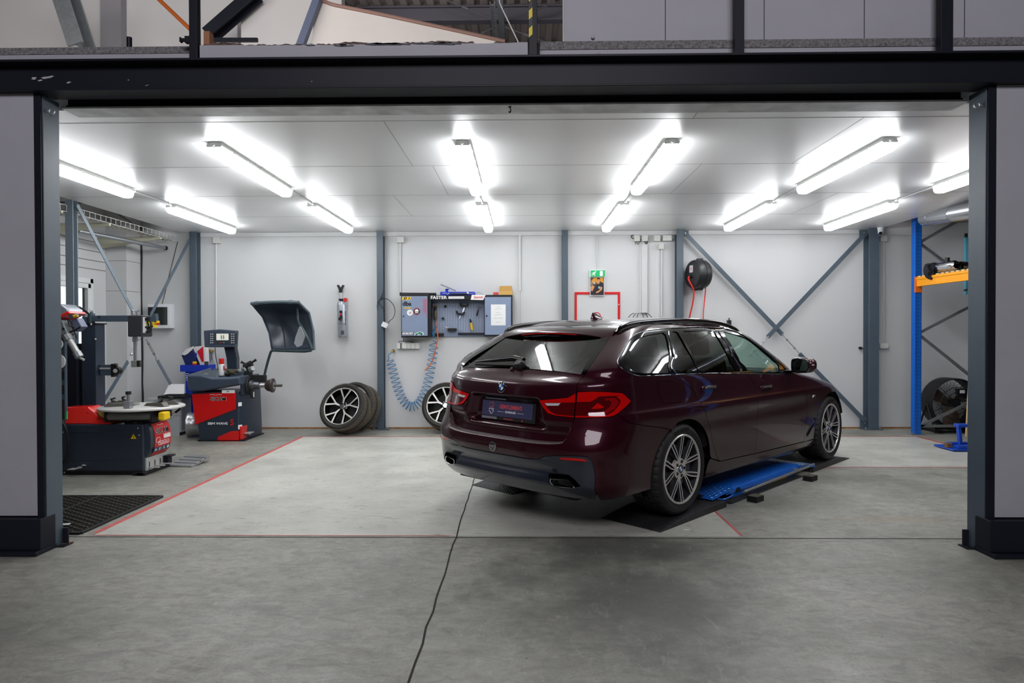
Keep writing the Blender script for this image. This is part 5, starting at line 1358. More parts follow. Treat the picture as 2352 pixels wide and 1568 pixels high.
 for x in(-.42,.52):mb.beam((x,y,.06),(x-.07,-W2+.02,.03),.016,.012)
 mb.build('bar_bracket',M_DARK,rl)
 mb=MB();mb.box((-.05,-W2+.010,.018),(.42,-W2+.0125,.050));lb_=mb.build('warning_label',M_YEL,t_)
 mb=MB()
 for x0_,x1_ in((.0,.10),(.14,.20),(.22,.38)):mb.box((x0_,-W2+.0088,.030),(x1_,-W2+.0102,.038))
 mb.build('label_print',M_DARK,lb_)
 mb=MB();mb.prism([(X0+.09+.05*math.cos(t),.055+.035*max(0,math.sin(t)))for t in np.linspace(0,PI,12)],(0,0,0),(1,0,0),(0,0,1),(0,-1,0),W2+.0005,W2+.002);mb.build('cut_out',M_DARK,t_)
 mb=MB();mb.cyl((X1-.10,-W2,.068),(X1-.10,-W2-.022,.068),.020,n=16);mb.build('pivot_pin',M_GALV,t_)
lift(-.87,-.36,'blue treadplate scissor lift lying flat under the right side of the car')
for px,py,rz,lb in((1739,1153,.75,'small black rubber block on the floor by the middle of the blue lift'),(1865,1105,.75,'small black rubber block on the floor near the front end of the blue lift')):
 c=FL(px,py);t_=thing('rubber_block',lb,'block',(c.x,c.y+.04,0),rz,group='rubber lifting blocks beside the lift',local=True)
 mb=MB();mb.box((-.06,-.045,0),(.06,.045,.048));b_=mb.build('block',M_BLK,t_,bevel=.003)
 mb=MB();mb.box((-.056,-.041,.048),(.056,.041,.0492));mb.build('worn_top',mat('worn_block_top',(84,78,66),.8,var=.8,vscale=40),t_)
mb=MB();c=FL(1577,1217)
mb.box((c.x-.02,c.y,.001),(c.x+.02,c.y+.006,.006));tag(mb.build('cable_tie_scrap',M_WHT),'tiny white scrap on the floor before the right rear ramp','scrap')
M_NAVY=mat('dark_slate_machine_paint',(40,50,64),.38,coat=.25,var=.04,vscale=5)
M_TEAL=mat('slate_teal_machine_paint',(62,76,88),.4,coat=.2)
M_MRED=mat('machine_red',(206,20,20),.35,coat=.3)
M_SIL=mat('brushed_silver',(176,178,180),.3,metal=.8)
M_LGREY=mat('light_grey_metal',(186,188,186),.4,metal=.3)
tcg=thing('tyre_changer','dark tyre changing machine with red front panel and white turntable','tyre changer',(-4.5,6.75,0))
CX0,CX1,CY0,CY1,CZ=-5.45,-3.765,6.535,6.98,.505
mb=MB();mb.box((CX0,CY0,.035),(CX1,CY1,CZ));cab=mb.build('cabinet',M_NAVY,tcg,bevel=.012,seg=3)
mb=MB();mb.box((CX0,CY0-.002,.030),(CX1-.005,CY1,.05));mb.box((CX1-.09,CY0-.03,0),(CX1+.02,CY0+.03,.035));mb.box((CX1-.05,CY0-.03,.0),(CX1+.035,CY1+.02,.03));mb.box((CX0,CY0+.01,0),(CX1-.05,CY1,.035));mb.build('skid',M_BLK,tcg,bevel=.004)
mb=MB()
for z in(.150,.428):mb.box((-4.95,CY0-.004,z),(-3.86,CY0+.002,z+.012))
mb.build('pressed_rib',M_NAVY,cab,bevel=.003)
mb=MB()
for px,py in((317,983),(320,999),(312,1085),(148,1085),(145,992)):
 c=A(px,py,CY0);mb.sphere((c.x,CY0-.002,c.z),.009,10,6,sy=.5)
mb.build('screw',M_GALV,cab)
c=A(307,1002,CY0);s=.036
mb=MB();mb.prism([(-s,-s*.75),(s,-s*.75),(0,s*.9)],(c.x,CY0-.002,c.z),(1,0,0),(0,0,1),(0,-1,0),0,.0012);wt=mb.build('warning_triangle',M_YEL,cab)
mb=MB();q=Vector((c.x,CY0-.0035,c.z-.004));mb.prism([(.004,.018),(-.008,-.001),(-.001,.001),(-.004,-.016),(.008,.003),(.001,.002)],q,(1,0,0),(0,0,1),(0,-1,0),0,.001)
for a,b in(((-s,-s*.75),(s,-s*.75)),((s,-s*.75),(0,s*.9)),((0,s*.9),(-s,-s*.75))):
 mb.beam((c.x+a[0]*.92,CY0-.0035,c.z+a[1]*.92),(c.x+b[0]*.92,CY0-.0035,c.z+b[1]*.92),.0035,.001,Vector((0,1,0)))
mb.build('triangle_print',M_DARK,wt)
mb=MB();c=A(181,1072,CY0);mb.box((c.x-.05,CY0-.10,c.z-.012),(c.x+.02,CY0-.02,c.z-.004));mb.box((c.x+.0,CY0-.03,c.z-.012),(c.x+.035,CY0,c.z+.005));mb.build('bead_pedal',M_LGREY,cab,bevel=.003)
mb=MB();c=A(194,1068,CY0);mb.box((c.x-.035,CY0-.0015,c.z-.012),(c.x+.045,CY0+.0,c.z+.030));pl_=mb.build('pedal_label',mat('pedal_label_navy',(52,62,76),.5),cab)
mb=MB();mb.prism([(.022*math.cos(t),.012*math.sin(t))for t in np.linspace(0,PI,10)],(c.x-.004,CY0-.0015,c.z-.004),(1,0,0),(0,0,1),(0,-1,0),0,.001);mb.build('label_print',M_WHT,pl_)
rings=[]
zz=[(.17,.012),(.20,.045),(.26,.068),(.34,.072),(.42,.066),(.47,.050),(.497,.028)]
for z,o in zz:rings.append([Vector((CX1-.002,CY0+.035,z)),Vector((CX1+o*.72,CY0+.045,z)),Vector((CX1+o,CY0+.09,z)),Vector((CX1+o*1.06,(CY0+CY1)/2,z)),Vector((CX1+o,CY1-.06,z)),Vector((CX1-.002,CY1-.03,z))])
mb=MB();mb.loft(rings);hb=mb.build('bulged_cover',M_NAVY,tcg,smooth=50)
rings=[]
for z,o in zz[0:]:rings.append([Vector((CX1+o+.002,CY0+.085,z)),Vector((CX1+o*1.06+.0045,(CY0+CY1)/2,z)),Vector((CX1+o+.002,CY1-.055,z))])
mb=MB();mb.loft(rings,cap=False,closed=False);rp=mb.build('red_panel',M_MRED,tcg,smooth=60)
def MR(y,z,off=.006):
 zs=[q[0]for q in zz];os_=[q[1]for q in zz];o=float(np.interp(z,zs,os_));o2=float(np.interp(z+.02,zs,os_));k=1.03+.03*(1-abs(y-6.757)/.2)
 return basis((CX1+o*k+off,y,z),(0,1,0),((o2-o)*1.0,0,.02))
MK=mat('print_black',(14,14,16),.5);MWp=mat('print_white',(238,238,238),.5)
text_mb('SICAM',.078,MR(6.76,.415,.0035),.0004,.004,sx=1.05).build('logo_outline',MWp,rp)
text_mb('SICAM',.078,MR(6.76,.415,.0050),.0004,.0015,sx=1.05).build('logo',MK,rp)
mb=MB();Mx=MR(6.75,.468,.004)
for s in(-1,1):mb.tube([Mx@Vector((s*(.005+.05*t),.012*math.sin(PI*t*.9)+.002,0))for t in np.linspace(0,1,8)],.003,5)
mb.build('logo_wings',MWp,rp)
def flatrect(Mx,x0,x1,y0,y1,h=.001):
 mb=MB();mb.box((x0,y0,0),(x1,y1,h));mb.xf(Mx);return mb
flatrect(MR(6.83,.355),-.06,.07,-.022,.022).build('sticker',MWp,rp)
flatrect(MR(6.83,.355,.0075),-.055,.065,.014,.018).build('sticker_rule',mat('sticker_orange',(224,120,40),.5),rp)
Mx=MR(6.72,.315);mb=MB()
for q in(rrect(.07,.05,.02,4,-.055,.015),rrect(.20,.034,.012,4,.05,-.02)):mb.tube([Mx@Vector((a,b,0))for a,b in q],.0028,5,closed=True)
mb.build('outline_print',MWp,rp)
mb=MB();Mx=MR(6.77,.296)
for k in range(9):mb.box((-.075+k*.018,-.008,0),(-.064+k*.018,.008-.004*(k%3),.0006))
mb.xf(Mx);mb.build('print',MWp,rp)
mb=MB();Mx=MR(6.76,.235,.004);mb.box((-.15,-.024,0),(.15,.024,.001));mb.xf(Mx);bs=mb.build('symbol_strip',mat('symbol_blue',(30,70,92),.5),rp)
mb=MB()
for k,x in enumerate((-.115,-.04,.04,.115)):
 if k==3:mb.prism(disc(.017,14,x),(0,0,.001),(1,0,0),(0,1,0),(0,0,1),0,.001)
 elif k==1:
  for s in(-1,1):mb.beam((x-.014,-s*.015,.0015),(x+.014,s*.015,.0015),.006,.001)
 else:
  mb.beam((x-.014,-.012,.0015),(x-.004,.014,.0015),.007,.001);mb.beam((x,.0,.0015),(x+.016,.004,.0015),.006,.001);mb.beam((x+.006,-.014,.0015),(x+.014,-.002,.0015),.006,.001)
mb.xf(Mx);mb.build('symbols',MWp,bs)
mb=MB();mb.box((CX1-.004,CY0+.03,.035),(CX1+.018,CY1-.03,.165));pb=mb.build('pedal_box',M_LGREY,tcg,bevel=.003)
for k,y in enumerate((6.60,6.70,6.80)):
 mb=MB();mb.box((CX1+.0185,y+.005,.06),(CX1+.02,y+.02,.12));mb.build('pedal_slot',M_DARK,pb)
 mb=MB();mb.box((CX1+.015,y-.005,.060),(CX1+.12,y+.03,.068));mb.build('pedal',M_LGREY,tcg,bevel=.002)
mb=MB();mb.box((CX1+.02,6.87,.05),(CX1+.07,6.95,.13));mb.box((CX1+.02,6.86,.120),(CX1+.10,6.97,.135));mb.build('pedal_block',M_DSTEEL,tcg,bevel=.004)
mb=MB();Mx=Matrix.Translation((-3.62,7.06,.022))@Matrix.Rotation(math.radians(10),4,'X')@Matrix.Rotation(-.12,4,'Z')
for k in range(4):mb.box((-.10,-.12+k*.085,.0),(.16,-.05+k*.085,.018),Mx)
mb.box((-.10,-.12,-.012),(.16,.215,.0),Mx);fp=mb.build('foot_plate',M_SIL,tcg,bevel=.004)
TX,TY,TZ=-3.905,6.77,.640
mb=MB();mb.lathe([(.10,.0),(.385,.002),(.40,.006),(.40,.020),(.39,.026),(.08,.030),(0,.03)],(TX,TY,TZ),n=56);tt=mb.build('turntable',mat('white_turntable',(206,206,202),.35,metal=.2),tcg,smooth=40)
mb=MB();mb.cyl((TX,TY,CZ),(TX,TY,TZ),.10,.12,n=24);mb.lathe([(.16,0),(.16,.02),(.10,.03)],(TX,TY,CZ),n=28);mb.build('table_hub',M_DARK,tt)
mb=MB();mb.cyl((TX-.22,TY-.20,TZ-.06),(TX+.23,TY-.20,TZ-.055),.042,n=20);cy_=mb.build('clamp_cylinder',mat('grey_cylinder',(122,122,118),.35,metal=.5),tt)
mb=MB();
for x in(-.24,.22):mb.box((TX+x,TY-.25,TZ-.11),(TX+x+.02,TY-.15,TZ-.005))
mb.box((TX-.3,TY-.13,TZ-.08),(TX+.32,TY-.02,TZ-.015));mb.build('cylinder_frame',M_DARK,tt,bevel=.004)
mb=MB();mb.box((TX+.29,TY-.24,TZ-.10),(TX+.36,TY-.12,TZ-.012));mb.build('yellow_end_cap',M_YEL,tt,bevel=.02,seg=3)
mb=MB();mb.cyl((TX-.34,TY-.1,TZ-.10),(TX-.34,TY-.1,TZ-.02),.05,n=16);mb.build('yellow_bowl',mat('pale_yellow_plastic',(226,212,120),.4),tt)
mb=MB()
for x in(-.2,.05):mb.sphere((TX+x,TY-.2,CZ+.008),.016,10,6)
mb.build('fixing_bolt',M_DARK,cab)
for a in(20,160,200,340):
 a=math.radians(a);d=Vector((math.cos(a),math.sin(a),0));n=Vector((-d.y,d.x,0));o=Vector((TX,TY,TZ+.03))
 mb=MB();mb.prism([(.06,0),(.34,0),(.30,.042),(.10,.030)],o-n*.035,d,(0,0,1),n,0,.07);mb.build('clamp_slide',mat('grey_jaw_cast',(96,94,88),.45,metal=.5),tt,bevel=.004)
 mb=MB();p=o+d*.27+Vector((0,0,.04));mb.tube([p-d*.10-Vector((0,0,.03)),p+Vector((0,0,.012)),p+d*.012+Vector((0,0,.03)),p-d*.03+Vector((0,0,.042))],[.012,.012,.010,.008],8);mb.build('jaw',M_DARK,tt)
mb=MB();mb.box((TX+.015-.03,TY-.30,TZ+.03),(TX+.05,TY-.24,TZ+.10));mb.cyl((TX+.02,TY-.27,TZ+.1),(TX+.02,TY-.27,TZ+.17),.016,n=12);mb.build('centre_jaw_block',M_SIL,tt,bevel=.004)
mb=MB();mb.cyl((TX+.02,TY-.27,TZ+.165),(TX+.02,TY-.27,TZ+.195),.026,n=14);mb.build('jaw_knob',M_DARK,tt)
p0,p1=A(384,962,6.85),A(416,937,6.80)
mb=MB();mb.cyl(p0,p0.lerp(p1,.7),.009,n=10);lv=mb.build('bead_lever',M_WHT,tcg)
mb=MB();mb.cyl(p0.lerp(p1,.62),p1,.013,n=10);mb.build('lever_grip',M_BLK,lv)
mb=MB();rings=[]
for x,z0,z1,y0,y1 in((-4.62,.505,.665,6.56,6.83),(-4.36,.505,.672,6.56,6.83),(-4.27,.505,.60,6.55,6.84),(-4.20,.505,.545,6.54,6.85),(-4.09,.506,.525,6.54,6.85)):
 rings.append([Vector((x,y0,z0)),Vector((x,y1,z0)),Vector((x,y1-.03,z1)),Vector((x,y0+.05,z1))])
mb.loft(rings);rdp=mb.build('bead_rest',mat('glossy_red_plastic',(216,32,22),.25,coat=.4),tcg,bevel=.012,seg=3)
mb=MB();mb.prism([(.07*math.cos(t),.06*max(0,math.sin(t)))for t in np.linspace(0,PI,12)],(-4.50,6.572,.515),(1,0,0),(0,.35,1),(0,-1,.3),0,.006);mb.build('rest_pocket',mat('darker_red_plastic',(176,24,18),.3),rdp)
mb=MB()
for x in(-4.33,-4.22):mb.sphere((x,6.56,.62 if x<-4.3 else .56),.008,8,6)
mb.build('rest_screw',M_BLK,rdp)
mb=MB();mb.box((-4.685,7.0,.03),(-4.53,7.16,1.505));pst=mb.build('tower',M_NAVY,tcg,bevel=.006)
mb=MB();mb.box((-4.70,6.99,1.505),(-4.52,7.18,1.52));mb.build('tower_cap',M_BLK,pst,bevel=.003)
mb=MB();mb.box((-4.83,6.98,.03),(-4.72,7.2,1.30));mb.build('rear_post',M_DSTEEL,tcg,bevel=.006)
mb=MB();c=A(219,779,6.995);mb.sphere(c,.012,10,6);c=A(209,745,6.985);mb.sphere(c,.013,10,6);mb.build('post_bolt',M_GALV,pst)
c=A(210,728,7.08)
mb=MB();mb.cyl((c.x,7.08,1.52),(c.x,7.08,1.625),.034,n=20);mb.box((c.x-.085,7.05,1.52),(c.x-.03,7.11,1.585));mb.cyl((c.x,7.08,1.625),(c.x,7.08,1.64),.014,n=8);arm=mb.build('helper_pivot',M_TEAL,tcg,bevel=.003)
xe=A(358,735,7.05).x;zt=A(300,725,7.05).z
mb=MB();mb.box((c.x+.02,7.05,1.535),(-4.02,7.11,1.60));mb.box((-4.02,7.052,1.533),(xe,7.108,1.592));mb.build('helper_arm',M_TEAL,tcg,bevel=.003)
mb=MB();q=A(228,728,7.05);mb.cyl(q,q+Vector((0,-.004,0)),.013,n=14);mb.build('arm_hole',M_DARK,tcg)
a,b=A(295,724,6.98),A(329,773,6.98)
mb=MB();mb.box((a.x,6.96,b.z),(b.x,7.16,a.z));bx_=mb.build('helper_housing',mat('black_machine_plastic',(44,46,50),.45),tcg,bevel=.012,seg=3)
mb=MB();mb.box((b.x,6.975,b.z+.04),(b.x+.012,7.02,a.z-.02));mb.build('graduated_strip',M_WHT,bx_)
mb=MB()
for z in(a.z-.035,b.z+.10):mb.cyl((b.x,7.0,z),(b.x+.07,6.99,z+.002),.010,n=10)
mb.tube(bez([(b.x+.015,7.0,a.z-.05),(b.x+.075,6.99,a.z-.07),(b.x+.07,6.99,b.z+.06),(b.x+.02,7.0,b.z+.05)],5),.010,8);mb.build('helper_handle',M_BLK,bx_)
a2,b2=A(337,739,7.1),A(359,752,7.1)
my,mk=mat('hazard_yellow',0),mat('hazard_black',0)
mb=MB();mb.box((a2.x,7.04,b2.z),(b2.x,7.12,a2.z));hz=mb.build('hazard_block',my,tcg)
mb=MB();w_=(b2.x-a2.x)/6;hh=a2.z-b2.z
for k in(0,2,4):mb.prism([(a2.x+w_*k,a2.z),(a2.x+w_*(k+.9),a2.z),(a2.x+w_*(k+2),b2.z),(a2.x+w_*(k+1.1),b2.z)],(0,0,0),(1,0,0),(0,0,1),(0,1,0),7.0385,7.0405)
mb.build('hazard_stripes',mk,hz)
mb=MB();mb.cyl((xe-.02,7.08,1.53),(xe-.02,7.08,1.62),.026,n=16);mb.build('arm_end',M_TEAL,tcg)
mb=MB();q=A(364,744,7.06);mb.box((q.x-.03,7.04,q.z-.008),(q.x+.012,7.07,q.z+.006));mb.build('red_knob',M_MRED,tcg,bevel=.003)
mb=MB();mb.box((q.x-.015,7.045,q.z+.01),(q.x+.008,7.07,q.z+.035));mb.build('yellow_fitting',M_YEL,tcg,bevel=.003)
p=A(310.5,778,7.05);p2=A(310.5,828,7.05)
mb=MB();mb.box((p.x-.013,7.035,p2.z),(p.x+.013,7.065,p.z+.03));mb.box((p.x-.02,7.03,p.z-.03),(p.x+.02,7.07,p.z+.02));rod=mb.build('press_rod',M_SIL,tcg,bevel=.002)
mb=MB();a3,b3=A(302,828,7.0),A(314,843,7.0);mb.box((a3.x,6.99,b3.z),(b3.x,7.06,a3.z));pp_=mb.build('press_pad',mat('grey_pad',(116,120,114),.5),rod,bevel=.004)
mb=MB()
for k in range(6):mb.box((b3.x,7.0,b3.z+.003+k*.012),(b3.x+.032,7.07,b3.z+.010+k*.012))
mb.build('pad_ribs',M_BLK,pp_)
mb=MB()
for x in(.0,.05):q=A(303,715,7.1);mb.box((q.x+x,7.08,1.59),(q.x+x+.012,7.10,1.65));
mb.tube(bez([A(303,712,7.1),A(312,716,7.1),A(320,713,7.1)],4),.006,6);mb.build('hose_clip',M_GALV,tcg)
q0,q1=A(233,850,7.08),A(262,851,7.08)
mb=MB();mb.box((q0.x,7.05,q0.z-.055),(q1.x,7.12,q0.z+.06));sra=mb.build('roller_arm',M_TEAL,tcg,bevel=.004)
mb=MB();q2=A(269,851,7.05);mb.cyl(q2+Vector((0,-.03,0)),q2+Vector((0,.03,0)),.042,n=20);mb.box((q1.x-.01,7.04,q0.z-.07),(q1.x+.02,7.12,q0.z+.07));mb.tube([A(262,840,7.06),A(268,837,7.06)],.018,8);mb.build('side_roller',M_BLK,sra)
mb=MB();mb.cyl(q2+Vector((0,-.036,0)),q2+Vector((0,-.03,0)),.022,n=16);mb.box((q0.x,7.045,q0.z+.012),(q1.x-.02,7.05,q0.z+.03));mb.build('roller_cap',M_LGREY,sra)
H=lambda x,y,Y=6.45:A(x,y,Y)
mb=MB();hp=[H(126,702),H(148,698),H(161,708),H(170,722),H(126,736)]
mb.prism([(p.x,p.z)for p in hp],(0,0,0),(1,0,0),(0,0,1),(0,1,0),6.40,6.62);hd=mb.build('head_cover',mat('silver_plastic',(138,142,150),.35,metal=.35),tcg,bevel=.02,seg=3)
mb=MB();q=[H(124,731),H(150,722),H(166,714),H(171,720),H(150,730),H(124,740)]
mb.prism([(p.x,p.z)for p in q],(0,0,0),(1,0,0),(0,0,1),(0,1,0),6.385,6.63);mb.build('red_bumper',mat('glossy_red_plastic',0),hd,bevel=.008)
q=[H(124,738),H(146,733),H(154,752),H(160,766),H(150,770),H(124,772)]
mb=MB();mb.prism([(p.x,p.z)for p in q],(0,0,0),(1,0,0),(0,0,1),(0,1,0),6.42,6.58);mb.build('head_casting',mat('grey_casting',(124,128,132),.45,metal=.4),hd,bevel=.012)
mb=MB()
for x,y in((134,739),(146,755)):p=H(x,y,6.42);mb.cyl(p,p+Vector((0,-.006,0)),.012,n=12)
mb.build('head_bolt',M_DARK,hd)
q=[H(158,738),H(174,730),H(186,750),H(170,762)]
mb=MB();mb.prism([(p.x,p.z)for p in q],(0,0,0),(1,0,0),(0,0,1),(0,1,0),6.46,6.56);mb.build('head_bracket',mat('blue_grey_casting',(92,98,122),.45),hd,bevel=.005)
mb=MB();mb.tube([H(160,763),H(174,757),H(186,750)],.010,8);mb.build('bracket_lip',M_DARK,hd)
mb=MB();mb.cyl(H(162,728),H(178,722),.016,n=12);vv=mb.build('air_valve',mat('blue_grey_casting',0),hd)
mb=MB();mb.cyl(H(170,726),H(178,723),.018,n=12);mb.build('valve_cap',M_YEL,hd)
mb=MB();mb.cyl(H(157,776),H(180,815),.030,n=20);cy2=mb.build('tilt_cylinder',mat('aluminium_tube',(188,188,184),.3,metal=.7),tcg)
for t_,r in((-.04,.042),(.98,.040)):
 p=H(157,776).lerp(H(180,815),t_);d=(H(180,815)-H(157,776)).normalized();mb=MB();mb.cyl(p-d*.03,p+d*.03,r,n=8);mb.build('cylinder_head',M_SIL,cy2,bevel=.004)
mb=MB();mb.cyl(H(184,822),H(193,826),.012,n=8);mb.build('cylinder_eye',M_LGREY,cy2)
mb=MB();mb.tube(bez([H(166,708,6.6),H(178,704,6.7),H(192,711,6.9),H(202,719,7.05)],6),.010,8);mb.build('air_hose',M_BLK,tcg)
mb=MB();mb.tube(bez([H(160,735),H(164,745),H(166,752),H(172,765),H(177,778)],5),.007,6);mb.tube(bez([H(156,735),H(160,748),H(170,752)],5),.006,6);mb.build('cable_loop',M_BLK,hd)
a4,b4=A(110,769,6.56),A(151,968,6.56)
mb=MB();mb.box((a4.x,6.56,CZ),(b4.x,6.60,a4.z));con=mb.build('console',M_TEAL,tcg,bevel=.014,seg=3)
for k,(y0,y1)in enumerate(((821,841),(852,872),(884,905),(917,962))):
 p,q=A(134,y0,6.56),A(148.5,y1,6.56);mb=MB();mb.box((p.x,6.556,q.z),(q.x,6.5605,p.z));mb.build('console_pocket',M_DARK,con)
for y,r in((790,.050),(830,.075)):
 p=A(134,y,6.55);mb=MB();mb.lathe([(0,.012),(r*.86,.012),(r,.010),(r,0)],p,(0,-1,0),28);g_=mb.build('gauge',mat('gauge_white',(226,226,222),.3,coat=.5),con)
 mb=MB();mb.beam(p+Vector((0,-.0135,0)),p+Vector((r*.45,-.0135,r*.4)),.004,.001,Vector((0,1,0)));mb.cyl(p+Vector((0,-.012,0)),p+Vector((0,-.016,0)),.008,n=10);mb.build('gauge_needle',M_DARK,g_)
mb=MB();q=A(153,962,6.5);mb.cyl(q,q+Vector((.006,0,.075)),.010,.007,n=10);mb.build('green_marker',mat('green_marker',(60,178,90),.4),con)
mb=MB();mb.tube(bez([A(142,968,6.5),A(152,985,6.49),A(157,1015,6.49),A(152,1050,6.49),A(138,1072,6.5)],6),.011,8);mb.build('air_hose',M_BLK,cab)
t_=thing('rubber_mat','black honeycomb rubber floor mat left of the red floor line','mat',(-3.6,5.1,0))
mx0,mx1,my0,my1=-4.35,-3.085,4.585,5.64
mb=MB()
for y in(my0,my1):mb.box((mx0,y-.012,.0),(mx1,y+.012,.017))
for x in(mx0,mx1,-3.62):mb.box((x-.010,my0,.0),(x+.010,my1,.017))
mb.build('mat_border',M_BLK,t_,bevel=.002)
def zig(mb,y,ph):
 pts=[];x=mx0;k=0
 while x<=mx1-.005:pts.append((x,y+(.011 if(k+ph)%4 in(0,1)else-.011)));x+=.024;k+=1
 vs=[];w_=.0045
 for x,yy in pts:vs+=[(x,yy-w_,.002),(x,yy+w_,.002),(x,yy+w_,.0165),(x,yy-w_,.0165)]
 fs=[]
 for i in range(len(pts)-1):
  a=i*4;fs+=[(a+j,a+(j+1)%4,a+4+(j+1)%4,a+4+j)for j in range(4)]
 mb.add(vs,fs)
mb=MB();y=my0+.03;ph=0
while y<my1-.015:zig(mb,y,ph);ph=(ph+2)%4;y+=.030
mb.build('honeycomb',mat('mat_rubber',(46,45,40),.55),t_,fix=True)
mb=MB();c=FL(143,1211);mb.add([(c.x-.02,c.y-.01,.02),(c.x+.05,c.y,.02),(c.x+.04,c.y+.04,.022),(c.x-.02,c.y+.03,.02)],[(0,1,2,3)]);mb.prism([(c.x-.03,c.y),(c.x+.03,c.y),(c.x+.02,c.y+.04)],(0,0,0),(1,0,0),(0,1,0),(0,0,1),.018,.021);tag(mb.build('paper_scrap',M_WHT),'crumpled pale paper scrap on the mat by the left column','scrap')
mb=MB();c=FL(152,1250);mb.beam(c+Vector((-.06,-.04,.006)),c+Vector((.03,.03,.008)),.02,.006);mb.beam(c+Vector((-.05,.0,.004)),c+Vector((.04,-.01,.005)),.008,.004);tag(mb.build('wood_splinter',mat('splinter_wood',(116,84,56),.8)),'brown wood splinters at the foot of the left front column','scrap')
M_BLB=mat('blue_grey_plastic',(64,76,92),.45)
bal=thing('wheel_balancer','red and dark grey wheel balancing machine with raised plastic hood','wheel balancer',(-4.0,8.9,0))
B=lambda x,y,Y=8.64:A(x,y,Y)
BZ=B(500,900).z
x0,x1=B(441,900).x,B(546,900).x;xb0,xb1=-4.266,-3.70
fr=[(-4.245,.02),(-3.715,.02),(-3.715,BZ),(x0,BZ)]
mb=MB();rings=[]
for z,a,b,c in((.015,-4.22,-3.715,9.26),(.12,-4.24,-3.715,9.26),(BZ,x0,-3.725,9.24)):
 rings.append([Vector((a,8.64,z)),Vector((b,8.64,z)),Vector((b+.035,8.72,z)),Vector((b+.065,c,z)),Vector((a,c,z))])
mb.loft(rings);bd=mb.build('body',M_NAVY,bal,bevel=.006)
mb=MB();mb.box((-4.25,8.63,0),(-3.63,9.28,.016));mb.build('base_plate',M_DSTEEL,bal,bevel=.002)
pts=[B(441,905),B(543,880),B(543,938),B(450,976)]
q=[B(441,905),B(542,900),B(542,939),B(449,975)]
mb=MB();mb.prism([(p.x,p.z)for p in q],(0,0,0),(1,0,0),(0,0,1),(0,-1,0),-8.641,-8.634);rf=mb.build('red_front',M_MRED,bal)
q=[B(500,1013),B(501,1003),B(531,990),B(549,989),B(549,1013)]
mb=MB();mb.prism([(p.x,p.z)for p in q],(0,0,0),(1,0,0),(0,0,1),(0,-1,0),-8.641,-8.630);mb.build('red_foot_cover',M_MRED,bal)
c=A(560,1000,8.7);mb=MB();mb.box((-3.705,8.645,.02),(-3.675,8.95,.19));pc_=mb.build('red_pedal_cover',M_MRED,bal,bevel=.004)
mb=MB();mb.box((-3.69,8.72,.085),(-3.60,8.86,.095));mb.box((-3.69,8.78,.06),(-3.62,8.80,.085));mb.build('brake_pedal',M_LGREY,bal)
def MF(px,py,off=.0075,Y=8.64):
 p=B(px,py,Y);return basis((p.x,Y-off,p.z),(1,0,0),(0,0,1))
text_mb('SICAM',.066,MF(502,916,.0073),.0004,.0035,sx=1.1).build('logo_outline',MWp,rf)
text_mb('SICAM',.066,MF(502,916,.0085),.0004,.0012,sx=1.1).build('logo',MK,rf)
mb=MB();Mx=MF(496,907.5,.008)
for s in(-1,1):mb.tube([Mx@Vector((s*(.004+.075*t),.010*math.sin(PI*t*.9)+.002,0))for t in np.linspace(0,1,8)],.0028,5)
mb.build('logo_wings',MWp,rf)
flatrect(MF(525,899,.0072),-.085,.085,-.020,.020).build('sticker',MWp,rf)
flatrect(MF(525,899,.0082),-.02,.01,-.005,.005).build('sticker_print',mat('sticker_blue',(40,90,120),.5),rf)
text_mb('SBM WAVE',.042,MF(500,972.5,.002),.0004,.0012,sx=1.28).build('model_text',MWp,bd)
text_mb('5',.110,MF(533,970,.002),.0004,.002,sx=.95).build('model_number',M_MRED,bd)
for p,w,h in(((547,928),.05,.05),((553,980),.055,.055)):
 q=A(*p,8.66);mb=MB();mb.box((q.x-w/2,8.60,q.z-h/2),(q.x+w/2,8.602,q.z+h/2));mb.v=[Vector((-3.70+(v.x-q.x)*.5,8.655+(v.x-q.x)*1.0+(v.y-8.60),v.z))for v in mb.v];mb.build('small_label',MWp,bd)
T=lambda x,y,Y=8.58:A(x,y,Y)
zt=B(500,868,8.58).z;zb=B(500,895,8.58).z
lft,rgt=T(428,870).x,T(551,870).x
rings=[]
for x,zlo,zhi,yf in((lft,T(428,890).z,T(428,862).z,8.60),(lft+.03,T(440,900).z,T(440,860).z,8.56),(T(462,900).x,T(460,899).z,T(460,860).z,8.55),(T(490,900).x,T(490,895).z,T(490,867).z,8.55),(T(530,900).x,T(530,888).z,T(530,866).z,8.55),(rgt,T(551,884).z,T(551,864).z,8.55)):
 rings.append([Vector((x,yf,zhi-.02)),Vector((x,yf+.025,zhi)),Vector((x,9.22,zhi)),Vector((x,9.24,zlo+.01)),Vector((x,8.64,zlo)),Vector((x,yf+.02,zlo+.015))])
mb=MB();mb.loft(rings);tr_=mb.build('tray',M_BLB,bal,bevel=.014,seg=3)
zt2=T(470,858).z+.06
a,b=T(430,860),T(500,845)
mb=MB();X0_,X1_=lft+.02,lft+.36
for k in range(5):
 y=8.62+k*.135;mb.box((X0_+k*.016,y,zt-.01),(X1_+k*.016*.2,y+.012,zt+.045+k*.012))
for s,x in((0,X0_),(1,X1_)):
 mb.prism([(8.60,zt-.01),(9.2,zt-.01),(9.2,zt+.10),(8.60,zt+.045)],(x+(.0),0,0),(0,1,0),(0,0,1),(1,0,0),0,.014)
mb.build('weight_compartments',mat('tray_edge_grey',(118,126,134),.45),tr_)
mb=MB()
for k in range(3):mb.box((X0_+.15+.05*(k%2),8.70+k*.135,zt+.01),(X0_+.19+.05*(k%2),8.74+k*.135,zt+.05))
mb.build('wheel_weights',M_LGREY,tr_)
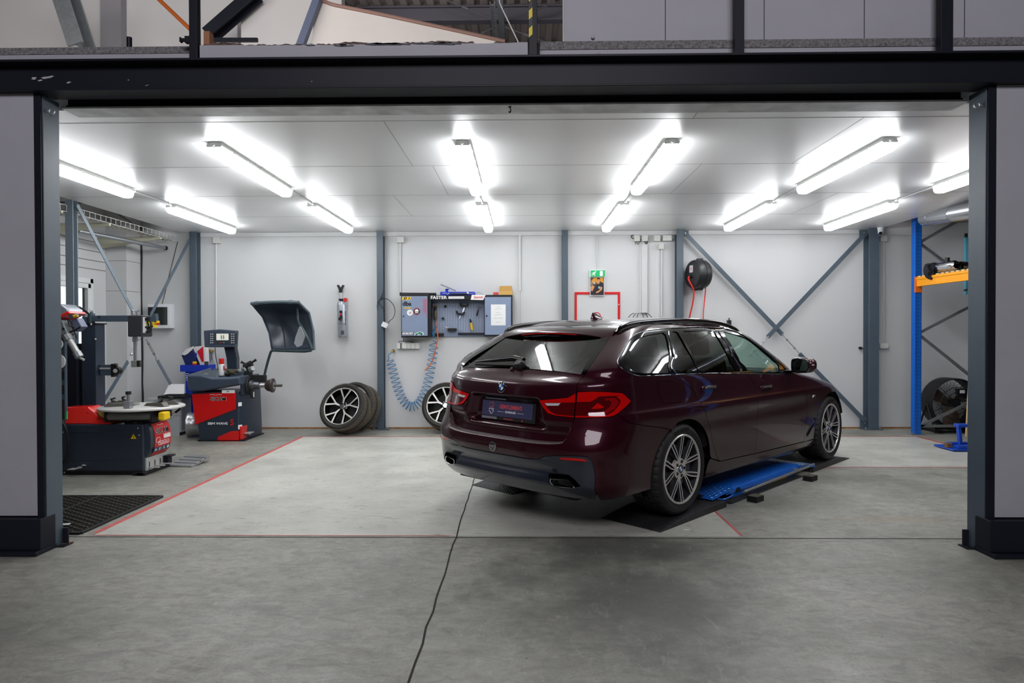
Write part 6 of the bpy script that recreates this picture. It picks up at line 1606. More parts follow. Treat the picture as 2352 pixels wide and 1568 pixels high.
mb=MB();X2_=T(512,850,9.0).x;mb.box((X2_,9.0,zt),(T(553,850,9.0).x,9.22,zt+.06));mb.build('rear_bins',M_BLB,tr_,bevel=.008)
q=[A(x,y,8.95)for x,y in((549,838),(588,832),(596,840),(596,900),(580,915),(552,900))]
mb=MB();SX=-3.70
mb.box((SX,8.66,.60),(SX+.03,9.22,BZ+.12));sp_=mb.build('side_plate',M_NAVY,bal,bevel=.006)
mb=MB()
for k in range(3):mb.prism([(8.85+k*.12,0),(8.90+k*.12,0),(8.91+k*.12,.03),(8.84+k*.12,.03)],(SX,0,BZ+.115),(0,1,0),(0,0,1),(1,0,0),0,.03)
mb.build('side_crest',M_NAVY,sp_)
sc=A(580,885,8.86);AXS=Vector((1,.0,0));o=Vector((SX+.03,8.86,sc.z))
mb=MB();mb.lathe([(0,0),(.125,0),(.13,.012),(.11,.030),(.0,.034)],o,AXS,30);fl_o=mb.build('flange_plate',M_DARK,bal)
mb=MB();mb.lathe([(.075,.02),(.075,.06),(.052,.075),(.050,.12),(.045,.15),(0,.15)],o,AXS,24);mb.build('flange_cone',mat('dark_machined',(92,94,96),.35,metal=.7),fl_o)
mb=MB();mb.lathe([(.0,.15),(.028,.15),(.026,.30),(0,.30)],o,AXS,20);mb.build('shaft',M_SIL,bal)
e=A(648,889,8.86).x-o.x
mb=MB();mb.lathe([(.0,.30),(.019,.30),(.019,e-.01),(.016,e),(0,e)],o,AXS,16);mb.build('threaded_shaft',mat('dark_thread',(84,82,78),.4,metal=.7),bal)
mb=MB();mb.lathe([(.03,.235),(.055,.235),(.075,.26),(.082,.30),(.095,.315),(.095,.335),(.045,.345),(.03,.33)],o,AXS,28);ck=mb.build('centring_cup',mat('brown_black_cup',(62,50,48),.4),bal)
mb=MB();mb.lathe([(.02,.33),(.05,.33),(.05,.345),(.02,.35)],o,AXS,18);mb.build('cup_face',M_SIL,ck)
mb=MB();mb.box((o.x+.04,8.80,sc.z-.17),(o.x+.09,8.84,sc.z-.06));mb.build('gauge_arm',M_DARK,bal,bevel=.006)
mb=MB();mb.box((o.x+.088,8.795,sc.z-.15),(o.x+.094,8.815,sc.z-.08));mb.build('white_tab',MWp,bal)
c=A(570,838,8.9)
qn=thing('quick_nut','black winged clamping nut lying on top of the wheel balancer','clamping nut',(c.x,8.9,BZ+.12))
mb=MB();mb.cyl((c.x-.05,8.9,c.z-.03),(c.x+.05,8.9,c.z+.02),.045,n=20);mb.box((c.x-.05,8.87,BZ+.118),(c.x+.05,8.93,c.z));mb.build('nut',M_DARK,qn,bevel=.004)
for p in((554,831),(588,826)):
 mb=MB();q=A(*p,8.9);mb.tube([Vector((c.x,8.9,c.z)),Vector((c.x,8.9,c.z)).lerp(q,.7),q],[.010,.013,.019],10);mb.build('lever',M_BLK,qn)
for k,(px,py)in enumerate(((561,847),(576,846))):
 q=A(px,py,8.9);t_=thing('centring_cone',('left' if k==0 else 'right')+' one of two grey centring cones below the black winged nut','cone',q,group='centring cones on the balancer')
 mb=MB();mb.lathe([(0,0),(.045,0),(.05,.01),(.03,.05),(0,.05)],q+Vector((0,.0,-.005)),(.7,-.5,.2),18);mb.build('cone',mat('pale_steel',(150,156,156),.3,metal=.6),t_)
D_=lambda x,y,Y=9.05:A(x,y,Y)
po=[D_(515,795),D_(540,795),D_(545,822),D_(545,848),D_(523,848),D_(521,822)]
mb=MB();mb.prism([(p.x,p.z)for p in po],(0,0,0),(1,0,0),(0,0,1),(0,1,0),9.03,9.13);mb.build('display_post',M_NAVY,bal,bevel=.01)
ds=[D_(476,759),D_(512,756),D_(548,759),D_(546,797),D_(478,797)]
mb=MB();mb.prism([(p.x,p.z)for p in ds],(0,0,0),(1,0,0),(0,0,1),(0,1,0),8.94,9.06);dp_=mb.build('display',M_BLB,bal,bevel=.012,seg=3)
a,b=D_(480,765,8.94),D_(544,790,8.94)
mb=MB();mb.box((a.x,8.936,b.z),(b.x,8.942,a.z));ky=mb.build('key_panel',mat('key_panel',(52,60,70),.4),dp_)
a,b=D_(497,766,8.935),D_(525,781,8.935)
mb=MB();mb.box((a.x,8.932,b.z),(b.x,8.9365,a.z));scn=mb.build('screen',mat('lit_lcd',(228,228,218),.3,emit=(226,226,214),estr=.35),dp_)
mb=MB()
for x in(508.5,513.5):
 p=D_(x,774,8.9315);mb.prism(disc(.010,14,0,0,.032),(p.x,8.9315,p.z),(1,0,0),(0,0,1),(0,-1,0),0,.0006)
mb.build('screen_tyre_mark',mat('lcd_grey',(150,152,146),.5),scn)
mb=MB()
for r in range(5):
 for x in(484,488.5,532,537):
  p=D_(x,767+r*5,8.9355);mb.prism(rrect(.020,.013,.005,3),(p.x,8.9355,p.z),(1,0,0),(0,0,1),(0,-1,0),0,.0008)
mb.build('keys',mat('key_white',(206,208,210),.4),ky)
for x,mm in((507,M_MRED),(514,mat('key_green',(70,170,130),.4))):
 p=D_(x,786.5,8.9355);mb=MB();mb.prism(rrect(.022,.014,.005,3),(p.x,8.9355,p.z),(1,0,0),(0,0,1),(0,-1,0),0,.001);mb.build('key',mm,ky)
mb=MB();mb.tube(bez([D_(494,798),D_(495,815),D_(500,840),D_(501,850)],6),.005,6);mb.build('display_cable',M_BLK,bal)
HY=9.0
def hoodpt(u,v):
 """u 0..1 from left edge to right edge, v 0..1 from top to bottom"""
 lx=[(577,697),(603,728),(618,765),(625,806)];rx=[(686,694),(710,718),(720,760),(722,802)]
 def cur(P_,t):
  k=min(2,int(t*3));f=t*3-k
  return(P_[k][0]+(P_[k+1][0]-P_[k][0])*f,P_[k][1]+(P_[k+1][1]-P_[k][1])*f)
 a,b=cur(lx,v),cur(rx,v)
 px,py=a[0]+(b[0]-a[0])*u,a[1]+(b[1]-a[1])*u-7*math.sin(PI*u)*(1-v)*.3
 Y=HY+.02-.30*u*(1-.3*v)+.26*math.sin(PI*min(1,max(0,v)))**.8*(.4+.6*math.sin(PI*u))
 return A(px,py,Y)
NU,NV=22,22
g_=[[hoodpt(u,v)for u in np.linspace(0,1,NU)]for v in np.linspace(0,1,NV)]
mb=MB();mb.loft(g_,cap=False,closed=False);hood=mb.build('wheel_guard_hood',mat('charcoal_plastic',(44,54,68),.32),bal,smooth=70)
md=hood.modifiers.new('thickness','SOLIDIFY');md.thickness=.012
top_e,right_e,bot_e,left_e=g_[0],[r[-1]for r in g_],g_[-1][::-1],[r[0]for r in g_][::-1]
mb=MB();mb.tube(top_e,[.022+.006*(1 if i in(2,3,17,18)else 0)for i in range(NU)],8);mb.tube(right_e,.014,8);mb.tube(bot_e,.010,8);mb.tube(left_e,.010,8)
mb.build('hood_rim',mat('hood_rim_grey',(78,92,100),.4),hood)
mb=MB();mb.tube([r[int(NU*.33)]+Vector((0,-.012,0))for r in g_[1:-1]],.010,6);mb.build('hood_crease',mat('charcoal_plastic',0),hood)
mb=MB();mb.tube(bez([A(606,868,8.95),A(612,842,8.95),A(621,811,8.92),A(626,805,8.90),A(634,805,8.88)],6)+[A(660,806,8.84),A(700,807,8.72),A(714,805,8.68)]+bez([A(717,801,8.68),A(708,780,8.72),A(692,750,8.82),A(685,735,8.86),A(684,708,8.88)],5),.017,10);mb.build('guard_tube',mat('dark_tube_steel',(58,72,76),.35,metal=.4),bal)
mb=MB();q=A(606,866,8.95);mb.box((SX+.0,8.90,q.z-.07),(q.x+.03,8.98,q.z+.03));mb.build('tube_bracket',M_DARK,bal,bevel=.004)
mb=MB();p_=[A(x,y,8.74)for x,y in((689,750),(680,775),(677,788),(683,796),(693,792),(700,772))];mb.tube([p.copy()for p in p_]+[p_[0].copy()],.010,8);mb.prism([(p.x,p.z)for p in p_],(0,0,0),(1,0,0),(0,0,1),(0,1,0),8.735,8.75);mb.build('measuring_caliper',mat('pale_grey_plastic',(140,144,150),.35),bal)
c=A(509,862,8.72)
can=thing('spray_can','white and red spray can standing on the balancer tray','spray can',(c.x,8.72,c.z))
h=A(509,823,8.72).z-c.z
mb=MB();mb.lathe([(0,0),(.034,0),(.036,.004),(.036,h*.62),(.030,h*.70),(0,h*.72)],c,n=24);mb.build('can_body',mat('can_white',(228,230,230),.3),can)
mb=MB();mb.lathe([(.033,h*.68),(.033,h*.99),(.030,h),(0,h)],c,n=24);mb.build('can_cap',M_MRED,can)
mb=MB();mb.lathe([(.0368,h*.30),(.0368,h*.58)],c,n=24,a0=1.0,a1=3.1);mb.build('red_band',M_MRED,can)
t_=thing('rag','crumpled olive rag lying on the balancer tray beside the spray can','rag',A(530,862,8.72));mb=MB()
c=A(530,860,8.72)
for k in range(9):mb.sphere(c+Vector((random.uniform(-.07,.07),random.uniform(-.04,.06),random.uniform(-.015,.05))),random.uniform(.02,.04),10,7,1.3,1,.8)
mb.build('rag_heap',mat('olive_rag',(72,70,54),.9,var=.3,vscale=20),t_)
t_=thing('red_cloth','small folded red cloth at the left of the spray can','cloth',A(485,862,8.70));c=A(485,864,8.70);mb=MB();mb.box((c.x-.08,8.66,c.z-.01),(c.x+.05,8.78,c.z+.006));mb.build('cloth',mat('dull_red_cloth',(160,40,46),.8),t_,bevel=.004)
gc=thing('drawer_cabinet','light grey drawer cabinet between the two machines','cabinet',(-4.85,9.2,0))
gx0,gx1=A(338,900,9.1).x,A(414,900,9.1).x;gz=A(400,914,9.1).z
mb=MB();mb.box((gx0,9.1,.05),(gx1,9.40,gz));gb=mb.build('carcass',mat('light_grey_cabinet',(178,182,186),.45),gc,bevel=.004)
mb=MB();mb.box((gx1-.003,9.13,.07),(gx1+.004,9.38,gz-.02));mb.build('side_panel',mat('mid_grey_cabinet_side',(120,122,126),.5),gc)
for y0,y1 in((916,954),(956,1006)):
 a,b=A(340,y0,9.095),A(412,y1,9.095);mb=MB();mb.box((gx0+.01,9.092,b.z),(gx1-.012,9.102,a.z));dw=mb.build('drawer',mat('light_grey_cabinet',0),gc,bevel=.003)
 mb=MB();mb.box((gx0+.1,9.086,a.z-.018),(gx1-.1,9.094,a.z-.010));mb.build('drawer_pull',M_LGREY,dw)
mb=MB();mb.box((gx0,9.12,.0),(gx1-.03,9.38,.05));mb.build('plinth',M_DARK,gc)
a,b=A(361,905,9.05),A(440,914,9.05)
t_=thing('black_tray','black plastic tray on top of the grey drawer cabinet','tray',(a.x,9.1,gz));mb=MB();mb.box((a.x,9.05,gz),(gx1+.06,9.40,gz+.035));mb.build('tray',M_BLK,t_,bevel=.012,seg=3)
mb=MB();mb.box((a.x+.08,9.1,gz+.035),(a.x+.30,9.3,gz+.05));mb.build('tray_insert',M_DARK,t_,bevel=.004)
pz=gz+.036;t_=thing('paper_stack','stack of white paper on the black tray','paper',(-4.75,9.55,pz))
mb=MB();q=[(A(378,904,9.2),0),(A(424,904,9.2),0),(A(424,880,9.36),1),(A(388,879,9.36),1)]
x_=[p[0].x for p in q]
mb.add([(x_[0],9.18,pz+.004),(x_[1],9.18,pz+.004),(x_[2],9.36,pz+.14),(x_[3],9.36,pz+.14),(x_[0],9.20,pz),(x_[1],9.20,pz),(x_[2],9.39,pz),(x_[3],9.39,pz)],[(0,1,2,3),(4,7,6,5),(0,4,5,1),(1,5,6,2),(2,6,7,3),(3,7,4,0)])
mb.build('paper',mat('paper_white',(232,232,232),.6),t_,bevel=.003)
SB=lambda x,y,Y=9.45:A(x,y,Y)
bs_=thing('display_stand','blue cardboard display stand behind the balancer','display stand',SB(445,900))
bm_b=mat('vivid_blue_card',(16,52,178),.5)
a,b=SB(416,838),SB(480,853);a1,b1=SB(427,853),SB(476,905)
mb=MB();mb.box((a.x,9.42,b.z),(b.x,9.66,a.z));st_=mb.build('shelf_tray',bm_b,bs_)
mb=MB();mb.box((a1.x,9.44,0.02),(b1.x,9.64,b.z));mb.build('stand_body',bm_b,bs_)
mb=MB();p=SB(430,858,9.435)
for i,ch in enumerate('iNI'):
 t=text_mb(ch,.06,basis((p.x,9.4385,p.z-i*.045),(0,0,-1),(1,0,0)),.0005,.002);mb.add(t.v,t.f)
mb.build('stand_lettering',MWp,bs_)
cb_=thing('carton','dark blue slanted carton with a white front in the blue stand','carton',SB(430,838),group=None)
q=[SB(425,838),SB(448,838),SB(446,812),SB(438,800),SB(416,816)]
mb=MB();mb.prism([(p.x,p.z)for p in q],(0,0,0),(1,0,0),(0,0,1),(0,1,0),9.46,9.60);c1=mb.build('box',mat('navy_card',(20,34,92),.5),cb_)
q=[SB(418,813,9.45),SB(428,802,9.45),SB(444,795,9.45),SB(444,800,9.45),SB(432,812,9.45),SB(424,816,9.45)]
mb=MB();mb.prism([(p.x,p.z)for p in q],(0,0,0),(1,0,0),(0,0,1),(0,1,0),9.44,9.462);mb.build('white_flap',mat('card_white',(232,228,228),.5),c1)
cb_=thing('carton','white carton with a red triangle leaning in the blue stand','carton',SB(460,838))
q=[SB(440,800),SB(443,796),SB(466,794),SB(468,838),SB(456,838)]
mb=MB();mb.prism([(p.x,p.z)for p in q],(0,0,0),(1,0,0),(0,0,1),(0,1,0),9.50,9.62);c2=mb.build('box',mat('card_white',0),cb_)
q=[SB(452,807,9.49),SB(466,795,9.49),SB(467.5,831,9.49),SB(463,831,9.49)]
mb=MB();mb.prism([(p.x,p.z)for p in q],(0,0,0),(1,0,0),(0,0,1),(0,1,0),9.496,9.50);mb.build('red_triangle',mat('card_red',(204,26,48),.5),c2)
q=[SB(448,813,9.49),SB(450,809,9.49),SB(452,815,9.49),SB(450,819,9.49)]
mb=MB();mb.prism([(p.x,p.z)for p in q],(0,0,0),(1,0,0),(0,0,1),(0,1,0),9.496,9.50);mb.build('blue_mark',bm_b,c2)
for px,lb,mm in((446,'small yellow and red tin in the blue stand',M_YEL),(473,'small olive box at the right end of the blue stand',mat('olive_rag',0))):
 q=SB(px,838);t_=thing('small_tin',lb,'tin',q);mb=MB()
 mb.box((q.x-.02,9.44,q.z),(q.x+.022,9.49,q.z+.05));mb.build('tin',mm,t_,bevel=.004)
 if px==446:mb=MB();mb.box((q.x-.0205,9.439,q.z),(q.x+.0225,9.4905,q.z+.022));mb.build('red_label',M_MRED,t_)
t_=thing('air_fitting','brass air coupling with a pale hose on the wall behind the balancer','air fitting',A(483,806,9.7));mb=MB()
c=A(483,806,9.72);mb.cyl(c+Vector((0,-.03,0)),c+Vector((0,.08,0)),.022,n=14);mb.cyl(c,A(478,800,9.7),.012);mb.cyl(c,A(479,812,9.7),.013);mb.build('brass_body',mat('brass',(176,140,70),.3,metal=.8),t_)
mb=MB();mb.tube(bez([A(478,800,9.7),A(473,796,9.7),A(469,800,9.7),A(467,815,9.7)],5),.008,8);mb.cyl(A(479,812,9.7),A(473,832,9.66),.012,.016);mb.build('pale_hose',mat('pale_blue_hose',(150,178,200),.4),t_)
mb=MB();mb.tube(bez([A(486,808,YB-.01),A(490,825,YB-.01),A(495,838,YB-.01)],5),.004,6);mb.build('thin_lead',M_LGREY,t_)
t_=thing('chrome_rim','bright bare wheel rim standing left of the balancer foot','wheel rim',A(440,1003,8.95));c=A(440,978,8.98);rr=.17
mb=MB();mb.lathe([(rr*.55,-.02),(rr*.9,-.03),(rr,-.035),(rr,.0),(rr*.92,.02),(rr*.92,.12),(rr,.14),(rr,.17)],(c.x+.12,9.02,rr+.004),(-.97,-.24,0),40);mb.build('rim',M_SIL,t_)
mb=MB();mb.lathe([(0,-.0),(rr*.9,-.005),(rr*.9,.16),(0,.16)],(c.x+.12,9.02,rr+.004),(-.97,-.24,0),32);mb.build('rim_core',M_DARK,t_)
W=lambda x,y,d=0.0:A(x,y,YB-d)
def wbox(mb,px0,py0,px1,py1,d0,d1):
 a,b=W(px0,py0,d1),W(px1,py1,d1);mb.box((a.x,YB-d1,b.z),(b.x,YB-d0,a.z));return mb
M_CABG=mat('grey_blue_cabinet',(132,146,172),.4,var=.04,vscale=6)
M_CABK=mat('black_cabinet_edge',(26,27,32),.45)
def door_unit(px0,px1,py0,py1,lb,hinge_knob):
 t_=thing('wall_cabinet',lb,'cabinet',W(px0,py1))
 mb=MB();wbox(mb,px0,py0,px1,py1,.0,.19);mb.build('carcass',M_CABK,t_,bevel=.004)
 mb=MB();wbox(mb,px0+1.5,py0+5,px1-3,py1-4,.19,.205);d=mb.build('door',M_CABG,t_,bevel=.002)
 c=W(hinge_knob[0],hinge_knob[1],.205);mb=MB();mb.lathe([(0,.012),(.010,.012),(.012,0)],c,(0,-1,0),16);mb.build('lock',M_CHR,d)
 return t_,d
cL,dL=door_unit(921,985,675,775,'grey wall cabinet with stickers on its door',(927,726))
cR,dR=door_unit(1112,1177,677,772.5,'grey wall cabinet with a white paper on its door',(1118,725))
pb_=thing('pegboard','perforated grey tool board between the two wall cabinets','pegboard',W(1050,773))
mb=MB();wbox(mb,986,687,1112,773,.0,.02);bdp=mb.build('board',mat('pegboard_grey',(136,148,174),.45),pb_)
mb=MB();wbox(mb,984.5,678,1112.5,688,0,.20);hdr=mb.build('header',M_CABK,pb_,bevel=.002)
mb=MB();wbox(mb,984.5,688,990,774,0,.19);mb.build('side_cheek',M_CABK,pb_)
holes=MB();a,b=W(993,692,.021),W(1110,764,.021)
y=697
s6=YB/FPX
for xx in np.arange(995,1108,6.0):
 if 1050<xx<1055:continue
 for yy in np.arange(698,763,4.0):
  p=W(xx,yy,.0215);holes.add([(p.x-.006,p.y,p.z-.0055),(p.x+.006,p.y,p.z-.0055),(p.x+.006,p.y,p.z+.0055),(p.x-.006,p.y,p.z+.0055)],[(0,1,2,3)])
holes.build('perforation',mat('peg_hole',(182,186,192),.6),bdp)
mb=MB();wbox(mb,1052,690,1052.8,773,.02,.024);mb.build('board_seam',mat('pegboard_grey',0),bdp)
for x0_,x1_,y0_,y1_ in((999,1019,765,772.5),(1052,1112,764,768)):
 mb=MB();wbox(mb,x0_,y0_,x1_,y1_,.02,.06);mb.build('tool_rail',M_CABK,bdp,bevel=.002)
def WM(px,py,d):p=W(px,py,d);return basis((p.x,YB-d,p.z),(1,0,0),(0,0,1))
text_mb('FASTER',.062,WM(1007.5,683.3,.2006),.0004,.0018,sx=1.15).build('header_text',MWp,hdr)
mb=MB();wbox(mb,1030,680.5,1066,685.8,.2,.2012);lb2=mb.build('header_label',MWp,hdr)
text_mb('#southeasternperformance',.020,WM(1048,683,.2014),.0002,.0002,sx=.86).build('label_print',mat('print_grey',(120,120,126),.5),lb2)
mb=MB();p=[(-.105,-.035),(.075,-.04),(.11,.035),(-.09,.035)];mb.prism(p,W(1098,682.5,.201),(1,0,0),(0,0,1),(0,-1,0),0,.001);l3=mb.build('header_label',MWp,hdr)
text_mb('Summit',.05,WM(1098,682.5,.2022),.0003,.0014,shear=.3,sx=.85).build('label_print',M_MRED,l3)
p=W(933.5,685,.206);mb=MB();mb.prism([(-.07,-.02),(.055,-.02),(.07,.02),(-.055,.02)],(p.x,YB-.2055,p.z),(1,0,0),(0,0,1),(0,-1,0),0,.001);s1=mb.build('sticker',M_YEL,dL)
text_mb('D  i',.040,WM(933.5,685,.2068),.0003,.003,shear=.3,sx=1.3).build('sticker_print',MK,s1)
text_mb('dba',.085,WM(934.5,697.5,.2058),.0003,.003,sx=1.05).build('sticker_print',MK,dL)
text_mb('dba BRAKE SERVICE',.012,WM(934.5,702,.2058),.0002,.0003).build('sticker_print',mat('print_grey',0),dL)
mb=MB();wbox(mb,925.5,705,943.5,710,.205,.206);s2=mb.build('sticker',mat('sticker_cyan',(40,120,176),.5),dL)
text_mb('OHLINS',.030,WM(934.8,707.5,.2064),.0003,.002).build('sticker_print',M_YEL,s2)
p=W(941.5,717.8,.2055);mb=MB();mb.prism(disc(.044,28),p,(1,0,0),(0,0,1),(0,-1,0),0,.001);s3=mb.build('sticker',MWp,dL)
mb=MB();mb.prism([(-.025,0),(.02,.006),(.024,.014),(.0,.012),(-.01,.006)],p+Vector((0,-.0015,-.003)),(1,0,0),(0,0,1),(0,-1,0),0,.0006);mb.prism([(-.012,-.012),(.012,-.012),(.018,-.005),(0,-.001)],p+Vector((0,-.0015,-.003)),(1,0,0),(0,0,1),(0,-1,0),0,.0006);mb.build('sticker_print',mat('print_dull_red',(130,40,44),.5),s3)
p=W(957.2,715,.2055);mb=MB();mb.prism(disc(.052,30),p,(1,0,0),(0,0,1),(0,-1,0),0,.0012);s4=mb.build('sticker',mat('sticker_rose',(196,60,76),.5),dL)
mb=MB();mb.prism(disc(.044,30),p+Vector((0,-.0012,0)),(1,0,0),(0,0,1),(0,-1,0),0,.0006);mb.build('sticker_disc',MK,s4)
mb=MB();mb.prism([(-.03,.004),(-.018,.03),(.012,.034),(.032,.006),(.02,-.004),(-.02,-.006)],p+Vector((0,-.002,0)),(1,0,0),(0,0,1),(0,-1,0),0,.0006);mb.prism([(-.028,-.014),(.028,-.014),(.02,-.026),(-.02,-.026)],p+Vector((0,-.002,0)),(1,0,0),(0,0,1),(0,-1,0),0,.0006);mb.build('sticker_print',MWp,s4)
mb=MB()
for k,(y0,y1)in enumerate(((685,713),(685,716),(685,718),(685,721),(685,729))):
 x=971.5+k*1.9;wbox(mb,x,y0,x+.9,y1,.205,.2056)
mb.build('red_print',mat('sticker_rose',0),dL)
text_mb('MOROSO',.040,WM(936,766,.2066),.0003,.0026,shear=.25,sx=.92).build('sticker_print',MWp,dL)
mb=MB();wbox(mb,922.5,762.8,950.5,769,.205,.206);mb.build('sticker',MK,dL)
p=W(962,766,.2055);mb=MB();mb.prism([(-.07,-.018),(.068,-.018),(.072,.005),(.05,.022),(.01,.028),(-.03,.014),(-.066,.002)],p,(1,0,0),(0,0,1),(0,-1,0),0,.001);s5=mb.build('sticker',MWp,dL)
mb=MB();mb.prism([(-.06,-.010),(.058,-.012),(.060,.004),(.04,.016),(.008,.020),(-.022,.008),(-.056,.0)],p+Vector((0,-.0012,0)),(1,0,0),(0,0,1),(0,-1,0),0,.0006);mb.build('sticker_car',mat('sticker_green',(60,170,132),.5),s5)
mb=MB();mb.prism(disc(.010,14,-.035,-.012),p+Vector((0,-.002,0)),(1,0,0),(0,0,1),(0,-1,0),0,.0006);mb.prism(disc(.010,14,.04,-.012),p+Vector((0,-.002,0)),(1,0,0),(0,0,1),(0,-1,0),0,.0006);mb.prism([(-.012,.008),(.008,.018),(.036,.014),(.04,.006)],p+Vector((0,-.002,0)),(1,0,0),(0,0,1),(0,-1,0),0,.0006);mb.build('sticker_print',MK,s5)
ppn=thing('notice','white printed sheet on the right cabinet door','notice',W(1145,723,.206));mb=MB();wbox(mb,1127.5,699,1161.5,747,.2052,.2062);nt_=mb.build('sheet',MWp,ppn)
mb=MB()
for y,w_ in((704,3),(709,7),(717,5),(722,8),(730,10),(739,6)):wbox(mb,1144.5-w_,y,1144.5+w_,y+.8,.2062,.2066)
mb.build('print_lines',mat('faint_print',(186,188,192),.6),nt_)
def on_board(name,lb,cat,px,py):return thing(name,lb,cat,W(px,py,.03))
t_=on_board('air_ratchet','brown handled air tool hanging at the left of the tool board','air tool',1000,720)
mb=MB();mb.loft([[W(1000+dx,y,.055)+Vector((r*math.cos(a),r*math.sin(a),0))for a in np.linspace(0,2*PI,12,endpoint=False)]for y,r,dx in((713,.020,-.4),(716,.026,-.3),(725,.026,0),(731,.024,.3),(734.5,.014,.5))]);mb.build('grip',mat('brown_grip',(92,80,68),.6),t_)
mb=MB();mb.cyl(W(999.6,704,.055),W(999.6,713,.055),.016,n=12);mb.cyl(W(999.6,709,.055),W(999.6,713,.055),.022,n=12);mb.build('neck',M_BLK,t_)
mb=MB();mb.beam(W(994,702.5,.055),W(1005,702.5,.055),.03,.016);mb.build('brass_head',mat('brass',0),t_,bevel=.004)
mb=MB();mb.cyl(W(1000.6,734,.055),W(1001,738.5,.055),.009,n=10);mb.build('brass_nipple',mat('brass',0),t_)
t_=on_board('tool_peg','small black knob high on the tool board','knob',1023,704);mb=MB();mb.sphere(W(1023,703.5,.04),.020,12,8);mb.cyl(W(1023,703.5,.04),W(1023,703.5,.02),.008);mb.build('knob',M_BLK,t_)
t_=on_board('peg_hook','small black clip low left of the middle of the tool board','clip',1017,732);mb=MB();mb.sphere(W(1017.5,731,.04),.018,12,8);mb.beam(W(1014.5,731.5,.035),W(1020.5,732,.035),.006,.008);mb.tube([W(1017,732,.05),W(1020,735,.05)],.008,6);mb.build('clip',M_BLK,t_)
for nm,px,py,lb in(('drill_clamp',1067,702,'black double holder near the top of the tool board'),('drill_clamp',1058,720,'black tilted holder in the middle of the tool board')):
 t_=on_board('tool_holder',lb,'tool holder',px,py);mb=MB();k=.12 if py>710 else 0
 mb.prism([(-.06,-.012),(.055,-.012),(.055,.004),(-.06,.010)],W(px,py,.03),(1,0,-k),(k,0,1),(0,-1,0),0,.05)
 for dx in(-.048,.045):mb.prism([(dx-.012,0),(dx+.012,0),(dx+.010+dx*.2,.032),(dx-.014+dx*.3,.034)],W(px,py,.03),(1,0,-k),(k,0,1),(0,-1,0),0,.03)
 mb.build('holder',M_BLK,t_,bevel=.003)
 mb=MB()
 for dx in(-.016,.020):mb.cyl(W(px,py+1,.06)+Vector((dx,0,-.01)),W(px,py+1,.06)+Vector((dx,0,.006)),.006,n=8)
 mb.tube([W(px-.5,py+5,.05),W(px-3.5,py+14,.05)],.005,6);mb.build('bit',M_CHR,t_)
t_=on_board('tool_tray','black dustpan like tray with a pale stub low on the tool board','tray',1034,757)
mb=MB();wbox(mb,1028,753.5,1048,760,.02,.10);mb.build('tray',M_BLK,t_,bevel=.004);mb=MB();mb.cyl(W(1022,750.5,.06),W(1031,754,.06),.009,n=10);mb.build('stub',M_LGREY,t_)
t_=on_board('wire_stripper','yellow handled pliers hanging on the tool board','pliers',1082,745)
mb=MB();mb.tube([W(1081.5,741,.05),W(1083.5,750,.05),W(1084.5,758,.05)],[.014,.019,.016],10);mb.build('yellow_handle',mat('yellow_handle',(230,186,30),.4),t_)
mb=MB();mb.tube([W(1079.5,732,.05),W(1080.5,736,.05),W(1081.5,741,.05)],[.006,.014,.012],8);mb.build('jaw',M_DARK,t_)
t_=on_board('scraper','black handled scraper with a triangle blade at the right of the tool board','scraper',1098,715)
mb=MB();mb.tube([W(1098,712,.05),W(1095,725,.05)],[.010,.014],8);mb.build('handle',M_BLK,t_)
mb=MB();q=[W(1097,702.5,.05),W(1103.5,705.5,.05),W(1098.5,711,.05)];mb.tube(q,.005,6,closed=True);mb.build('triangle_blade',M_CHR,t_)
t_=thing('rolled_cover','black rolled tube lying on top of the stickered cabinet','roll',W(950,674,.1));mb=MB();mb.cyl(W(919,675,.15),W(1002,675,.12),.021,.018,n=14);mb.cyl(W(918.5,675,.15),W(922,675,.15),.026,n=14);mb.build('roll',M_CABK,t_)
t_=thing('tool_case','blue flat case on top of the perforated tool board','case',W(1050,678,.1));mb=MB();wbox(mb,1011,670,1091,677.5,.02,.16);cs_=mb.build('case',bm_b,t_,bevel=.003)
mb=MB();mb.tube(bez([W(1016,673.5,.165),W(1025,673,.165),W(1028,676,.165),W(1032,672,.165)],5),.003,5);mb.build('white_line',MWp,cs_)
mb=MB();wbox(mb,1023,663,1029,671,.06,.09);wbox(mb,1023,663,1031,665,.06,.09);mb.build('blue_clip',bm_b,cs_)
t_=thing('grease_gun','grey ribbed hand pump lying along the blue case','grease gun',W(1055,676,.2));mb=MB()
for k in range(6):mb.cyl(W(1036+k*6.5,674.2,.185),W(1041.5+k*6.5,674.2,.185),.012,n=10)
mb.cyl(W(1034,674.2,.185),W(1076,674.2,.185),.009,n=10);mb.build('barrel',mat('dark_grey_barrel',(60,62,72),.5),t_)
mb=MB();mb.tube(bez([W(1076,674,.185),W(1086,674,.185),W(1098,670,.17),W(1110,676,.17),W(1115,677,.17)],5),.004,6);mb.cyl(W(1072,672,.185),W(1076,674,.185),.016,n=8);mb.build('nozzle',M_GALV,t_)
t_=thing('lever_rod','grey metal rod sticking up slanting above the blue case','rod',W(1040,664,.1));mb=MB();mb.tube([W(1012.5,652.8,.1),W(1048,667,.1)],.011,8);mb.build('rod',M_GALV,t_)
t_=thing('cardboard_box','open brown cardboard box on top of the right cabinet','box',W(1160,676,.1));mb=MB();wbox(mb,1146,668,1177,676.8,.03,.15);bxx=mb.build('box',mat('cardboard',(204,164,92),.75),t_)
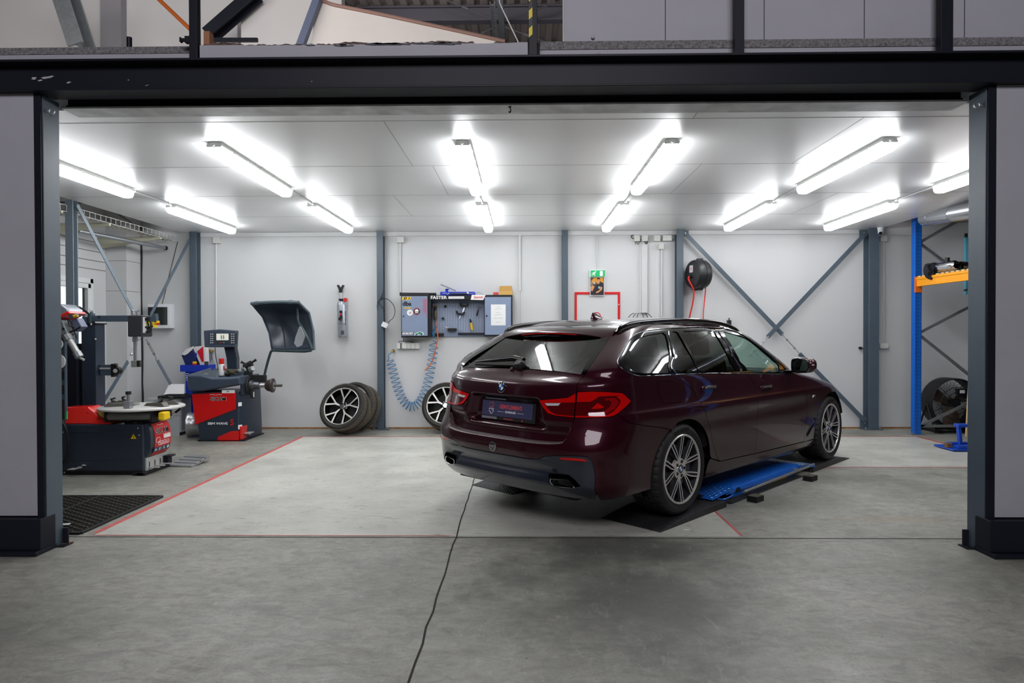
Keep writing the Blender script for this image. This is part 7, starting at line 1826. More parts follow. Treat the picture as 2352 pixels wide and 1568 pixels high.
mb=MB();a,b=W(1147,657,.04),W(1176,668,.04);mb.prism([(a.x,b.z),(b.x,b.z),(b.x-.004,a.z+.0),(b.x-.02,a.z+.004),(a.x+.015,a.z+.004),(a.x,a.z-.01)],(0,YB-.035,0),(1,0,0),(0,0,1),(0,1,0),0,.006);mb.build('open_lid',mat('cardboard_inside',(186,148,84),.8),bxx)
t_=thing('red_packet','small pink red packet beside the cardboard box','packet',W(1138,677,.1));mb=MB();wbox(mb,1132.5,671,1144.5,676.8,.05,.13);mb.build('packet',mat('packet_red',(206,70,74),.5),t_,bevel=.003)
t_=thing('power_strip','white four way socket strip under the stickered cabinet','socket strip',W(937,794));mb=MB();wbox(mb,911.5,787.5,963,800.5,0,.06);ps_=mb.build('body',mat('socket_white',(226,226,222),.35),t_,bevel=.004)
mb=MB();
for x in(923,934,943.5,953):wbox(mb,x,787.5,x+.5,800.5,.058,.0606)
wbox(mb,919.5,787.3,922,800.6,.0,.0615);mb.build('divider',M_DARK,ps_)
mb=MB();mb.tube(bez([W(916,788,.05),W(918,784,.05),W(927,783.5,.05),W(940,784,.05),W(951,787,.05)],5),.005,6);mb.tube([W(926.5,776,.03),W(926.5,784,.03)],.006,6);mb.build('lead',M_BLK,t_)
t_=thing('coiled_hose','blue spiral air hose hanging in a long loop below the tool board','hose',W(902,804,.06))
path=bez([W(901,808,.07),W(893,815,.07),W(893,824,.07)]+[W(x,y,.08)for x,y in((899,838),(905,862),(914,893),(926,919),(943,934),(960,927),(975,903),(985,870),(991,838),(996,800),(997,776))],30)
cum=[0]
for a,b in zip(path,path[1:]):cum.append(cum[-1]+(b-a).length)
def at_len(s):
 i=min(max(np.searchsorted(cum,s)-1,0),len(path)-2);f=(s-cum[i])/max(1e-9,cum[i+1]-cum[i]);return path[i].lerp(path[i+1],f),(path[i+1]-path[i]).normalized()
pts=[];s0,s1=.11,cum[-1]-.03;turns=0;s_=s0;ph=0
while s_<s1:
 p,d=at_len(s_);n=Vector((-d.z,0,d.x));v=Vector((0,1,0))
 rr=.064*min(1,(s_-s0)/.08+.1,(s1-s_)/.06+.1)
 hang=abs(d.x)
 pts.append(p+n*rr*math.cos(ph)+v*(.055*min(1,(s_-s0)/.08+.1)*math.sin(ph)));pitch=.082-.044*hang**.8
 s_+=pitch/14;ph+=2*PI/14
lead=[p for p,c_ in zip(path,cum)if c_<s0]
mb=MB();mb.tube(lead+pts,.0052,6);mb.build('spiral',mat('blue_hose',(10,112,168),.35,coat=.2),t_,smooth=80)
mb=MB();c=W(902.5,805,.05);mb.cyl(c+Vector((0,.05,0)),c,.020,n=12);mb.cyl(c,W(900,808,.06),.012);mb.build('wall_coupling',mat('brass',0),t_)
mb=MB();mb.tube(bez([W(998,776,.07),W(997,771,.07),W(993.5,768,.08),W(995,760,.08),W(1002,751,.08),W(1004,749,.08)],6),.008,8);mb.build('straight_end',mat('blue_hose',0),t_)
t_=thing('orange_hose','thin orange air line hanging from the brown air tool','hose',W(1001,738,.06));mb=MB();mb.tube(bez([W(1001,738,.055),W(1001.5,748,.06),W(1005,765,.08),W(1004.5,785,.10),W(1000,805,.11),W(994,826,.11),W(986,840,.11),W(978,848,.11)],8),.008,8);mb.build('line',mat('orange_hose',(226,104,30),.4),t_)
mb=MB();mb.cyl(W(978,848,.11),W(975.5,850.5,.11),.009,n=8);mb.build('tip',mat('brass',0),t_)
t_=thing('bead_seater','silver air tank with a black forked top hanging on the wall','air tank',W(785,778))
prof=[W(774,698,0),W(777,776,0)]
c0,c1=W(784.5,692,.09),W(787.5,775,.09);d=(c0-c1).normalized();L=(c0-c1).length
mb=MB();mb.lathe([(0,0),(.055,.0),(.066,.014),(.068,.04),(.070,L-.06),(.060,L-.02),(.045,L),(0,L)],c1,d,28);tank=mb.build('tank',mat('silver_tank',(158,162,170),.3,metal=.45),t_)
mb=MB();mb.cyl(c0,W(783,684,.09),.026,n=16);mb.cyl(W(783.2,690,.09),W(783,686,.09),.034,n=16);nk=mb.build('neck',M_BLK,t_)
mb=MB();mb.cyl(W(783.2,686,.09),W(782.9,672,.09),.027,n=16);mb.build('labelled_collar',mat('collar_label',(170,178,182),.4),nk)
q=[W(779.5,672,.09),W(786,672,.09),W(786.5,665,.09),W(791,655,.09),W(787.5,654,.09),W(783,661,.09),W(778,654,.09),W(774,655,.09),W(779,665,.09)]
mb=MB();mb.prism([(p.x,p.z)for p in q],(0,0,0),(1,0,0),(0,0,1),(0,1,0),YB-.115,YB-.065);mb.build('forked_nozzle',M_BLK,t_,bevel=.004)
mb=MB();wbox(mb,789,684,796,692,.05,.13);mb.build('red_valve',M_MRED,t_,bevel=.006)
mb=MB();mb.cyl(W(783,716,.16),W(783,716,.20),.022,n=14);mb.cyl(W(781,732,.16),W(781,732,.20),.026,n=16);mb.beam(W(783,722,.18),W(784,731,.18),.02,.03);tv=mb.build('trigger',M_BLK,t_)
mb=MB();mb.beam(W(783,716,.19),W(783,724,.19),.016,.016);mb.build('trigger_lever',M_MRED,tv)
mb=MB();wbox(mb,783,759,790,768,.155,.1625);mb.build('data_label',mat('dark_label',(70,72,78),.5),tank)
text_mb('Cheetah',.035,WM(785,743,.163),.0003,.0006,shear=.3).build('tank_print',mat('print_grey',0),tank)
mb=MB();p=W(797,729,.10)
text_mb('BEAD SEATER',.034,basis((W(793,731,.11).x+.006,YB-.135,W(790,731).z),(0,0,-1),(.75,-.66,0)),.0004,.001).build('tank_print',MK,tank)
mb=MB();mb.cyl(W(784,700,.0),W(784,700,.06),.012);mb.cyl(W(787,765,.0),W(787,765,.06),.012);mb.build('wall_bracket',M_BLK,t_)
t_=thing('extension_cable','black cable with a white plug hanging on the column left of the cabinet','cable',W(880,690,.14));mb=MB()
mb.tube(bez([W(882,622,.10),W(883,645,.10),W(879,675,.13),W(867,697,.14),W(867,711,.14)],7),.005,6);mb.tube(bez([W(868,692,.14),W(876,703,.14),W(883,711,.13),W(880,715,.13)],6),.005,6)
mb.tube(bez([W(870,690,.14),W(877,685,.14),W(890,687,.12),W(902,698,.10),W(907,712,.10),W(904,728,.10),W(894,738,.11),W(891,744,.12)],7),.005,6);mb.build('lead',M_BLK,t_)
mb=MB();c=W(884,746,.14);Mx=Matrix.Translation(c)@Matrix.Rotation(.45,4,'Y');mb.box((-.042,-.03,-.035),(.042,.03,.035),Mx);mb.build('plug',M_WHT,t_,bevel=.004)
def jbox(px0,py0,px1,py1,lb,drop=None,gl=True):
 t_=thing('junction_box',lb,'junction box',W(px0,py1));mb=MB();wbox(mb,px0,py0,px1,py1,0,.07);b_=mb.build('box',mat('box_grey',(206,208,202),.45),t_,bevel=.004)
 if gl:
  mb=MB();c=W((px0+px1)/2,(py0+py1)/2,.035);mb.cyl(W(px1,(py0+py1)/2,.035),W(px1,(py0+py1)/2,.035)+Vector((.02,0,0)),.012,n=10);mb.build('gland',mat('box_grey',0),b_)
 if drop:
  mb=MB();mb.cyl(W((px0+px1)/2,py1,.02),W((px0+px1)/2,drop,.02),.011,n=10);mb.build('conduit',M_WHITE,t_)
 return t_
jbox(488.5,544,504,558.5,'grey junction box with a conduit right of the corner column',760)
jbox(911.5,544,927,557,'grey junction box with a conduit above the stickered cabinet',674)
jbox(1457,539.5,1470,553.5,'first grey junction box in the row left of the column',None);jbox(1474.5,539.5,1488,553.5,'second grey junction box in the row left of the column',None)
jbox(1503,539.5,1517,553.5,'third grey junction box in the row left of the column',None);jbox(1523,539.5,1543.5,552.5,'widest grey junction box at the end of the row by the column',None)
jbox(1514,559,1525,572,'small white box below the row of junction boxes',726,False)
jbox(2023,540,2038,553.5,'grey junction box right of the thick column under the camera',795,False)
t_=thing('socket_box','white socket at the foot of the conduit right of the thick column','socket',W(2030,800));mb=MB();wbox(mb,2022,788,2041,800,0,.05);mb.build('socket',mat('socket_white',0),t_,bevel=.004)
mb=MB();mb.cyl(W(1194,540,.025),W(1194,668,.025),.016,n=12);tag(mb.build('wall_conduit',M_WHITE),'white vertical conduit on the wall right of the tool cabinets','conduit')
mb=MB();mb.cyl(W(1372,540,.015),W(1372,621,.015),.009,n=10);mb.cyl(W(1370,540,.015),W(1370,600,.015),.006,n=8);tag(mb.build('wall_conduit',M_WHITE),'white vertical conduit running down to the green exit sign','conduit')
t_=thing('cable_trunking','two white vertical cable trunks with black leads at both ends','trunking',W(1478,720));mb=MB();wbox(mb,1469.5,562,1473,718,0,.035);wbox(mb,1473.6,562,1487,718,0,.05);mb.build('trunk',M_WHITE,t_,bevel=.002)
mb=MB()
for x0_,x1_,y0_,y1_ in((1458,1459,554,561),(1461,1464,554,561),(1467,1466,554,561),(1480,1482.5,554,560),(1484,1484,554,560),(1487.5,1485,554,560)):mb.tube(bez([W(x0_,y0_,.04),W((x0_+x1_)/2+1,(y0_+y1_)/2,.06),W(x1_,y1_,.04)],3),.005,5)
mb.tube(bez([W(1456,548,.03),W(1451,546,.03),W(1450,541,.03),W(1455,540,.02)],4),.006,6)
mb.build('upper_leads',M_BLK,t_)
mb=MB()
for x0_,x1_ in((1456,1443),(1462,1454),(1467,1463),(1475,1478),(1480,1488),(1484,1497)):mb.tube(bez([W(x0_ if x0_>1470 else x0_,719,.03),W((x0_+x1_)/2,722,.05),W(x1_,729,.04)],3),.005,5)
mb.build('lower_leads',M_BLK,t_)
mb=MB();wbox(mb,1440,731,1500,745,0,.05);mb.build('lower_trunk',M_WHITE,t_)
t_=thing('wall_board','red square frame around a white wall panel behind the car roof','frame',W(1372,760));mb=MB()
wbox(mb,1320,670.5,1424.5,675.5,0,.015);wbox(mb,1320,675.5,1325,790,0,.015);wbox(mb,1419,675.5,1424.5,790,0,.015);mb.build('frame',mat('signal_red',(204,16,22),.45),t_,bevel=.001)
mb=MB();wbox(mb,1325,675.5,1419,790,0,.004);mb.build('panel',M_WHITE,t_)
mb=MB();c=W(1421.5,699,.016);mb.sphere(c,.009,10,6);mb.build('knob',M_WHT,t_)
t_=thing('hand_sign','round red and white no touching sign with a black hand','sign',W(1370,725,.01));c=W(1370,727,.006)
mb=MB();mb.prism(disc(.066,36),c,(1,0,0),(0,0,1),(0,-1,0),0,.002);pl2=mb.build('plate',MWp,t_)
mb=MB();mb.lathe([(.052,.0025),(.066,.0025),(.066,.0035),(.052,.0035)],c,(0,-1,0),36,closed=True);mb.beam(c+Vector((-.04,-.0045,.04)),c+Vector((.04,-.0045,-.04)),.012,.001,Vector((0,1,0)));mb.build('red_ring',mat('signal_red',0),pl2)
mb=MB();mb.prism([(-.012,-.035),(.014,-.035),(.024,-.006),(.018,.0),(.012,-.010),(.012,.024),(.006,.025),(.005,.004),(.003,.030),(-.003,.030),(-.003,.004),(-.007,.026),(-.012,.024),(-.010,.0),(-.016,.014),(-.020,.011)],c+Vector((.008,-.0025,.002)),(1,0,0),(0,0,1),(0,-1,0),0,.0008);mb.build('hand',MK,pl2)
t_=thing('exit_sign','green emergency exit sign with a running figure above the poster','sign',W(1373,634));mb=MB();wbox(mb,1354,619.5,1389,636,0,.05);hs_=mb.build('housing',M_WHT,t_,bevel=.004)
mb=MB();wbox(mb,1356.5,620.5,1389.5,635,.05,.056);gp=mb.build('green_plate',mat('exit_green',(0,168,96),.4,emit=(0,168,92),estr=.25),t_,bevel=.002)
mb=MB();wbox(mb,1377.8,622,1384.6,633.8,.056,.0575);mb.build('door_symbol',MWp,gp)
c=W(1364,628,.057);mb=MB();U_,V_,N_=(1,0,0),(0,0,1),(0,-1,0)
mb.prism(disc(.0085,14,.026,.030),c,U_,V_,N_,0,.001);mb.prism([(.022,.022),(.004,.022),(-.022,.010),(-.028,.000),(-.022,-.003),(-.014,.006),(-.004,.011),(-.012,-.004),(-.016,-.014),(-.034,-.016),(-.034,-.023),(-.010,-.023),(-.003,-.012),(.006,-.016),(.006,-.036),(.014,-.036),(.015,-.010),(.006,-.002),(.012,.008),(.018,.002),(.028,.0),(.028,.006),(.020,.010)],c,U_,V_,N_,0,.001);mb.build('running_figure',MWp,gp)
t_=thing('poster','small poster of a seated man holding a wheel hanging below the exit sign','poster',W(1372,678,.03));mb=MB();wbox(mb,1355,636,1388,678.5,.035,.038);sh_=mb.build('sheet',MWp,t_)
def pm(mm,polys,d):
 mb=MB()
 for q in polys:mb.prism([(W(x,y,.04).x,W(x,y,.04).z)for x,y in q],(0,YB-d,0),(1,0,0),(0,0,1),(0,-1,0),0,.0005)
 return mb.build('poster_print',mm,sh_)
pm(mat('poster_brown',(58,38,28),.5),[[(1356.3,637),(1387,637),(1387,677.5),(1356.3,677.5)]],.0385)
pm(mat('poster_amber',(206,140,30),.5),[[(1358,645),(1363,639),(1371,637.5),(1372,650),(1368,655),(1358,655)],[(1378,637.5),(1385,638),(1386.5,650),(1380,647),(1377,643)]],.0392)
pm(mat('poster_dark',(30,32,42),.5),[[(1371,654),(1376,650),(1383,649),(1386.5,655),(1386.8,665),(1380,672),(1368,671),(1362,663),(1367,657)],[(1357,672),(1366,668),(1380,672),(1386.8,672),(1386.8,677),(1357,677)],[(1372,641),(1374,637.5),(1378,638),(1378.5,645),(1377,641),(1373,641)]],.0398)
pm(mat('poster_skin',(206,140,96),.5),[[(1372.5,641.5),(1377,641),(1378,646),(1376.5,651),(1373.5,652.5),(1371.5,647)],[(1380,658),(1384,660),(1382,666),(1374,672),(1369,673),(1369,670),(1377,666)],[(1357,658),(1361,655),(1366,658),(1361,668),(1357.5,668)]],.0404)
pm(mat('poster_wheel',(70,66,64),.5),[disc(5.2,20,1365,651)],.0408);pm(mat('poster_wheel_light',(176,168,160),.5),[disc(3.4,16,1364.5,649)],.0413);pm(mat('poster_badge',(150,176,170),.5),[disc(2.8,14,1376.5,660)],.0409)
t_=thing('hose_reel','round black cable reel with red leads mounted on the wall','cable reel',W(1604,664));c=W(1604,630,.235)
ax=Vector((-.95,-.31,0)).normalized();r_=.205
mb=MB();mb.lathe([(0,.115),(r_*.7,.115),(r_*.93,.10),(r_,.07),(r_,.005),(r_*.96,-.0),(r_*.96,-.012),(r_,-.018),(r_,-.08),(r_*.9,-.11),(0,-.115)],c,ax,40);rl_=mb.build('drum',mat('reel_black',(28,30,33),.45),t_,smooth=45)
f_=c+ax*.116;u_=ax.cross(Vector((0,0,1))).normalized()*-1
mb=MB();mb.prism(rrect(.085,.10,.008,3),f_+Vector((0,0,.075)),u_,(0,0,1),ax,0,.002);lb_=mb.build('label',mat('label_grey_white',(206,204,204),.4),t_)
mb=MB();o_=f_+Vector((0,0,.075))+ax*.002
for s in(-1,1):
 mb.prism([(s*.006,.012),(s*.026,.014),(s*.012,-.002),(s*.004,.004)],o_,u_,(0,0,1),ax,0,.001);mb.prism([(s*.004,-.004),(s*.024,-.012),(s*.008,-.016)],o_,u_,(0,0,1),ax,0,.001)
mb.prism(disc(.008,10,0,.020),o_,u_,(0,0,1),ax,0,.001);mb.prism(disc(.007,10,0,-.026),o_,u_,(0,0,1),ax,0,.001);mb.build('label_mark',mat('signal_red',0),lb_)
p=f_+Vector((0,0,-.03));mb=MB();mb.cyl(p,p+ax*.03+Vector((0,0,-.01)),.022,n=12);mb.build('cable_gland',M_BLK,t_)
w0=W(1591,637,.33);mb=MB();mb.tube(bez([p+ax*.03,p+ax*.04+Vector((0,0,-.05)),W(1593,665,.30),W(1592,690,.25),W(1585,722,.18),W(1580,745,.12)],7),.011,8);mb.build('red_lead',mat('red_cable',(222,48,42),.4),t_)
side=c+u_*r_*-.0
q=W(1620,645,.12);mb=MB();mb.tube(bez([W(1616,622,.14),W(1618,634,.13),q,W(1620.5,665,.10),W(1618,690,.08),W(1615.5,720,.07),W(1615,745,.06)],7),.008,8);mb.build('red_lead',mat('red_cable',0),t_)
mb=MB();mb.sphere(W(1619.5,645,.12),.027,16,10);mb.build('stop_ball',mat('ball_grey',(74,84,82),.5),t_)
mb=MB();mb.box((c.x-.03,YB-.10,c.z-.21),(c.x+.05,YB,c.z+.21));mb.build('wall_plate',M_BLK,t_)
mb=MB();mb.box((c.x-.02,c.y-.03,c.z+r_-.01),(c.x+.06,c.y+.04,c.z+r_+.02));mb.box((c.x-.02,c.y-.03,c.z-r_-.02),(c.x+.06,c.y+.04,c.z-r_+.01));mb.build('clip',M_BLK,t_)
t_=thing('wall_spigot','small dark fitting on the wall just above the front of the car roof','fitting',W(1675,740));mb=MB();wbox(mb,1672,735,1680,748,0,.06);mb.cyl(W(1674.5,735,.03),W(1674.5,730,.03),.008);mb.build('fitting',M_BLK,t_,bevel=.003)
t_=thing('wall_hook','small black hook on the white wall left of the thick column','hook',W(1976,799));mb=MB();c=W(1976,799,.02);mb.cyl(c+Vector((0,.02,0)),c+Vector((0,-.02,0)),.020,n=14);mb.tube([c+Vector((0,-.02,0)),c+Vector((.03,-.03,-.002))],.009,6);mb.build('hook',M_BLK,t_)
c=W(2021,530,.15);t_=thing('security_camera','white dome security camera at the top of the thick column','camera',c);mb=MB();mb.lathe([(0,.0),(.055,0),(.05,-.04),(.045,-.06)],(c.x,c.y,CEIL),(0,0,1),24);mb.sphere((c.x,c.y,CEIL-.065),.048,20,12);dm=mb.build('dome',M_WHT,t_,smooth=60)
mb=MB();ld_=Vector((-.25,-.85,-.45)).normalized();mb.lathe([(0,.049),(.022,.047),(.026,.041)],(c.x,c.y,CEIL-.065),ld_,20);mb.build('lens',M_GBLK,dm)
t_=thing('fuse_box','white wall box with a dark glass front in the left corner','fuse box',W(363,755));mb=MB();wbox(mb,339,698,391,753.5,0,.12);fb_=mb.build('box',M_WHT,t_,bevel=.004)
mb=MB();wbox(mb,339.5,705,384.5,746,.12,.124);mb.build('dark_window',mat('smoked_window',(36,40,40),.12,coat=.5),fb_)
mb=MB();p,q=A(180,530,8.3),A(378,569,9.62);mb.cyl(p,q,.026,n=14);gp_=thing('galvanised_pipe','long galvanised pipe running to the back wall at left','pipe',q);mb.build('pipe',M_GALV,gp_)
mb=MB();mb.cyl(q,q+(q-p).normalized()*.03,.032,n=14);mb.build('pipe_cap',M_DARK,gp_)
t_=thing('cable_tray','white wire basket cable tray along the left ceiling edge','cable tray',(-5.2,8.5,2.78));mb=MB()
tx0,tx1,tz0,tz1=-5.30,-5.07,2.765,2.835
for x,z in((tx0,tz0),(tx1,tz0),(tx0,tz1),(tx1,tz1),((tx0+tx1)/2,tz0),(tx0*.75+tx1*.25,tz0),(tx0*.25+tx1*.75,tz0)):mb.tube([(x,6.9,z),(x,9.7,z)],.0035,5)
y=6.95
while y<9.7:mb.tube([(tx0,y,tz1),(tx0,y,tz0),(tx1,y,tz0),(tx1,y,tz1)],.0035,5);y+=.10
mb.build('wire_basket',mat('white_wire',(222,222,216),.4),t_)
for mm,x,r,nm in((M_BLK,-5.12,.010,'black_cable'),(mat('grey_cable',(150,150,150),.5),-5.18,.010,'grey_cable'),(mat('signal_red',0),-5.22,.006,'red_cable')):
 mb=MB();mb.tube(bez([(x+.01*math.sin(y*3),y,tz0+.014)for y in np.linspace(6.9,9.65,12)],4),r,6);mb.build(nm,mm,t_)
mb=MB();mb.tube(bez([(-5.12,7.3,2.86),(-5.11,7.7,2.93),(-5.10,8.0,2.98),(-5.12,8.4,2.92),(-5.15,8.8,2.85)],6),.010,6);mb.build('black_cable',M_BLK,t_)
for k,(y,x)in enumerate(((8.1,0),(9.25,0),(7.25,0))):
 t_=thing('tray_bracket',('cream bracket under the middle of the cable tray','cream bracket under the far end of the cable tray','cream bracket under the near end of the cable tray')[k],'bracket',(-5.5,y,2.74));mb=MB();mb.prism([(-5.95,2.60),(-5.95,2.765),(-5.06,2.765),(-5.06,2.735)],(0,y,0),(1,0,0),(0,0,1),(0,1,0),0,.03);mb.build('bracket',mat('cream_bracket',(190,190,168),.5),t_)
def spare_parts(t_):
 R=.335
 tyre_mb(R,.245,.262).build('tyre',mat('spare_tyre_rubber',(40,39,37),.7,bump=.2,bscale=90),t_,smooth=28)
 mb=MB()
 for k in range(90):
  a=2*PI*k/90
  for y0,y1,sg in((.012,.10,1),(.145,.235,-1)):
   e0,e1=Vector((math.cos(a),0,math.sin(a))),Vector((math.cos(a+.07*sg),0,math.sin(a+.07*sg)))
   mb.beam(e0*(R-.002)+Vector((0,y0,0)),e1*(R-.002)+Vector((0,y1,0)),.011,.007,e0)
 mb.build('tread_blocks',mat('dusty_tread',(104,96,82),.85),t_)
 mb=MB();mb.lathe([(.262,.010),(.264,.0),(.258,-.003),(.252,.002),(.250,.012)],axis=(0,1,0),n=64);mb.build('rim_edge',M_SILV,t_)
 mb=MB();mb.lathe([(.250,.010),(.244,.03),(.234,.10),(.230,.235)],axis=(0,1,0),n=56);mb.build('rim_barrel',M_GBLK,t_)
 top=MB()
 for g in range(5):
  ca=.35+g*2*PI/5
  for s,o in((1,0.0),(-1,0.0)):
   e=lambda r,ph:Vector((math.cos(ph)*r,0,math.sin(ph)*r))
   pth=[(.045,ca,.028),(.115,ca+s*.05,.022),(.255,ca+s*math.radians(17.5),.003)]
   rings=[]
   for(r,ph,dep),w_ in zip(pth,(.009,.0105,.013)):
    er=e(1,ph);n_=Vector((-er.z,0,er.x));c=e(r,ph)
    rings.append([c-n_*w_+Vector((0,dep,0)),c+n_*w_+Vector((0,dep,0)),c+n_*w_*1.5+Vector((0,dep+.035,0)),c-n_*w_*1.5+Vector((0,dep+.035,0))])
   o0=len(top.f);top.loft(rings)
   for k in range(o0,len(top.f)):top.mi[k]=1
   for i in range(2):top.mi[o0+i*4]=0
 top.build('spokes',[M_SILV,M_GBLK],t_,smooth=30)
 mb=MB();mb.lathe([(0,.026),(.035,.026),(.066,.034),(.074,.04),(.074,.08),(0,.08)],axis=(0,1,0),n=36);hb_=mb.build('hub',M_GBLK,t_)
 mb=MB();mb.lathe([(0,.022),(.030,.022),(.033,.026)],axis=(0,1,0),n=24);mb.build('hub_cap',M_CHR,hb_)
 mb=MB();mb.lathe([(.0,.15),(.20,.16),(.236,.12)],axis=(0,1,0),n=40);mb.build('barrel_back',M_DARK,t_)
def lean(c,yaw,tilt,spin=0):
 return Matrix.Translation(c)@Matrix.Rotation(yaw,4,'Z')@Matrix.Rotation(-tilt,4,'X')@Matrix.Rotation(spin,4,'Y')
def grounded(px,yaw,tilt,Y,spin=0):
 R=.338;c=A(px,945,Y);z=R*math.cos(tilt)+(.0 if True else 0)+.0
 M_=lean(Vector((c.x,Y,0)),yaw,tilt,spin)
 zmin=min((M_@Vector((R*math.cos(a),y,R*math.sin(a)))).z for a in np.linspace(0,2*PI,73)for y in(.0,.245))
 M_.translation.z=-zmin+.001;return M_
M1=grounded(784,math.radians(-14),math.radians(24),9.11,.1)
w1=thing('spare_wheel','black and silver spare wheel leaning in front of another, left of the column','wheel',M=M1,local=True,group='spare alloy wheels by the back wall');spare_parts(w1)
M2=grounded(808,math.radians(-20),math.radians(17),9.39,.6)
dup(w1,M2,'spare wheel half hidden behind the front one, left of the column')
M3=grounded(1022,math.radians(-6),math.radians(20),9.30,.15)
dup(w1,M3,'spare alloy wheel leaning on the wall half hidden behind the car tail')
rk=thing('pallet_rack','blue pallet rack with an orange beam at the right wall','rack',(5.42,9.2,0))
RX,RY=5.40,9.22
def upright(x,y,w=.085,d=.10):
 mb=MB();mb.box((x-w/2,y-d/2,0),(x+w/2,y-d/2+.006,2.96));mb.box((x-w/2,y-d/2,0),(x-w/2+.006,y+d/2,2.96));mb.box((x+w/2-.006,y-d/2,0),(x+w/2,y+d/2,2.96))
 u=mb.build('upright',M_BLU,rk,bevel=.002)
 mb=MB();z=.06
 while z<2.9:
  for dx in(-.026,-.006):mb.box((x+dx-.003,y-d/2-.0006,z),(x+dx+.003,y-d/2+.0004,z+.026))
  mb.cyl((x+.030,y-d/2-.0006,z+.012),(x+.030,y-d/2,z+.012),.005,n=8);z+=.05
 mb.build('slots',M_DARK,u)
 mb=MB();mb.box((x-.08,y-.07,0),(x+.07,y+.07,.006));mb.box((x-.10,y-.075,.006),(x-.04,y-.02,.02));mb.build('foot',M_GALV,u)
 return u
upright(RX,RY);upright(6.38,RY);upright(RX,6.5);upright(6.38,6.5)
def rbar(p,q,m=M_GALV):
 mb=MB();mb.beam(p,q,.035,.028,Vector((0,1,0)));mb.build('frame_brace',m,rk)
for yy in(RY,6.5):
 pts=[(RX+.04,.20),(6.34,.75),(RX+.04,1.42),(6.34,1.95),(RX+.04,2.34),(6.34,2.85)]if yy==RY else[(RX+.04,.3),(6.34,1.0),(RX+.04,1.7),(6.34,2.4)]
 if yy==RY:
  for a,b in(((2110,980),(2240,918)),((2110,768),(2240,872)),((2110,765),(2240,697)),((2110,558),(2240,484)),((2110,557),(2220,640)),((2106,978),(2245,978))):
   pa_,qa_=A(*a,yy),A(*b,yy);rbar(pa_,qa_)
 else:
  for a,b in zip(pts,pts[1:]):rbar(Vector((a[0],yy,a[1])),Vector((b[0],yy,b[1])))
M_ORB=mat('orange_beam_paint',(236,156,16),.4,coat=.2);M_ORC=mat('orange_connector',(230,108,22),.45)
bz0,bz1=A(2097,672,RY).z,A(2097,636,RY).z
for x,nm in((RX-.01,'front'),(6.38,'rear')):
 mb=MB();mb.box((x-.025,6.52,bz1-.135),(x+.025,RY-.04,bz1-.01));mb.box((x-.035,6.52,bz1-.045),(x-.024,RY-.04,bz1-.012));mb.build('load_beam',M_ORB,rk,bevel=.004)
 mb=MB();mb.box((x-.045,RY-.065,bz0),(x+.05,RY-.042,bz1));mb.build('beam_connector',M_ORC,rk,bevel=.003)
mb=MB()
y=6.6
while y<RY-.05:mb.box((RX-.02,y,bz1-.010),(6.38,y+.06,bz1+.008));y+=.10
mb.build('deck_slats',mat('pale_pallet_wood',(206,182,140),.75,var=.2,vscale=9),rk)
dz=bz1+.009
t_=thing('dark_cloth','crumpled black cloth hanging over the orange rack beam','cloth',A(2140,640,8.9));
mb=MB();rows_=[]
out=[(2122,622),(2122,607),(2135,603),(2150,602),(2164,608),(2166,622),(2156,638),(2147,649),(2138,645),(2124,638)]
cx_,cy_=2143,622
for k,(sc_,yy)in enumerate(((1.0,8.95),(1.0,8.86),(.86,8.82),(.5,8.80),(.1,8.79))):
 rows_.append([A(cx_+(x-cx_)*sc_*(1+.05*math.sin(i*2.3+k)),cy_+(y_-cy_)*sc_,yy+.02*math.sin(i*1.9+k*1.3))for i,(x,y_)in enumerate(out)])
mb.loft(rows_);ob=mb.build('cloth',mat('black_cloth',(26,28,38),.85),t_,smooth=80,sub=2)
md=ob.modifiers.new('folds','DISPLACE');tx=bpy.data.textures.new('folds','CLOUDS');tx.noise_scale=.07;md.texture=tx;md.strength=.05
for k,(x0_,x1_,yp,lb,r)in enumerate(((2152,2194,616,'polished silver exhaust tip lying on the cloth',.062),(2190,2260,614,'short chrome exhaust pipe with a dark open end on the rack',.060))):
 p=A(x0_+6,yp,8.75);q=A(x1_,yp+2,8.45 if k==0 else 8.2)
 if k==1:p=A(2204,614,8.55);q=p+Vector((.30,.10,0))
 p.z=q.z=dz+r+.01
 t_=thing('exhaust_tip',lb,'exhaust pipe',p);d=(q-p).normalized()
 mb=MB();mb.lathe([(r*.92,.0),(r,-.004),(r*1.02,.01),(r,(q-p).length),(r*.7,(q-p).length+.03)],p,d,28);pp_=mb.build('pipe',M_CHR,t_,smooth=50)
 mb=MB();mb.lathe([(0,.03),(r*.93,.004)],p,d,24);mb.build('bore',M_GBLK,pp_)
 if k==0:mb=MB();mb.cyl(p+d*.15+Vector((0,0,r*.8)),p+d*.15+Vector((0,0,r+.05)),.028,n=12);mb.build('stub',M_DARK,pp_)
D2=lambda x,y,Y:A(x,y,Y)
dx_,dzv=5.74,2.975
pd0,pd1,pd2=A(2126,502,8.75),A(2192,494,8.1),A(2250,480,7.5)
t_=thing('ventilation_duct','silver spiral ventilation duct hanging under the upper deck at right','duct',pd0);d=(pd2-pd0).normalized();L=(pd2-pd0).length;L1=L*.56;r=.095
prof=[(r,0)];z=0
mb=MB();mb.lathe([(r,0),(r,L1*.25),(r*1.05,L1*.25),(r*1.05,L1*.27),(r,L1*.27),(r,L1),(r*1.06,L1),(r*1.06,L1+.03)],pd0,d,32);mb.lathe([(r*.97,0),(r*.97,.2),(0,.2)],pd0,d,24);dd=mb.build('smooth_pipe',mat('shiny_duct',(196,200,206),.22,metal=.9),t_,smooth=40)
mb=MB();pr=[];z=L1+.02;k=0
while z<L+.5:pr.append((r*(1.04 if k%2 else .97),z));z+=.012;k+=1
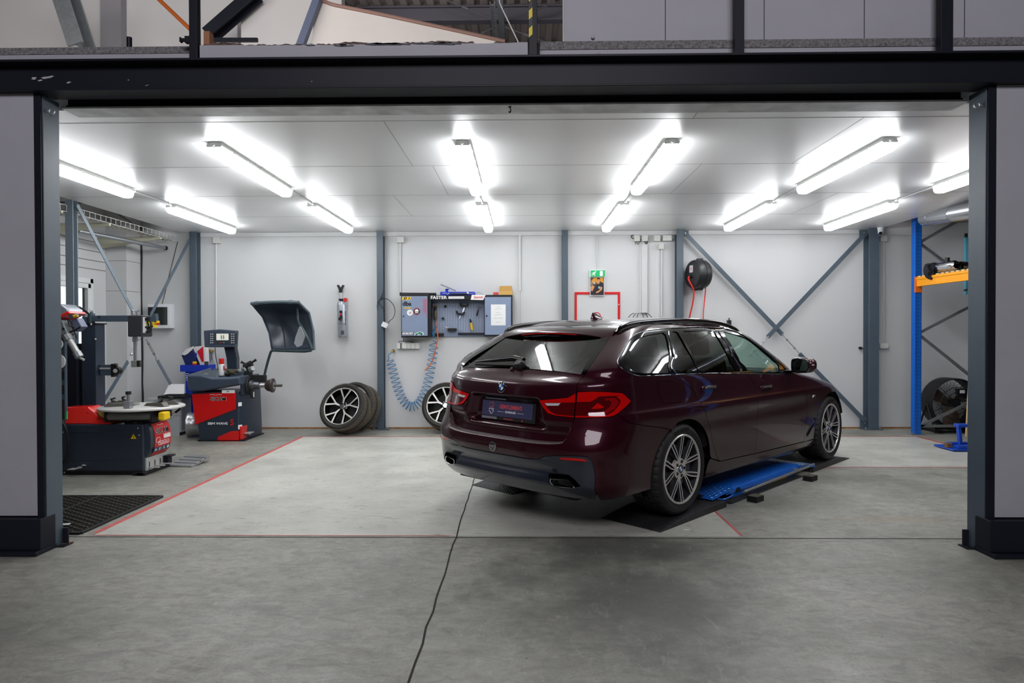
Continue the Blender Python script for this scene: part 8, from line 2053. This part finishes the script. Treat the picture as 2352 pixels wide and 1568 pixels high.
mb.lathe(pr,pd0,d,32);mb.build('flexible_pipe',mat('shiny_duct',0),t_,smooth=20)
mb=MB()
for s_ in(.3,.8):p=pd0+d*L*s_;mb.tube([p+Vector((.10,0,0)),Vector((p.x+.10,p.y,3.22))],.006,6)
mb.build('hanger',M_GALV,t_)
t_=thing('blue_pipe','pale blue pipe bend in the far right corner','pipe',A(2218,600,9.6));mb=MB()
a,b=A(2219,545,9.6),A(2219,664,9.6);mb.beam(a,b,.045,.045);mb.beam(A(2215,672,9.6),A(2250,670,9.6),.045,.05);mb.build('pipe',mat('pale_blue_pipe',(110,190,216),.4),t_,bevel=.006)
mb=MB();mb.cyl(A(2219,536,9.6),a,.02);mb.cyl(b,A(2217,670,9.6),.02);mb.build('joint',M_DARK,t_)
fn=thing('drum_fan','big black drum fan on the floor behind the blue rack','fan',A(2180,990,9.5));
fc=A(2186,929,9.50);fa=Vector((.03,-.998,.06)).normalized();R_=.345;fc.z=.405
FM=basis(fc,fa.cross(Vector((0,0,1)))*-1,Vector((0,0,1)))
fax=FM.to_3x3()@Vector((0,0,1))
mb=MB();mb.lathe([(R_*.97,-.16),(R_,-.17),(R_*1.02,-.16),(R_*1.02,.10),(R_,.115),(R_*.97,.10)],fc,fax,56,closed=True);dr=mb.build('drum',M_BLK,fn,smooth=50)
mb=MB()
for k in range(48):
 a=2*PI*k/48;mb.tube([FM@Vector((math.cos(a+t*.35)*rr,math.sin(a+t*.35)*rr,.105+.02*(1-rr/R_)))for t,rr in((0,.07),(.5,.2),(1,R_*.98))],.0022,4)
for rr in(.15,.225):mb.tube([FM@Vector((math.cos(t)*rr,math.sin(t)*rr,.112))for t in np.linspace(0,2*PI,40,endpoint=False)],.0045,5,closed=True)
for k in range(6):
 a=2*PI*k/6+.3;mb.tube([FM@Vector((math.cos(a)*rr,math.sin(a)*rr,.112))for rr in(.07,R_*.98)],.004,5)
mb.build('front_grille',M_BLK,dr)
mb=MB()
for k in range(36):
 a=2*PI*k/36;mb.tube([FM@Vector((math.cos(a)*rr,math.sin(a)*rr,-.165))for rr in(.07,R_*.98)],.002,4)
mb.build('rear_grille',M_BLK,dr)
mb=MB()
for k in range(3):
 a=2*PI*k/3+.55;g2=[]
 for rr,w_,tw in((.07,.05,.6),(.16,.08,.5),(.25,.10,.4),(.325,.09,.32)):
  e_,n_=Vector((math.cos(a),math.sin(a),0)),Vector((-math.sin(a),math.cos(a),0));g2.append([FM@(e_*rr+n_*s*w_+Vector((0,0,s*w_*tw+off-.02)))for s,off in((-1,0),(0,.010),(1,0),(1,-.004),(0,.005),(-1,-.004))])
 mb.loft(g2)
mb.build('blades',mat('bronze_fan_blade',(110,88,74),.4,metal=.4),dr,smooth=60)
mb=MB();mb.cyl(FM@Vector((0,0,-.14)),FM@Vector((0,0,.08)),.065,n=20);mb.cyl(FM@Vector((0,0,.08)),FM@Vector((0,0,.118)),.05,n=20);mb.build('motor',M_DARK,dr)
mb=MB();c_=Vector((.045,.17,.13));mb.box((c_.x-.075,c_.y-.042,c_.z-.02),(c_.x+.075,c_.y+.042,c_.z+.03));mb.xf(FM);sw=mb.build('switch_box',M_BLK,dr,bevel=.005)
mb=MB();mb.box((c_.x-.042,c_.y-.022,c_.z+.03),(c_.x+.028,c_.y+.022,c_.z+.032));mb.xf(FM);mb.build('switch_label',M_WHT,sw)
mb=MB();mb.tube(bez([FM@Vector((.06,.13,.14)),FM@Vector((.11,.10,.15)),FM@Vector((.08,.05,.14)),FM@Vector((.02,.03,.13))],5),.008,6);mb.build('switch_lead',M_BLK,sw)
px_=[A(2128,978,9.45),A(2246,984,9.35)]
mb=MB();sv=FM.to_3x3()@Vector((1,0,0))
for s in(-1,1):
 hub=fc+sv*s*(R_+.012)
 for q in(-1,1):
  f=Vector((hub.x,hub.y,0))+Vector((fax.x,fax.y,0)).normalized()*q*.18;mb.tube([hub,Vector((f.x,f.y,.02))],.013,8)
for q in(-1,1):
 f=[fc+sv*s*(R_+.012)+Vector((fax.x,fax.y,0)).normalized()*q*.18 for s in(-1,1)];mb.tube([Vector((f[0].x,f[0].y,.02)),Vector((f[1].x,f[1].y,.02))],.014,8)
mb.build('stand',M_BLK,fn)
mb=MB()
for s in(-1,1):
 f=fc+sv*s*R_*.8;u2=Vector((fax.x,fax.y,0)).normalized();mb=MB();mb.beam(Vector((f.x,f.y,.022))-u2*.2,Vector((f.x,f.y,.022))+u2*.20,.06,.044);mb.build('stand_foot',M_BLK,fn,bevel=.005)
a=A(2215,985,9.1);t_=thing('plywood_sheet','pale plywood sheet standing upright beside the drum fan','board',(a.x+.1,9.1,0));mb=MB()
mb.add([(a.x-.03,9.02,0),(a.x+.5,9.02,0),(a.x+.5,9.10,.74),(a.x+.06,9.10,.74),(a.x-.03,9.04,0),(a.x+.5,9.04,0),(a.x+.5,9.12,.74),(a.x+.06,9.12,.74)],[(0,1,2,3),(7,6,5,4),(0,4,5,1),(1,5,6,2),(2,6,7,3),(3,7,4,0)]);mb.build('sheet',mat('plywood',(222,196,142),.6,var=.12,vscale=5),t_)
J=lambda x,y,Y=7.95:A(x,y,Y)
t_=thing('hydraulic_jack_stand','blue steel press frame with a teal bottle jack at the right floor edge','press',(5.15,7.95,0));M_B2=mat('bright_blue_steel',(22,70,178),.4)
mb=MB();a,b=J(2172,1026,7.95),J(2232,1036,7.95);mb.box((5.03,7.85,.01),(5.55,8.22,.03));mb.box((5.10,7.87,.03),(5.55,7.95,.07));mb.box((5.14,8.10,.03),(5.55,8.16,.07));mb.build('base',M_B2,t_,bevel=.004)
mb=MB();p0_,p1_=A(2214,1015,8.02),A(2206,980,8.02);mb.beam(Vector((5.22,8.02,.06)),Vector((5.20,8.02,.285)),.05,.035);mb.beam(Vector((5.17,8.02,.29)),Vector((5.6,8.02,.28)),.10,.035);mb.build('arm',M_B2,t_,bevel=.004)
mb=MB();mb.lathe([(0,.03),(.05,.03),(.05,.05),(.036,.07),(.036,.20),(.028,.215),(.014,.22),(.014,.27),(0,.27)],(5.34,7.99,0),n=22);bj=mb.build('bottle_jack',mat('teal_jack',(28,130,160),.35,coat=.3),t_)
mb=MB();mb.lathe([(.0368,.07),(.0368,.17)],(5.34,7.99,0),n=22,a0=2.6,a1=4.2);mb.build('jack_label',MWp,bj)
for k,(x,y,lb)in enumerate(((5.05,7.98,'small wood block at the left foot of the blue press'),(5.50,7.86,'small wood block at the right foot of the blue press'))):
 t_=thing('wood_block',lb,'block',(x,y,.03));mb=MB();mb.box((x-.03,y-.035,.031),(x+.035,y+.03,.085));mb.build('block',mat('dirty_wood',(112,84,58),.8,var=.3,vscale=20),t_,bevel=.006)
w=bpy.data.worlds.new('hall_daylight');SC.world=w;w.use_nodes=True
bg=w.node_tree.nodes['Background'];bg.inputs['Color'].default_value=(.93,.95,1.0,1);bg.inputs['Strength'].default_value=HALL
mb=MB();mb.box((-14,-9.2,0),(14,-9.0,9));struct('wall_hall_rear',mb,mat('dark_hall_wall',(58,56,64),.7))
MH=mat('dark_hall_wall',0)
slab('wall_hall_left',(-14.2,-9,0),(-14,4.3,9),MH);slab('wall_hall_right',(14,-9,0),(14.2,14,9),MH)
slab('wall_upper_left',(-12.3,4.2,3.3),(-12.2,14,9),MH);slab('wall_upper_rear',(-12.3,13.9,3.3),(14.2,14,9),MH)
slab('roof_hall',(-14.2,-9.2,9.0),(14.2,14,9.1),MH)
slab('wall_left_return',(-14.2,4.2,0),(-9.0,4.3,9),MH)
def fill_light(name,loc,sx,sy,rx,watt,col=(1,1,1)):
 ld=bpy.data.lights.new(name,'AREA');ld.shape='RECTANGLE';ld.size=sx;ld.size_y=sy;ld.energy=watt;ld.color=col
 o=bpy.data.objects.new(name,ld);COL.objects.link(o);o.location=loc;o.rotation_euler=(rx,0,0);return o
fill_light('fill_light',(-.2,-4.0,6.2),6.0,2.6,math.radians(46),FRONTFILL,(.97,.94,1.0))  # added area light, brightens the front floor, boards and car tail
fill_light('upper_fill_light',(-4.5,4.7,5.4),7.0,1.2,math.radians(103),UPPERFILL,(1,.98,.97))  # added area light out of view, brightens upper walls and roof sheet
MATS['glowing_diffuser'].node_tree.nodes['Principled BSDF'].inputs['Emission Strength'].default_value=LAMP
SC.view_settings.exposure=EXPO
SC.cycles.max_bounces=7;SC.cycles.diffuse_bounces=4;SC.cycles.glossy_bounces=4;SC.cycles.transmission_bounces=6
SC.cycles.caustics_reflective=False;SC.cycles.caustics_refractive=False
SC.cycles.use_denoising=True;SC.cycles.sample_clamp_indirect=6.0
